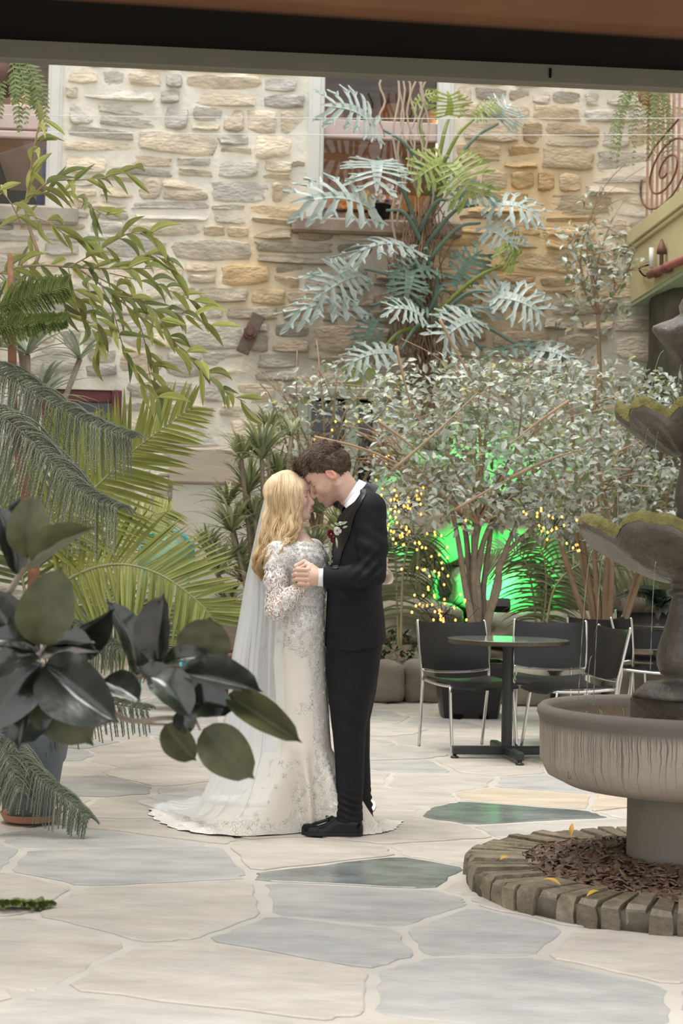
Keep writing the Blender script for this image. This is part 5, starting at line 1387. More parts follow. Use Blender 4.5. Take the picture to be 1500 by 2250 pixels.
# hair
rgh = random.Random(11)
GUIDE = [  # px, py, depth offset down each lock, from the back of the head to the face
    [(602, 1056, -.02), (592, 1090, -.045), (587, 1140, -.055), (578, 1190, -.075), (566, 1225, -.08), (566, 1252, -.08), (580, 1280, -.085)],
    [(610, 1047, -.03), (603, 1085, -.065), (598, 1140, -.075), (588, 1185, -.10), (574, 1220, -.11), (571, 1250, -.105), (584, 1284, -.10)],
    [(620, 1042, -.035), (617, 1080, -.078), (613, 1140, -.085), (604, 1185, -.125), (588, 1215, -.15), (578, 1245, -.13), (588, 1276, -.115)],
    [(630, 1041, -.035), (633, 1078, -.085), (630, 1130, -.088), (622, 1175, -.12), (606, 1205, -.16), (594, 1230, -.16), (590, 1256, -.14)],
    [(638, 1043, -.032), (642, 1078, -.082), (641, 1125, -.086), (635, 1165, -.105), (628, 1190, -.14), (612, 1205, -.165), (600, 1222, -.165)],
    [(644, 1046, -.028), (651, 1078, -.072), (650, 1115, -.074), (645, 1145, -.082), (642, 1170, -.10), (642, 1185, -.115), (632, 1197, -.135)],
    [(650, 1050, -.020), (659, 1076, -.060), (657, 1105, -.066), (649, 1130, -.072), (653, 1152, -.084), (648, 1172, -.092), (638, 1194, -.108)]]
FARG = [[(x + 2, y, -d * .95) for (x, y, d) in g] for g in GUIDE[:6]]
def guides_sdf(p):
    d = None
    for G_ in (GUIDE, FARG):
        for g in G_:
            pts = [C(x, y, dd * .80) for (x, y, dd) in g]; e = chain(p, pts, [.016, .018, .022, .024, .022, .016, .006], .02); d = e if d is None else smin(d, e, .018)
    q = bq(p)
    cap = ell(q, (-.020, 0, .038), (.104, .085, .088)); cap = np.maximum(cap, np.interp(q[:, 0], [-.1, 0, .03, .055, .075, .12], [-.1, -.06, .0, .045, .075, .10]) - q[:, 2])
    d = smin(d, cap, .012)
    fc = ell(q, (.095, 0, -.03), (.066, .075, .10)); return np.maximum(d, -fc)
a_, b_ = C(550, 1300, 0), C(690, 1030, 0)
hv, hf = surfnet(guides_sdf, (a_[0], CD - .21, a_[2]), (b_[0], CD + .2, b_[2]), .0052)
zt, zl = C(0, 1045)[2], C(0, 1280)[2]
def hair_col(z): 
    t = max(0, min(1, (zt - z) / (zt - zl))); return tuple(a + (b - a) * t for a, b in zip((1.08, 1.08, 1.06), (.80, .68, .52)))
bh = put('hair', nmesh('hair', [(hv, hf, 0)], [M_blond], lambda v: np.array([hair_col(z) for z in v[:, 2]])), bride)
st = MB()
for side, G_ in ((0, GUIDE), (1, FARG)):
    for k in range(2300 if side == 0 else 420):
        u = rgh.random() * (len(G_) - 1.001); i = int(u); fr_ = u - i
        pts = [V(C(*a)).lerp(V(C(*b)), fr_) for a, b in zip(G_[i], G_[i + 1])]
        pts = [V((pts[0].x + .006, CD + .004, C(0, 1040)[2]))] + pts
        off = V((rgh.gauss(0, .004), (-1 if side == 0 else 1) * rgh.uniform(.004, .019), rgh.gauss(0, .002)))
        pts = smooth_path(pts, 6); n = len(pts); lock = math.floor(u * 2.6); ph = lock * 1.7 + rgh.gauss(0, .16); am = .015 + .005 * math.sin(lock * 2.3); out = []
        end = rgh.uniform(.8, 1.0)
        for j in range(int(n * end)):
            t = j / (n - 1); wv_ = am * max(0, min(1, (t - .22) / .3)) * math.sin(t * 21 + ph)
            pt = pts[j] + off * (.35 + .65 * min(1, t * 4)) + V((wv_, (.6 if side == 0 else -.6) * wv_ * math.cos(ph), 0))
            lq = bq(np.array([pt]))[0]; e_ = np.array([lq[0] + .020, lq[1], lq[2] - .038]) / np.array([.106, .087, .090]); en = float(np.linalg.norm(e_))
            if en < 1.0 and lq[2] > -.02: e_ = e_ / max(en, 1e-4); pt = V(bw(e_ * np.array([.106, .087, .090]) + np.array([-.020, 0, .038])))
            out.append(pt)
        m_ = len(out); g_ = rgh.uniform(.80, 1.18); r0 = rgh.uniform(.0007, .0013)
        b0 = len(st.v); st.tube(out, [r0 * (1 if j < m_ * .8 else (1 - (j - m_ * .8) / (m_ * .22))) for j in range(m_)], 4, caps=False)
        for q in range(b0, len(st.v)):
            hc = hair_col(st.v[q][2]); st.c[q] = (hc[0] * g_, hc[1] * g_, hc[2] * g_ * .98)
st.build('hair_strands', M_blond, bride)['kind'] = 'stuff'
# veil with comb
def veil_mat():
    mt = bpy.data.materials.new('sheer_tulle'); mt.use_nodes = True; nt = mt.node_tree; N = nt.nodes; L = nt.links; N.remove(N['Principled BSDF']); o = N['Material Output']
    d = N.new('ShaderNodeBsdfDiffuse'); d.inputs[0].default_value = (.86, .89, .92, 1); t2_ = N.new('ShaderNodeBsdfTranslucent'); t2_.inputs[0].default_value = (.86, .89, .92, 1)
    m1 = N.new('ShaderNodeMixShader'); m1.inputs[0].default_value = .5; L.new(d.outputs[0], m1.inputs[1]); L.new(t2_.outputs[0], m1.inputs[2])
    t = N.new('ShaderNodeBsdfTransparent'); m2 = N.new('ShaderNodeMixShader'); m2.inputs[0].default_value = .36; L.new(t.outputs[0], m2.inputs[1]); L.new(m1.outputs[0], m2.inputs[2]); L.new(m2.outputs[0], o.inputs[0]); return mt
VT = [(1066, 588, 604, .05), (1090, 581, 606, .075), (1150, 569, 600, .10), (1250, 551, 596, .13), (1350, 534, 612, .16), (1450, 515, 615, .18), (1550, 505, 618, .20), (1640, 492, 612, .23), (1700, 472, 600, .27), (1750, 448, 585, .32)]
mb = MB(); rows = []; NU = 96
for i in range(70):
    py = 1066 + (1750 - 1066) * i / 69; xl, xr, hw = lerp_tab(VT, py); row = []
    for k in range(NU + 1):
        u = k / NU * 2 - 1; a = u * math.pi / 2; f_ = min(1, i / 22)
        wv_ = .012 * f_ * math.sin(u * 34 + py * .003) + .008 * f_ * math.sin(u * 57 + 2)
        x0 = C(xr - (xr - xl) * max(0, math.cos(a)) ** .7, py)
        row.append(V((x0[0] + wv_, CD + .04 + hw * math.sin(a) * (1 + .5 * wv_), x0[2])))
    rows.append(row)
last = rows[-1]
for i in range(1, 16):
    t = i / 15; row = []
    for k in range(NU + 1):
        p0 = last[k]; u = k / NU * 2 - 1; g_ = G(318 + 130 * (1 - math.cos(u * 1.5)) + 20 * math.sin(u * 11), 1772 - 26 * (u + .3)); z0 = .03 + .018 * math.sin(u * 30 + t * 3) * (1 - t)
        xy = V((p0.x, p0.y, 0)).lerp(V((g_.x, g_.y, 0)), t ** 1.3); zz = z0 * (1 - t) + .014 + (p0.z - z0) * (1 - t) ** 3.5; row.append(V((xy.x, xy.y, max(.012, zz))))
    rows.append(row)
mb.grid(rows); veil = mb.build('veil', veil_mat(), bride)
mb = MB()
for (x_, y_, d_) in ((589, 1066, -.03), (591, 1063, -.015), (592, 1069, -.045), (589, 1064, .0), (594, 1061, -.03)):
    c_ = V(C(x_, y_, d_)); mb.tube([c_ + V((0, 0, -.007)), c_ + V((0, 0, -.003)), c_ + V((0, 0, .003)), c_ + V((0, 0, .007))], [.002, .007, .007, .002], 8)
mb.build('veil_comb', M_rose, veil)
# ------------------------------------------------------------------ plants
rp_ = random.Random(99)
M_bark = mat('grey_brown_bark', (.25, .20, .15), .85, var=.25, vscale=20, bump=.4)
M_twig = mat('tan_twig', (.36, .25, .16), .8, var=.2)
M_potgrey = mat('blue_grey_pot', (.115, .135, .155), .5, var=.12, vscale=8, bump=.1)
M_terra = mat('terracotta', (.40, .20, .13), .75, var=.15, vscale=12)
M_soil = bpy.data.materials['dark_soil']

# ---- rubber plant in the foreground
M_rub = mat('rubber_leaf_dark', (.012, .015, .010), .24, c2=(.032, .038, .026), vscale=3, spec=.75, rnd=.3, bump=.05, bscale=14, coat=.5)
M_rubu = mat('rubber_leaf_underside', (.055, .056, .028), .45, c2=(.10, .10, .045), vscale=3, rnd=.2, transl=.15)
def rubber_mesh(nm, mt, curl, fold, bend):
    mb = MB(); rows = []; n = 16
    for i in range(n + 1):
        t = i / n; w_ = .5 * (math.sin(math.pi * t ** .88) ** .62)
        if i == 0: w_ = .01
        if i >= n - 1: w_ *= .35 if i == n - 1 else .02
        zc = curl * math.sin(math.pi * t) - bend * t * t; row = []
        for k in range(11):
            s = k / 5 - 1; row.append((t, s * w_, zc + fold * abs(s) ** 1.3 * w_ - (.012 if k == 5 else 0) + .012 * math.sin(t * 22 + s * 2) * abs(s)))
        rows.append(row)
    mb.grid(rows); me = mb.mesh(nm, mt); return me
RBM = {('d', 0): rubber_mesh('leaf', M_rub, .10, .35, .18), ('d', 1): rubber_mesh('leaf', M_rub, .04, .5, -.05), ('u', 0): rubber_mesh('leaf', M_rubu, .08, .3, .12), ('u', 1): rubber_mesh('leaf', M_rubu, .03, .5, -.04)}
rb_base = V((-1.02, 3.55, 0)); rub = thing('rubber_plant', 'dark glossy broad-leaved rubber plant close to the camera at the left', 'plant', rb_base)
RD = 3.45
# (base x, y, tip x, y, width px, kind, depth base, depth tip, normal tilt x, z)
RL = [(62, 1226, 70, 1086, 84, 'u', .0, -.03, .1, .1), (76, 1248, 214, 1160, 50, 'u', 0, -.12, -.3, .5), (38, 1262, -2, 1105, 56, 'd', .02, .0, .5, .1), (56, 1205, 46, 1090, 46, 'd', .06, .06, -.4, .2),
      (78, 1415, 134, 1248, 108, 'u', -.05, -.10, .15, .05), (112, 1424, 252, 1330, 78, 'd', .02, -.05, .3, -.7), (88, 1432, -30, 1395, 60, 'd', -.02, -.08, 0, .9), (95, 1448, 222, 1438, 52, 'd', -.03, -.12, 0, 1.2),
      (92, 1458, -45, 1600, 105, 'd', -.05, -.12, .2, .3), (98, 1462, 268, 1592, 122, 'd', -.06, -.14, -.25, .25), (92, 1470, 196, 1640, 118, 'u', -.02, -.06, -.2, .0), (82, 1475, 40, 1650, 110, 'd', .0, -.05, .1, .1), (84, 1440, -20, 1480, 70, 'd', -.06, -.12, 0, 1.0), (60, 1440, -40, 1300, 90, 'd', .04, .05, .3, .2),
      (100, 1440, 190, 1395, 60, 'd', -.04, -.14, .1, .9), (70, 1430, 30, 1340, 60, 'u', .05, .05, .2, .1),
      (300, 1484, 246, 1312, 62, 'd', .02, .0, .75, .1), (348, 1456, 364, 1300, 78, 'd', .0, -.03, -.35, .1), (338, 1462, 300, 1352, 56, 'd', .05, .05, .3, .5), (440, 1462, 462, 1354, 104, 'u', .03, .03, 0, 0), (358, 1462, 470, 1436, 42, 'd', .02, .0, 0, .8),
      (398, 1478, 582, 1526, 66, 'd', -.03, -.08, 0, .55), (330, 1488, 424, 1566, 84, 'd', -.06, -.10, .1, 1.2), (392, 1540, 300, 1468, 60, 'd', -.02, 0, .2, 1.0), (410, 1545, 512, 1552, 76, 'd', -.04, -.08, 0, .6),
      (500, 1528, 667, 1636, 62, 'u', -.05, -.12, -.1, .35), (446, 1602, 556, 1710, 92, 'u', -.04, -.08, .1, .05), (362, 1592, 432, 1672, 62, 'u', -.02, -.03, 0, 0), (392, 1562, 418, 1612, 46, 'd', -.04, -.05, .2, .3), (226, 1496, 310, 1546, 62, 'd', -.02, -.06, .1, 1.0),
      (350, 1472, 300, 1420, 44, 'd', .03, .05, .1, .7), (430, 1500, 500, 1480, 46, 'd', .02, 0, 0, .9)]
for i, (x0, y0, x1, y1, w_, kd, d0, d1, tx, tz) in enumerate(RL):
    a_, b_ = P(x0, y0, RD + d0), P(x1, y1, RD + d1)
    me = RBM[(kd, i % 2)]; put('leaf', me, rub, frame(a_, b_, (tx, -1, tz), w_ * 1.14 * RD / F))
for pts, r0 in ((((-140, 1500, .1), (-20, 1470, .06), (60, 1446, .02), (100, 1440, 0)), .012), (((60, 1450, .03), (180, 1490, .03), (290, 1492, .02), (352, 1470, 0), (440, 1470, 0)), .008), (((180, 1490, .03), (270, 1578, 0), (360, 1578, -.02), (440, 1572, -.04), (500, 1532, -.05)), .007), (((352, 1470, 0), (400, 1520, -.02), (440, 1605, -.04)), .005), (((270, 1578, 0), (330, 1590, 0), (370, 1592, -.01)), .005), (((-140, 1500, .1), (0, 1330, .05), (50, 1250, .02), (70, 1222, 0)), .010)):
    q = MB(); sp = smooth_path([P(x, y, RD + d) for (x, y, d) in pts], 5); q.tube(sp, [r0 * (1 - .5 * i / len(sp)) for i in range(len(sp))], 7); q.build('branch', M_bark, rub)
q = MB(); q.tube(smooth_path([rb_base + V((0, 0, .25)), rb_base + V((.02, 0, .6)), P(-140, 1500, RD + .1)], 6), .02, 8); q.build('trunk', M_bark, rub)
q = MB(); q.lathe([(.14, .006), (.17, .28), (.18, .28), (.18, .31), (.16, .31), (.155, .26), (.02, .26)], 28, c=rb_base); q.build('pot', M_terra, rub)

# ---- palms
def palm_mat(nm, c, c2, tr=.3): return mat(nm, c, .45, c2=c2, vscale=5, vcol=True, transl=tr)
M_palm = palm_mat('palm_green', (.20, .23, .045), (.33, .35, .09)); M_palmd = palm_mat('dull_palm_green', (.12, .15, .06), (.20, .23, .10), .2); M_rach = mat('palm_rachis', (.32, .30, .16), .5, var=.15)
def frond(rach, nl, ln, wd, nrm, droop, lean, parent, mt, tipcol=None, rr=.009, seed=1, lift=0.0, split=False):
    """feather frond: rachis points, leaflets on both sides"""
    rg = random.Random(seed); sp = smooth_path(rach, 8); N = len(sp); q = MB(); nrm = V(nrm).normalized()
    if split:
        r = MB(); r.tube(sp, [rr * (1 - .8 * i / N) for i in range(N)], 6); fo_ = r.build('frond', M_rach, parent)
    for side in (-1, 1):
        for k in range(nl):
            t = .10 + .90 * (k + rg.uniform(-.2, .2)) / nl; t = max(.04, min(.999, t)); f_ = t * (N - 1); i = min(N - 2, int(f_)); p = sp[i].lerp(sp[i + 1], f_ - i); T = (sp[i + 1] - sp[i]).normalized()
            b = T.cross(nrm).normalized() * side; n2 = b.cross(T) * side
            L = ln * (math.sin(math.pi * min(1, .16 + .80 * t)) ** .6) * rg.uniform(.88, 1.08); ang = lean + .55 * t + rg.gauss(0, .05)
            d = (b * math.cos(ang) + T * math.sin(ang) + n2 * (lift + rg.gauss(0, .06))).normalized(); e_ = d.cross(n2).normalized(); rows = []; cs = []
            g_ = rg.uniform(.75, 1.2)
            for j in range(6):
                u = j / 5; w2 = wd * (.35 + .65 * math.sin(math.pi * min(1, .12 + u * .6))) * (1 - u ** 3) + .0004
                c_ = p + d * (L * u) + V((0, 0, -droop * L * u * u)); rows.append([c_ - e_ * w2 + n2 * w2 * .45, c_, c_ + e_ * w2 + n2 * w2 * .45])
                tc_ = tipcol if (tipcol and u > .85 and rg.random() < .7) else (1, 1, 1); cs += [tuple(g_ * x for x in tc_)] * 3
            q.grid(rows, col=cs)
            if split: q.build('leaflet', mt, fo_); q = MB()
    if split: return fo_
    o = q.build('frond', mt, parent); o['kind'] = 'stuff'
    r = MB(); r.tube(sp, [rr * (1 - .8 * i / N) for i in range(N)], 6); r.build('rachis', M_rach, o); return o
pb = V(P(-60, 1500, 8.4)); pb.z = 0
palm = thing('areca_palm', 'yellow-green feather palm arching behind the pine at the left', 'palm', pb)
TIP = (1.5, 1.0, .6)
frond([P(60, 1230, 8.1), P(120, 1150, 8.0), P(210, 1070, 7.95), P(300, 985, 7.9), P(425, 893, 7.85)], 52, .42, .0125, (-.1, -1, .35), .05, .32, palm, M_palm, None, .010, 1, split=True)
frond([P(90, 1320, 8.0), P(170, 1262, 7.9), P(260, 1240, 7.8), P(350, 1262, 7.7), P(430, 1318, 7.65), P(478, 1372, 7.6)], 56, .38, .0115, (.05, -1, .5), .05, .18, palm, M_palm, TIP, .010, 2, split=True)
frond([P(70, 1300, 8.3), P(110, 1130, 8.35), P(160, 1010, 8.4), P(175, 930, 8.4)], 40, .36, .0115, (.3, -1, .1), .05, .35, palm, M_palm, None, .009, 3)
frond([P(60, 1330, 8.2), P(30, 1180, 8.2), P(-20, 1080, 8.2), P(-80, 1020, 8.2)], 40, .36, .0115, (-.3, -1, .2), .06, .35, palm, M_palmd, None, .009, 4)
frond([P(90, 1340, 8.3), P(180, 1215, 8.6), P(270, 1150, 8.9), P(380, 1120, 9.2)], 46, .36, .0105, (0, -1, .5), .08, .3, palm, M_palm, TIP, .009, 5)
frond([P(90, 1350, 8.2), P(200, 1330, 8.25), P(300, 1370, 8.2), P(370, 1450, 8.1)], 44, .34, .0105, (0, -1, .6), .10, .25, palm, M_palmd, TIP, .009, 6)
for k in range(5):
    q = MB(); q.tube(smooth_path([pb + V((rp_.uniform(-.06, .06), rp_.uniform(-.06, .06), .3)), P(20 + k * 6, 1450, 8.3), P(70 + 8 * k, 1330, 8.15)], 4), .012, 7); q.build('stem', M_rach, palm)
q = MB(); q.lathe([(.16, .006), (.20, .32), (.215, .32), (.215, .36), (.19, .36), (.185, .3), (.02, .3)], 28, c=pb); q.build('pot', M_terra, palm)
# second, darker palm behind the bride
M_yuc = mat('sword_leaf_green', (.20, .235, .11), .40, c2=(.34, .36, .21), vscale=4, vcol=True, transl=.25)
def rosette(c, n, L, wd, parent, mt, seed, spread=1.0, droop=.5, up=.7, name='leaf_tuft', lean=(0, 0)):
    rg = random.Random(seed); q = MB(); c = V(c)
    for k in range(n):
        a = rg.uniform(0, 2 * math.pi); el = rg.uniform(.05, 1) * up + .1; d = V((math.cos(a) * spread + lean[0], math.sin(a) * spread + lean[1], el * 1.6)).normalized(); l = L * rg.uniform(.65, 1.1); s_ = d.cross(V((0, 0, 1)))
        s_ = s_.normalized() if s_.length > 1e-4 else V((1, 0, 0)); n2 = s_.cross(d); rows = []; g_ = rg.uniform(.7, 1.3)
        for j in range(7):
            u = j / 6; w2 = wd * (.55 + .45 * math.sin(math.pi * min(1, u * .9 + .1))) * (1 - u ** 2.5) + .0005; p = c + d * (l * u) + V((0, 0, -droop * l * u ** 2.2)); rows.append([p - s_ * w2 + n2 * w2 * .3, p, p + s_ * w2 + n2 * w2 * .3])
        q.grid(rows, col=(g_, g_, g_ * rg.uniform(.8, 1.1)))
    o = q.build(name, mt, parent); o['kind'] = 'stuff'; return o
yb = V(P(560, 1500, 12.4)); yb.z = 0
yuc = thing('dracaena', 'clump of sword-leaved dracaena behind the bride', 'plant', yb)
stems = [(575, 1010, .55, 60), (545, 1085, .5, 50), (610, 1060, .5, 50), (510, 1170, .5, 55), (565, 1190, .5, 50), (620, 1160, .5, 45), (480, 1265, .5, 50), (545, 1290, .5, 50), (700, 1130, .45, 40), (745, 1175, .45, 40), (640, 960, .35, 24), (590, 950, .4, 40), (530, 1010, .4, 36), (500, 1110, .4, 40), (600, 1120, .4, 40), (560, 1140, .4, 40), (455, 1215, .4, 40), (525, 1235, .4, 40), (600, 1235, .4, 40), (500, 1330, .35, 40), (590, 1310, .35, 40), (670, 1050, .35, 36), (690, 1210, .35, 36)]
for i, (x_, y_, l_, n_) in enumerate(stems):
    t_ = P(x_, y_, 12.2 + .4 * (i % 3)); rosette(t_, int(n_ * 1.3), l_ * 1.1, .013, yuc, M_yuc, 50 + i, .9, .40, 1.5)
    q = MB(); q.tube(smooth_path([yb + V((rp_.uniform(-.2, .2), 0, .2)), yb.lerp(t_, .5) + V((.05, 0, .1)), t_], 4), .018, 6); q.build('cane', M_bark, yuc)
q = MB(); yp = P(512, 1490, 12.2); q.lathe([(.17, .006), (.22, .42), (.24, .42), (.24, .48), (.21, .48), (.2, .4), (.02, .4)], 28, c=(yp.x, yp.y, 0)); q.build('pot', mat('dark_red_pot', (.13, .055, .05), .5, var=.1), yuc)
# drooping palm fronds by the floodlight and left of it
kb = V(P(1180, 1480, 14.2)); kb.z = .3
kp = thing('kentia_palm', 'dark arching palm in front of the green-lit rocks', 'palm', kb)
for i, (pts, L) in enumerate(((((1190, 1400), (1195, 1300), (1230, 1225), (1290, 1212), (1370, 1260)), .42), (((1180, 1400), (1170, 1300), (1150, 1230), (1100, 1205), (1040, 1230)), .38), (((1190, 1400), (1200, 1290), (1190, 1210), (1160, 1170)), .36), (((1195, 1410), (1220, 1290), (1290, 1235), (1400, 1240), (1450, 1290)), .36))):
    frond([P(x_, y_, 13.9 - .1 * i) for (x_, y_) in pts], 26, L, .011, (0, -1, .6), .55, .25, kp, M_palmd, None, .012, 20 + i)
frp = V(P(860, 1480, 13.0)); frp.z = .3
fp = thing('fan_palm', 'drooping grey-green palm fronds behind the groom at the right', 'palm', frp)
for i, (pts, L) in enumerate(((((880, 1420), (885, 1260), (900, 1190), (920, 1180), (935, 1210)), .42), (((875, 1420), (870, 1270), (865, 1200), (850, 1190)), .42))):
    frond([P(x_, y_, 12.9 + .1 * i) for (x_, y_) in pts], 26, L, .011, (.2, -1, .3), .75, .1, fp, M_palmd, None, .012, 30 + i)

# ---- Norfolk pine in its grey pot
pp = G(52, 1822); pp.y += .16
pine = thing('norfolk_pine', 'feathery Norfolk pine with drooping rope-like branchlets at the left edge', 'tree', (pp.x, pp.y, .3))
M_pine = mat('grey_green_needles', (.18, .205, .135), .5, c2=(.295, .32, .235), vscale=6, vcol=True)
M_pined = mat('green_needles', (.15, .20, .05), .5, c2=(.24, .30, .09), vscale=6, vcol=True)
def pine_branch(pts, nb, L, droop, mt, seed, nrm=(0, -1, .3), taper=.35, ang=.5):
    rg = random.Random(seed); sp = smooth_path(pts, 8); N = len(sp); q = MB(); nrm = V(nrm).normalized()
    def rope(path, r0, g_):
        m_ = len(path)
        q.tube(path, [r0 * .45 * (1 - .6 * i / m_) for i in range(m_)], 4, caps=False, col=(g_ * .7, g_ * .7, g_ * .7))
        for i in range(m_ - 1):
            T = (path[i + 1] - path[i]); l_ = T.length; T.normalize(); x = T.orthogonal().normalized(); y_ = T.cross(x)
            for k in range(3):
                for h_ in range(5):
                    a = h_ * 1.2566 + k * 2.1 + i * .7; o_ = x * math.cos(a) + y_ * math.sin(a); b_ = path[i] + T * (l_ * k / 3); rr = r0 * (1 - .45 * i / m_); tp = b_ + T * rr * 1.7 + o_ * rr * 1.25; sd = T.cross(o_) * rr * .26
                    q.add([b_ - sd, b_ + sd, tp], [(0, 1, 2)], (g_, g_, g_))
    rope(sp, .012, .8)
    for side in (-1, 1):
        for k in range(nb):
            t = .08 + .92 * (k + rg.uniform(-.3, .3)) / nb; t = max(.02, min(.99, t)); f_ = t * (N - 1); i = min(N - 2, int(f_)); p = sp[i].lerp(sp[i + 1], f_ - i); T = (sp[i + 1] - sp[i]).normalized()
            b = T.cross(nrm).normalized() * side; l = L * (1 - (1 - taper) * t) * rg.uniform(.8, 1.1); d = (b * math.cos(ang) + T * math.sin(ang) + nrm * rg.gauss(0, .15)).normalized()
            path = [p + d * (l * u) + V((0, 0, -droop * l * u * u)) for u in [j / 8 for j in range(9)]]; rope(path, .0105, rg.uniform(.7, 1.25))
    o = q.build('branch', mt, pine); o['kind'] = 'stuff'; return o
PDp = pp.y
# (points, branchlets, length, droop, material)
for i, (pts, nb, L, dr, mt_) in enumerate((
    ([(-60, 690, .0), (20, 668, -.05), (90, 642, -.1), (148, 628, -.12)], 22, .16, .1, M_pined), ([(-60, 730, -.1), (30, 715, -.15), (90, 708, -.2), (146, 702, -.22)], 20, .10, .15, M_pined),
    ([(-60, 800, -.1), (30, 835, -.2), (120, 890, -.3), (210, 935, -.35), (292, 962, -.4)], 26, .26, .8, M_pine), ([(-60, 880, -.2), (30, 935, -.35), (110, 1010, -.45), (180, 1080, -.5), (262, 1118, -.55)], 28, .28, .9, M_pine),
    ([(-60, 1330, -.1), (60, 1360, -.2), (180, 1390, -.25), (262, 1430, -.3)], 22, .20, .6, M_pine), ([(-40, 1540, -.1), (80, 1530, -.1), (200, 1540, -.1), (330, 1560, -.12)], 24, .20, .7, M_pine),
    ([(20, 1600, -.28), (42, 1660, -.33), (100, 1720, -.37), (150, 1755, -.38), (196, 1800, -.38)], 20, .15, .8, M_pine), ([(0, 1620, -.26), (18, 1660, -.33), (30, 1700, -.36), (45, 1740, -.37)], 14, .16, .9, M_pine))):
    pine_branch([P(x_, y_, PDp + d_) for (x_, y_, d_) in pts], int(nb * 1.9), L, dr, mt_, 70 + i)
q = MB(); q.tube([V((pp.x, pp.y, .3)), V((pp.x - .02, pp.y, 1.2)), P(28, 900, PDp), P(26, 700, PDp), P(22, 560, PDp)], [.03, .026, .022, .018, .012], 8); q.build('trunk', mat('reddish_bark', (.26, .13, .075), .85, var=.3, vscale=25, bump=.5), pine)
pot = thing('plant_pot', 'blue-grey plastic pot on a terracotta saucer holding the pine', 'pot', (pp.x, pp.y, 0))
Tp = Matrix.Translation((pp.x, pp.y, 0)); s_ = PDp / F
q = MB(); q.lathe([(48 * s_, .03), (50 * s_, .035), (66 * s_, .27), (68 * s_, .275), (72 * s_, .29), (76 * s_, .345), (78 * s_, .40), (75 * s_, .408), (70 * s_, .40), (68 * s_, .35), (.01, .35)], 40); q.build('pot_body', M_potgrey, pot, Tp, angle=35)
q = MB(); q.lathe([(46 * s_, .012), (58 * s_, .016), (66 * s_, .045), (68 * s_, .05), (64 * s_, .048), (54 * s_, .028), (.01, .026)], 40); q.build('saucer', M_terra, pot, Tp, angle=35)
q = MB(); q.lathe([(69 * s_, .36), (30 * s_, .372), (.01, .375)], 30); q.build('soil', M_soil, pot, Tp)
# sprig lying on the paving at the left edge
def twig_on_floor():
    global pine
    keep_ = pine; sp_ = thing('fallen_pine_sprig', 'green pine sprig lying on the paving at the left edge', 'sprig', G(40, 1985))
    pine = sp_; pine_branch([G(-30, 1980, .03), G(20, 1983, .03), G(70, 1984, .025), G(112, 1983, .02)], 14, .07, .1, M_pined, 91, nrm=(0, 0, 1)); pine = keep_
twig_on_floor()

# ---- slender tree with long leaves
M_lance = mat('lance_leaf', (.32, .345, .10), .34, c2=(.45, .46, .18), vscale=2, rnd=.35, transl=.35)
M_lance2 = mat('darker_lance_leaf', (.20, .24, .08), .33, c2=(.30, .34, .15), vscale=2, rnd=.3, transl=.2)  # darker green variant, given to leaves at random
LM = [petal_mesh('leaf', M_lance, 8, .06, .35, .85, .18), petal_mesh('leaf', M_lance, 8, .02, .45, .9, -.06), petal_mesh('leaf', M_lance2, 8, .1, .3, .85, .3)]
TD = 7.35; tb = V(P(20, 1500, TD)); tb.z = 0
lt = thing('long_leaf_ficus', 'slender tree with long pointed yellow-green leaves across the upper left', 'tree', tb)
LB = [([(85, 560), (58, 470), (66, 390), (78, 310), (92, 248)], .009), ([(60, 440), (110, 400), (180, 395), (240, 388), (292, 370)], .004), ([(66, 430), (130, 420), (190, 450), (240, 480)], .004), ([(50, 500), (20, 440), (-20, 400)], .004),
      ([(-40, 620), (20, 592), (90, 583), (170, 588), (240, 590), (330, 590)], .008), ([(150, 588), (200, 560), (250, 530), (290, 512), (350, 525)], .004), ([(170, 588), (240, 640), (300, 690), (370, 740), (430, 800), (480, 850), (540, 885)], .005), ([(200, 600), (270, 640), (340, 680), (400, 690), (470, 720)], .004), ([(220, 620), (250, 690), (270, 760), (300, 820), (350, 880)], .004),
      ([(190, 600), (200, 660), (215, 720), (218, 780)], .003), ([(150, 590), (165, 650), (185, 700), (215, 740)], .003), ([(240, 600), (320, 620), (400, 650), (450, 680)], .003), ([(300, 690), (320, 760), (330, 830), (350, 880)], .003), ([(90, 585), (130, 640), (150, 700)], .003), ([(260, 650), (300, 660), (350, 700), (380, 770)], .003), ([(250, 590), (300, 570), (340, 560), (380, 600)], .003), ([(60, 470), (110, 490), (150, 520), (200, 530)], .003), ([(30, 590), (20, 640), (30, 690)], .003)]
nleaf = 0
for bi, (pts, r0) in enumerate(LB):
    rg = random.Random(300 + bi); dz = rg.uniform(-.18, .18); sp = smooth_path([P(x_, y_, TD + dz + .05 * math.sin(k * 1.3 + bi)) for k, (x_, y_) in enumerate(pts)], 6); N = len(sp)
    q = MB(); q.tube(sp, [r0 * (1 - .7 * i / N) for i in range(N)], 6); bo_ = q.build('branch', M_twig, lt)
    ln_ = sum((sp[i + 1] - sp[i]).length for i in range(N - 1)); n_ = int(ln_ / .045) + 2
    for k in range(n_):
        if nleaf >= 296: break
        t = .12 + .88 * (k + rg.uniform(0, .6)) / n_; t = min(1, t); f_ = t * (N - 1); i = min(N - 2, int(f_)); p = sp[i].lerp(sp[i + 1], f_ - i); T = (sp[i + 1] - sp[i]).normalized()
        sd = 1 if k % 2 else -1; d = (T * rg.uniform(.1, .9) + V((rg.uniform(-.25, .9), rg.gauss(0, .5), sd * rg.uniform(.2, .7) - .30))).normalized(); L = rg.uniform(.10, .175)
        put('leaf', LM[rg.randrange(3)], lt, frame(p, p + d * L, (rg.gauss(0, .5), -1, rg.uniform(-.2, 1.2)), rg.uniform(.020, .031))); nleaf += 1
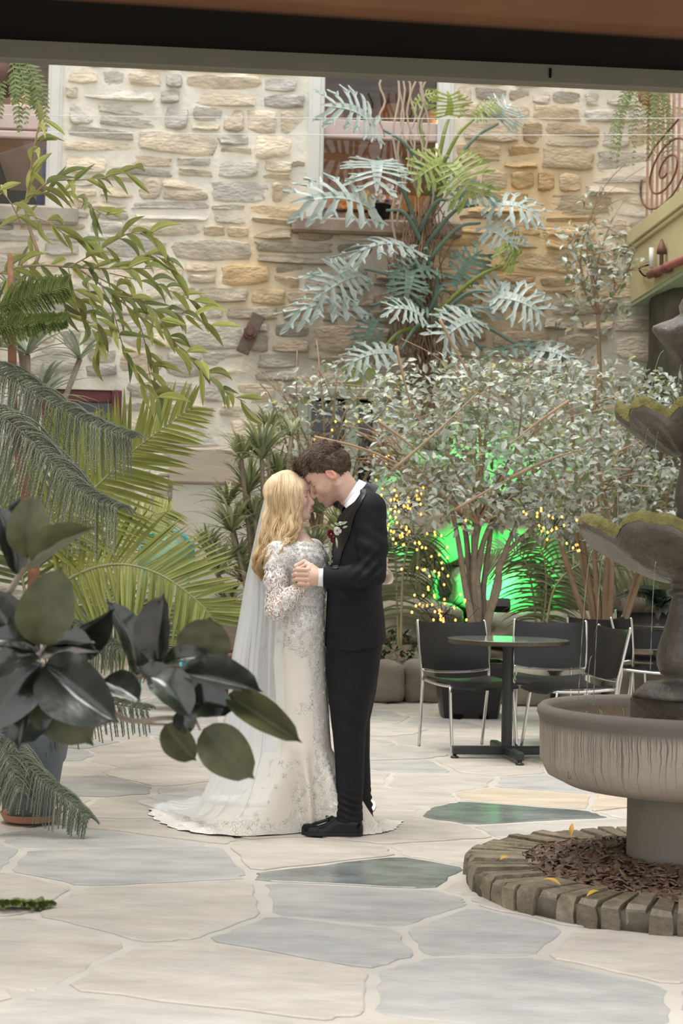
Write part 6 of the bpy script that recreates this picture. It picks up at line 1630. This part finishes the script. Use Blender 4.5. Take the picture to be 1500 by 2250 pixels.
q = MB(); q.tube(smooth_path([tb, tb + V((-.05, 0, .6)), P(-20, 1000, TD), P(-40, 760, TD), P(-40, 620, TD)], 5), .016, 8); q.tube(smooth_path([P(-30, 800, TD), P(30, 700, TD), P(85, 560, TD)], 4), .010, 8); q.build('trunk', M_bark, lt)
# sword-leaved screw plant behind it
pdn = thing('pandan', 'pale sword-leaved plant between the pine and the maroon window', 'plant', V(P(90, 1400, 9.5)) * 1.0)
M_pale = mat('pale_sword_leaf', (.24, .28, .20), .35, c2=(.36, .40, .32), vscale=3, vcol=True, transl=.1)
for i, (x_, y_, n_) in enumerate(((85, 880, 34), (60, 780, 26), (30, 640, 18), (175, 790, 14))):
    t_ = P(x_, y_, 9.3 + .2 * i); rosette(t_, n_, .55, .016, pdn, M_pale, 140 + i, 1.0, .35, .7)
    q = MB(); q.tube(smooth_path([P(70, 1300, 9.5), P(60 + i * 8, 1050, 9.45), t_], 4), .018, 6); q.build('cane', M_bark, pdn)
q = MB(); g_ = P(90, 1400, 9.5); q.tube([V((g_.x, g_.y, .0)), P(70, 1300, 9.5)], .03, 8); q.build('trunk', M_bark, pdn)

# ---- climbing philodendron
M_phil = mat('blue_green_philodendron', (.36, .43, .39), .36, c2=(.47, .53, .485), vscale=5, rnd=.12, transl=.12)
M_phily = mat('yellow_green_philodendron', (.27, .34, .07), .4, c2=(.40, .46, .16), vscale=5, rnd=.12, transl=.3)
M_phild = mat('deep_green_philodendron', (.12, .19, .15), .4, c2=(.20, .28, .22), vscale=5, rnd=.12, transl=.1)
def phil_mesh(nm, mt, seed, nl=7):
    rg = random.Random(seed); mb = MB()
    zf = lambda x, y: .12 * math.sin(math.pi * max(0, min(1, x))) - .28 * y * y - .10 * x * x
    def strip(pts):
        rows = []
        for (x, y, nx, ny, w_) in pts: rows.append([(x - nx * w_, y - ny * w_, zf(x, y) + .015), (x, y, zf(x, y)), (x + nx * w_, y + ny * w_, zf(x, y) + .015)])
        mb.grid(rows)
    strip([(t, 0, 0, 1, .085 * (1 - t) ** .6 + .012) for t in [k / 10 for k in range(11)]])
    for s in (-1, 1):
        for k in range(nl):
            t = .02 + .88 * k / nl; L = .5 * (math.sin(math.pi * (.24 + .66 * t)) ** .8) * rg.uniform(.78, 1.12); a = math.radians(122 - 90 * t) + rg.gauss(0, .10); dx, dy = math.cos(a), s * math.sin(a); bnd = rg.uniform(.08, .2); pts = []
            for j in range(7):
                u = j / 6; x = t + dx * L * u + bnd * L * u * u; y = dy * L * u; w_ = .043 * (.72 + .5 * u) * (1 - .62 * u ** 6) * (1 + .22 * math.sin(u * 13 + k * 1.7)); pts.append((x, y, -dy, dx, w_))
            strip(pts)
            for (u0, sg) in ((.62, 1), (.72, -1)):                        # side lobes
                x0, y0 = t + dx * L * u0, dy * L * u0; a2 = a + sg * .6; l2 = L * .28; strip([(x0 + math.cos(a2) * l2 * u, y0 + s * math.sin(a2) * l2 * u, -s * math.sin(a2), math.cos(a2), .026 * (1 - .6 * u * u)) for u in (0, .35, .7, 1)])
    return mb.mesh(nm, mt)
PHM = {'b': [phil_mesh('leaf', M_phil, s) for s in (1, 2, 3)], 'y': [phil_mesh('leaf', M_phily, s) for s in (4, 5)], 'd': [phil_mesh('leaf', M_phild, s) for s in (6, 7)]}
pc = WS(*WP(935, 700), .35); phb = V((pc.x, pc.y, .45))
ph = thing('philodendron', 'large climbing philodendron with blue-green split leaves on the wall', 'plant', phb)
# base x,y -> tip x,y, width px, kind, depth in front of the wall at base and tip, normal x,z
PL = [(842, 285, 712, 222, 165, 'b', .6, .9, .1, .6), (826, 345, 828, 412, 175, 'b', .7, 1.0, 0, .75), (848, 462, 648, 432, 150, 'b', .7, 1.2, .1, .5), (930, 548, 758, 556, 100, 'b', .7, 1.1, 0, 1.0), (800, 590, 690, 650, 140, 'b', .7, 1.1, .2, .4), (812, 672, 622, 688, 105, 'b', .7, 1.1, 0, .8),
      (902, 585, 890, 668, 120, 'd', .8, .9, 0, .1), (960, 590, 850, 600, 100, 'd', .6, .7, 0, .8), (985, 345, 1045, 435, 160, 'y', .7, .9, -.2, .35), (985, 345, 905, 395, 120, 'y', .6, .8, .2, .5), (1094, 272, 1120, 225, 130, 'b', .5, .6, 0, .9), (985, 262, 985, 200, 120, 'y', .5, .6, 0, 1.6), (1040, 262, 1090, 225, 70, 'y', .5, .6, 0, .8),
      (985, 440, 1090, 420, 120, 'd', .7, .8, 0, .8), (1050, 450, 1198, 470, 110, 'b', .6, .8, 0, .7), (1055, 490, 1140, 545, 100, 'b', .6, .8, -.2, .4), (1138, 575, 1105, 528, 170, 'y', .7, .8, 0, .9), (1080, 640, 1200, 690, 130, 'b', .8, 1.0, -.1, .5), (1048, 690, 962, 745, 130, 'b', .9, 1.2, .1, .5), (940, 700, 848, 672, 100, 'b', .9, 1.1, .1, .8), (1060, 700, 1110, 615, 110, 'b', .7, .7, 0, .4),
      (1140, 760, 1290, 808, 110, 'b', .8, 1.1, 0, .8), (1060, 770, 1250, 780, 80, 'd', .7, .9, 0, 1.1), (880, 770, 752, 800, 100, 'b', .9, 1.1, 0, .7), (830, 690, 790, 770, 90, 'd', .6, .7, .1, .3), (820, 800, 755, 840, 80, 'y', .7, .9, 0, .6), (985, 640, 1060, 545, 110, 'd', .5, .5, 0, .5), (905, 235, 960, 200, 70, 'y', .4, .5, 0, 1)]
crown = [(935, 720), (930, 640), (905, 560), (930, 490), (960, 420)]
for i, (x0, y0, x1, y1, w_, kd, d0, d1, tx, tz) in enumerate(PL):
    a_ = WS(*WP(x0, y0, d0), d0); b_ = WS(*WP(x1, y1, d1), d1); ms = PHM[kd]; scale = (a_ - CAM).length / F
    lf = put('leaf', ms[i % len(ms)], ph, frame(a_.lerp(b_, .16), b_, V((tx, 0, tz)) + BN * 1.0, w_ * scale * .92, max(.3, (b_ - a_).length)))
    cy = min(720, max(430, y0 + rp_.uniform(60, 170))); cx = float(np.interp(cy, [420, 490, 560, 640, 720], [960, 930, 905, 930, 935])) + rp_.uniform(-15, 25); c_ = WS(*WP(cx, cy, .4), .4)
    mid = c_.lerp(a_, .55) + V((0, 0, .12)) + BN * .1
    q = MB(); q.tube(smooth_path([c_, mid, a_], 6), [.026 - .012 * k / 12 for k in range(13)], 6); q.build('petiole', M_phild if kd != 'y' else M_phily, ph)
q = MB(); sp = smooth_path([WS(*WP(x_, y_, .3), .3) for (x_, y_) in [(945, 1000), (938, 850)] + crown], 6); q.tube(sp, [.075] * len(sp), 10); q.build('trunk', mat('shaggy_brown_stem', (.24, .16, .10), .9, var=.4, vscale=10, bump=.8, bscale=30), ph)
M_aer = mat('pale_aerial_root', (.50, .40, .31), .8, var=.12); M_fib = mat('brown_fibre', (.28, .19, .12), .9, var=.3)
for (x_, x2, y2) in ((841, 838, 300), (872, 866, 560), (882, 878, 500), (890, 912, 420), (909, 905, 330), (926, 922, 400), (934, 930, 300), (925, 950, 480), (878, 900, 480)):
    q = MB(); n = 14; a_ = WS(*WP(x_, 120, .55), .55); b_ = WS(*WP(x2, y2, .5), .5)
    q.tube([a_.lerp(b_, k / n) + BX * (.03 * math.sin(k * 1.1 + x_)) for k in range(n + 1)], .011, 6); q.build('aerial_root', M_aer, ph)
q = MB(); rg = random.Random(4)
for k in range(150):
    y0 = rg.uniform(430, 760); x0 = float(np.interp(y0, [420, 490, 560, 640, 720], [945, 925, 905, 925, 930])) + rg.gauss(0, 24); a_ = WS(*WP(x0, y0, .45), .45); l_ = rg.uniform(.2, .8)
    q.tube([a_, a_ + V((rg.gauss(0, .08), rg.gauss(0, .05), -l_ * .5)), a_ + V((rg.gauss(0, .1), rg.gauss(0, .05), -l_))], .007, 4)
q.build('root_fibres', M_fib, ph)['kind'] = 'stuff'
# flowers and pot on the window sill
sf_ = thing('sill_flowers', 'bunch of white and yellow flowers on the upper window sill', 'flowers', WS(*WP(820, 470, .0), .0))
for i, (x_, y_, r_, m_) in enumerate(((800, 425, .055, 'y'), (812, 432, .05, 'y'), (795, 440, .05, 'g'), (830, 422, .05, 'w'), (855, 412, .055, 'w'), (838, 435, .05, 'w'), (862, 430, .05, 'w'), (850, 445, .045, 'v'), (825, 445, .05, 'v'), (805, 450, .05, 'g'), (757, 450, .045, 'o'), (868, 445, .05, 'w'))):
    mt_ = {'y': (.75, .48, .06), 'w': (.8, .75, .72), 'g': (.42, .45, .12), 'v': (.25, .2, .28), 'o': (.75, .32, .05)}[m_]; nm_ = 'sill_flower_' + m_; mm = bpy.data.materials.get(nm_) or mat(nm_, mt_, .6)
    rose('bloom', WS(*WP(x_, y_, .02), .02), r_, mm, sf_, i, 9)
q = MB(); c_ = WS(*WP(832, 480, .0), .02); q.lathe([(.10, 0), (.12, .16), (.125, .16), (.11, .14), (.02, .14)], 20, c=(c_.x, c_.y, R2[2] + .0)); q.build('vase', M_black, sf_)

# ---- grey-white leaved ficus bushes
M_fic = mat('variegated_ficus_leaf', (.43, .45, .385), .32, c2=(.60, .61, .56), vscale=3, vcol=True, transl=.15, spec=.6)
def ficus_leaves(name, blobs, size, parent, seed, dens=1.0):
    rg = random.Random(seed); q = MB()
    for (cx, cy, rx, ry, D, dd, n) in blobs:
        for k in range(int(n * dens)):
            while True:
                a, b, c = rg.uniform(-1, 1), rg.uniform(-1, 1), rg.uniform(-1, 1)
                if a * a + b * b + c * c < 1: break
            p = P(cx + a * rx, cy + b * ry, D + c * dd); L = size * rg.uniform(.6, 1.25)
            d = V((rg.gauss(0, 1), rg.gauss(0, .8), rg.gauss(-.25, .6))).normalized(); up = V((rg.gauss(0, .6), rg.gauss(-.5, .6), 1)).normalized(); s_ = d.cross(up)
            if s_.length < .1: continue
            s_.normalize(); n2 = s_.cross(d); w_ = L * .24
            kind = rg.random(); g_ = rg.uniform(.7, 1.2)
            cc = (g_ * .95, g_ * 1.0, g_ * .98) if kind < .68 else ((g_ * .42, g_ * .50, g_ * .28) if kind < .9 else (g_ * .75, g_ * .70, g_ * .35))
            vs_ = [p, p + d * L * .4 + s_ * w_ + n2 * w_ * .4, p + d * L * .45, p + d * L * .4 - s_ * w_ + n2 * w_ * .4, p + d * L * .75 + s_ * w_ * .7 + n2 * w_ * .1, p + d * L * .78 - n2 * w_ * .1, p + d * L * .75 - s_ * w_ * .7 + n2 * w_ * .1, p + d * L - n2 * w_ * .5]
            q.add(vs_, [(0, 1, 2), (0, 2, 3), (1, 4, 5, 2), (2, 5, 6, 3), (4, 7, 5), (5, 7, 6)], cc)
    o = q.build(name, M_fic, parent, smooth=False); o['kind'] = 'stuff'; return o
def branches(parent, root, targets, r0, seed, nm='branch', mt=M_bark, sub=3):
    rg = random.Random(seed)
    for t_ in targets:
        t_ = V(t_); mid = root.lerp(t_, .5) + V((rg.gauss(0, .08), rg.gauss(0, .08), rg.uniform(0, .15))); sp = smooth_path([root, mid, t_], 6); N = len(sp); q = MB(); q.tube(sp, [r0 * (1 - .75 * i / N) for i in range(N)], 7)
        for k in range(sub):
            i = rg.randrange(N // 2, N - 1); d = V((rg.gauss(0, .35), rg.gauss(0, .3), rg.uniform(-.05, .4))); q.tube(smooth_path([sp[i], sp[i] + d * .5 + V((0, 0, .03)), sp[i] + d], 3), [r0 * .3] * 3 + [r0 * .25] * 2 + [r0 * .12] * 2 if False else r0 * .22, 5)
        q.build(nm, mt, parent)
fcx = V((bc.x, bc.y + .25, .36))
f1_ = thing('variegated_ficus', 'many-stemmed ficus with grey-white leaves growing from the black tub', 'tree', fcx)
stem = [((1035, 1378), (1020, 1280), (1005, 1180), (985, 1090)), ((1048, 1378), (1045, 1280), (1040, 1180), (1050, 1080)), ((1058, 1380), (1062, 1290), (1075, 1190), (1085, 1100)), ((1068, 1382), (1085, 1300), (1110, 1210), (1150, 1120)), ((1052, 1380), (1050, 1250), (1080, 1150), (1160, 1060)), ((1040, 1380), (1030, 1250), (1015, 1140), (960, 1040)), ((1062, 1384), (1095, 1290), (1100, 1230), (1180, 1150)), ((1044, 1378), (1040, 1240), (1060, 1130), (1120, 1010))]
for k, pts in enumerate(stem):
    sp = smooth_path([fcx + V(((k - 4) * .012, 0, 0))] + [P(x_, y_, 11.85 + .05 * (k % 3)) for (x_, y_) in pts], 6); N = len(sp); q = MB(); q.tube(sp, [.034 * (1 - .6 * i / N) for i in range(N)], 9); q.build('stem', M_bark, f1_)
branches(f1_, P(1050, 1150, 11.85), [P(x_, y_, 11.9 + rp_.uniform(-.5, .5)) for (x_, y_) in ((860, 960), (900, 900), (950, 840), (1000, 800), (1080, 800), (1150, 850), (1230, 900), (1300, 960), (880, 1050), (1250, 1080), (820, 1000), (1330, 1040))], .016, 9, 'branch', M_twig, 5)
ficus_leaves('foliage', [(980, 880, 170, 110, 11.9, .6, 620), (1100, 860, 150, 90, 12.1, .6, 420), (1080, 1000, 200, 120, 11.8, .7, 900), (920, 1000, 110, 110, 12.0, .6, 360), (1230, 990, 130, 140, 12.0, .7, 620), (1020, 1110, 190, 60, 11.8, .6, 420), (1190, 1130, 110, 70, 11.9, .5, 300), (880, 1120, 60, 80, 12.0, .4, 110), (850, 880, 80, 70, 12.2, .5, 130)], .075, f1_, 1)
for k, (x0, y0, x1, y1) in enumerate(((860, 1035, 1050, 862), (830, 925, 935, 1010), (1250, 880, 1110, 985), (965, 700, 1040, 840), (690, 960, 900, 1030), (1000, 1120, 1190, 1020), (870, 760, 905, 900), (1120, 1050, 1290, 985))):
    a_, b_ = P(x0, y0, 11.25), P(x1, y1, 11.35); q = MB(); q.tube(smooth_path([a_, a_.lerp(b_, .5) + V((0, -.03, rp_.uniform(-.04, .04))), b_], 5), [.012 - .0007 * j for j in range(11)], 6); q.build('bare_twig', M_twig, f1_)
f2b = V(P(1330, 1480, 13.2)); f2b.z = .25
f2_ = thing('variegated_ficus', 'broad grey-white leaved ficus filling the right behind the fountain', 'bush', f2b)
branches(f2_, f2b, [P(x_, y_, 13.0 + rp_.uniform(-.5, .5)) for (x_, y_) in ((1250, 800), (1310, 790), (1400, 850), (1480, 900), (1300, 950), (1400, 980), (1200, 880), (1480, 1050), (1160, 830))], .03, 10, 'stem', M_twig, 6)
ficus_leaves('foliage', [(1300, 860, 140, 90, 13.0, .6, 420), (1420, 960, 130, 150, 12.8, .7, 700), (1330, 1080, 180, 120, 12.9, .7, 800), (1450, 1130, 100, 120, 12.8, .6, 380), (1200, 830, 110, 80, 13.2, .5, 180), (1430, 860, 80, 60, 13.0, .5, 110)], .075, f2_, 2)
f3b = WS(*WP(1320, 1200, .75), .75); f3b.z = .4
f3_ = thing('young_ficus', 'thin upright ficus with sparse pale leaves against the stained wall', 'tree', f3b)
q = MB(); f3c = WS(*WP(1313, 690, .7), .7); q.tube(smooth_path([f3b, WS(*WP(1318, 900, .72), .72), f3c], 5), [.03 - .0013 * k for k in range(11)], 8); q.build('trunk', M_twig, f3_)
branches(f3_, f3c, [WS(*WP(x_, y_, .7), .7 + rp_.uniform(-.2, .2)) for (x_, y_) in ((1310, 420), (1290, 470), (1340, 480), (1240, 520), (1385, 560), (1350, 600), (1270, 600))], .016, 12, 'stem', M_twig, 5)
ficus_leaves('foliage', [(1305, 470, 40, 70, 15.3, .3, 40), (1310, 570, 90, 80, 15.3, .4, 230), (1300, 680, 90, 70, 15.3, .4, 120), (1260, 520, 60, 30, 15.3, .3, 40), (1380, 570, 40, 40, 15.2, .3, 30)], .085, f3_, 3)
f4b = V(P(700, 1480, 13.2)); f4b.z = .25
f4_ = thing('twiggy_shrub', 'loose twiggy shrub with pale leaves and bare tan stems behind the groom', 'bush', f4b)
branches(f4_, P(700, 1200, 13.2), [P(x_, y_, 13.1 + rp_.uniform(-.4, .4)) for (x_, y_) in ((620, 860), (650, 820), (700, 790), (740, 830), (790, 860), (830, 920), (640, 940), (820, 980), (600, 880), (760, 950))], .018, 14, 'stem', M_twig, 7)
q = MB(); q.tube([f4b, P(700, 1200, 13.2)], .03, 8); q.build('trunk', M_bark, f4_)
rg = random.Random(17)
for k in range(16):
    a_ = P(880 + rg.uniform(-15, 25), 1020 + rg.uniform(-30, 30), 12.9); b_ = P(800 + rg.uniform(-20, 40), 930 + rg.uniform(-20, 80), 12.9 + rg.uniform(-.2, .2)); q = MB(); q.tube(smooth_path([a_, a_.lerp(b_, .5) + V((0, 0, rg.uniform(0, .06))), b_], 4), .009, 6); q.build('bare_stem', M_twig, f4_)
ficus_leaves('foliage', [(650, 880, 80, 70, 13.1, .4, 120), (720, 850, 80, 60, 13.1, .4, 120), (780, 920, 80, 90, 13.1, .4, 130), (650, 960, 60, 50, 13.1, .4, 50), (820, 1040, 50, 60, 13.0, .4, 60)], .07, f4_, 4)
# twinkle lights
M_bulb = mat('warm_bulb', (1, .75, .35), .4, em=(1, .42, .05), es=1.7)
q = MB(); q.lathe([(.002, -.011), (.007, -.007), (.0095, 0), (.007, .007), (.002, .011)], 8); bme = q.mesh('bulb', M_bulb)
def lights(label, pts, D, n, seed, spread):
    rg = random.Random(seed); sp = smooth_path([P(x_, y_, D) for (x_, y_) in pts], 10); N = len(sp); t = thing('string_lights', label, 'string lights', sp[0], 'strings of warm twinkle lights'); path = []
    for k in range(n * 2):
        f_ = k / (n * 2 - 1) * (N - 1); i = min(N - 2, int(f_)); p = sp[i].lerp(sp[i + 1], f_ - i) + V((rg.gauss(0, spread), rg.gauss(0, spread * .6), rg.gauss(0, spread))); path.append(p)
        if k % 2 == 0: put('bulb', bme, t, Matrix.Translation(p))
    q = MB(); q.tube(path, .002, 4); q.build('wire', M_dark, t)
lights('twinkle lights wound through the stems right behind the groom', [(850, 1090), (890, 1110), (920, 1090), (870, 1150), (850, 1170), (900, 1180), (870, 1210)], 11.6, 58, 1, .055)
lights('twinkle lights trailing down to the rocks left of the tree trunk', [(980, 1150), (950, 1220), (970, 1270), (930, 1310), (960, 1345), (1005, 1350), (950, 1360), (1000, 1375)], 11.5, 64, 2, .06)
lights('twinkle lights in the leaves left of the mossy lower bowl', [(1150, 1110), (1200, 1140), (1240, 1165), (1185, 1165), (1260, 1190), (1275, 1205)], 11.4, 26, 3, .05)
lights('few twinkle lights among the bare stems above the groom', [(690, 960), (760, 920), (840, 915), (830, 985), (850, 1020), (845, 1060)], 12.6, 16, 4, .04)
# dark broad-leaved plant behind the far table
M_dk = mat('dark_broad_leaf', (.055, .075, .055), .35, c2=(.10, .13, .10), vscale=4, rnd=.2)
DKM = petal_mesh('leaf', M_dk, 8, .15, .3, .9, .25); db = V(P(1440, 1480, 13.6)); db.z = .3
dk = thing('birds_nest_plant', 'dark broad-leaved plant behind the second table', 'plant', db)
dc = P(1445, 1340, 13.6)
for k in range(16):
    a = rp_.uniform(0, 2 * math.pi); L = rp_.uniform(.25, .4); put('leaf', DKM, dk, frame(dc, dc + V((math.cos(a) * L, math.sin(a) * L * .6, rp_.uniform(.0, .28))), (0, -.5, 1), .12))
q = MB(); q.tube([db, dc], .03, 8); q.build('stem', M_bark, dk)
# low groundcover behind the boulders
M_gc = mat('dark_groundcover', (.05, .07, .03), .5, c2=(.10, .12, .05), vscale=6, vcol=True)
for (x_, y_, lab) in ((900, 1430, 'dark low groundcover above the boulders behind the groom'), (1210, 1440, 'dark low groundcover behind the near table')):
    q = MB(); rg = random.Random(int(x_))
    for k in range(420):
        p = P(x_ + rg.uniform(-90, 90), y_ + rg.uniform(-40, 35), 13.8 + rg.uniform(-.2, .4)); d = V((rg.gauss(0, 1), rg.gauss(-.4, .6), rg.gauss(.3, .6))).normalized(); s_ = d.cross(V((0, 0, 1))).normalized(); L = rg.uniform(.05, .11); g_ = rg.uniform(.6, 1.4)
        q.add([p, p + d * L * .5 + s_ * L * .25, p + d * L, p + d * L * .5 - s_ * L * .25], [(0, 1, 2, 3)], (g_, g_, g_))
    tag(q.build('groundcover', M_gc, smooth=False), lab, 'groundcover', kind='stuff')
# hanging ferns
M_fern = mat('fern_green', (.20, .27, .09), .5, c2=(.34, .40, .20), vscale=6, vcol=True, transl=.3)
def fern(label, c, n, L, pot, seed, bias=(0, 0)):
    t = thing('hanging_fern', label, 'fern', c); rg = random.Random(seed)
    for k in range(n):
        a = rg.uniform(0, 2 * math.pi); l = L * rg.uniform(.6, 1.1); d = V((math.cos(a) + bias[0], math.sin(a) * .6 + bias[1], 0)) * .32 * l
        frond([c, c + d * .5 + V((0, 0, .10)), c + d * 1.1 + V((0, 0, -l * .3)), c + d * 1.3 + V((0, 0, -l))], 26, .05, .0075, (d.y + .01, -1, .2), .1, .1, t, M_fern, None, .003, seed * 50 + k)
    q = MB(); q.lathe([(.06, -.16), (.10, -.10), (.12, 0), (.11, .0), (.02, -.01)], 20, c=c); q.build('basket', pot, t)
    q = MB()
    for s in (-1, 1): q.tube([c + V((s * .11, 0, 0)), c + V((0, 0, .7))], .003, 4)
    q.build('hanger', M_iron, t)
fern('fern in a brown basket hanging at the top left corner', P(2, 150, 9.2), 14, .36, mat('brown_basket', (.12, .06, .04), .7, var=.2), 5, (.9, -.3))
fern('fern spilling over the balcony rail at the upper right', bal_pt(1425, 195, sb - .1), 20, .75, M_terra, 6, (-.2, 0))
# teal metal chair behind the palm, items on the left
tc0 = V(P(370, 1470, 12.6)); tc0.z = 0
tch = thing('garden_chair', 'teal rimmed metal garden chair with a round back behind the palm', 'chair', tc0)
M_teal = mat('teal_paint', (.06, .42, .50), .4, var=.1); M_lime = mat('lime_green_mesh', (.36, .46, .24), .6, var=.2, vscale=12, c2=(.20, .45, .38))
cc_ = P(365, 1225, 12.6); rr_ = .215; pth = [cc_ + V((rr_ * math.cos(t) * 1.02, 0, rr_ * 1.05 * math.sin(t))) for t in [math.radians(-35 + 250 * k / 30) for k in range(31)]]
pth = [V((pth[0].x - .02, pth[0].y, .45))] + pth + [V((pth[-1].x + .02, pth[-1].y, .45))]
q = MB(); q.tube(pth, .014, 8); q.build('back_rim', M_teal, tch)
q = MB(); q.lathe([(rr_ * .96, -.004), (rr_ * .96, .004), (.01, .006)], 32); q.build('back_panel', M_lime, tch, Matrix.Translation(cc_) @ Matrix.Rotation(math.pi / 2, 4, 'X'))
q = MB(); q.lathe([(.2, .43), (.215, .44), (.2, .45), (.01, .45)], 32, c=(cc_.x, cc_.y - .2, 0)); q.build('seat', mat('pink_floral_seat', (.50, .16, .22), .6, c2=(.10, .32, .36), vscale=14), tch)
for (dx, dy) in ((-.17, -.36), (.17, -.36), (-.17, -.04), (.17, -.04)):
    q = MB(); q.tube([V((cc_.x + dx, cc_.y + dy, .44)), V((cc_.x + dx * 1.15, cc_.y + dy * 1.05, .008))], .012, 8); q.build('leg', M_teal, tch)
# dim chairs and blue cloth inside the left window
ic = thing('stacked_seat', 'dark seat back with a blue cloth inside the left window', 'seat', WS(*WP(60, 400, -.9), -.9))
q = MB(); q.box(WS(*WP(55, 400, -.9), -.9), (.5, .06, .75), RW @ Matrix.Rotation(-.35, 3, 'Y'), bev=.02); q.build('seat_back', mat('dusty_pink_board', (.34, .22, .19), .7), ic, smooth=False)
q = MB(); q.box(WS(*WP(10, 410, -.8), -.8), (.08, .06, .8), RW @ Matrix.Rotation(-.35, 3, 'Y'), bev=.02); q.box(WS(*WP(25, 440, -.7), -.7), (.6, .1, .2), RW, bev=.02); q.build('frame', M_black, ic, smooth=False)
q = MB(); q.box(WS(*WP(108, 360, -.8), -.8), (.14, .08, .3), RW, bev=.03); q.box(WS(*WP(88, 435, -.6), -.6), (.08, .06, .16), RW, bev=.02); q.build('blue_cloth', mat('blue_cloth', (.06, .12, .36), .8), ic, smooth=False)
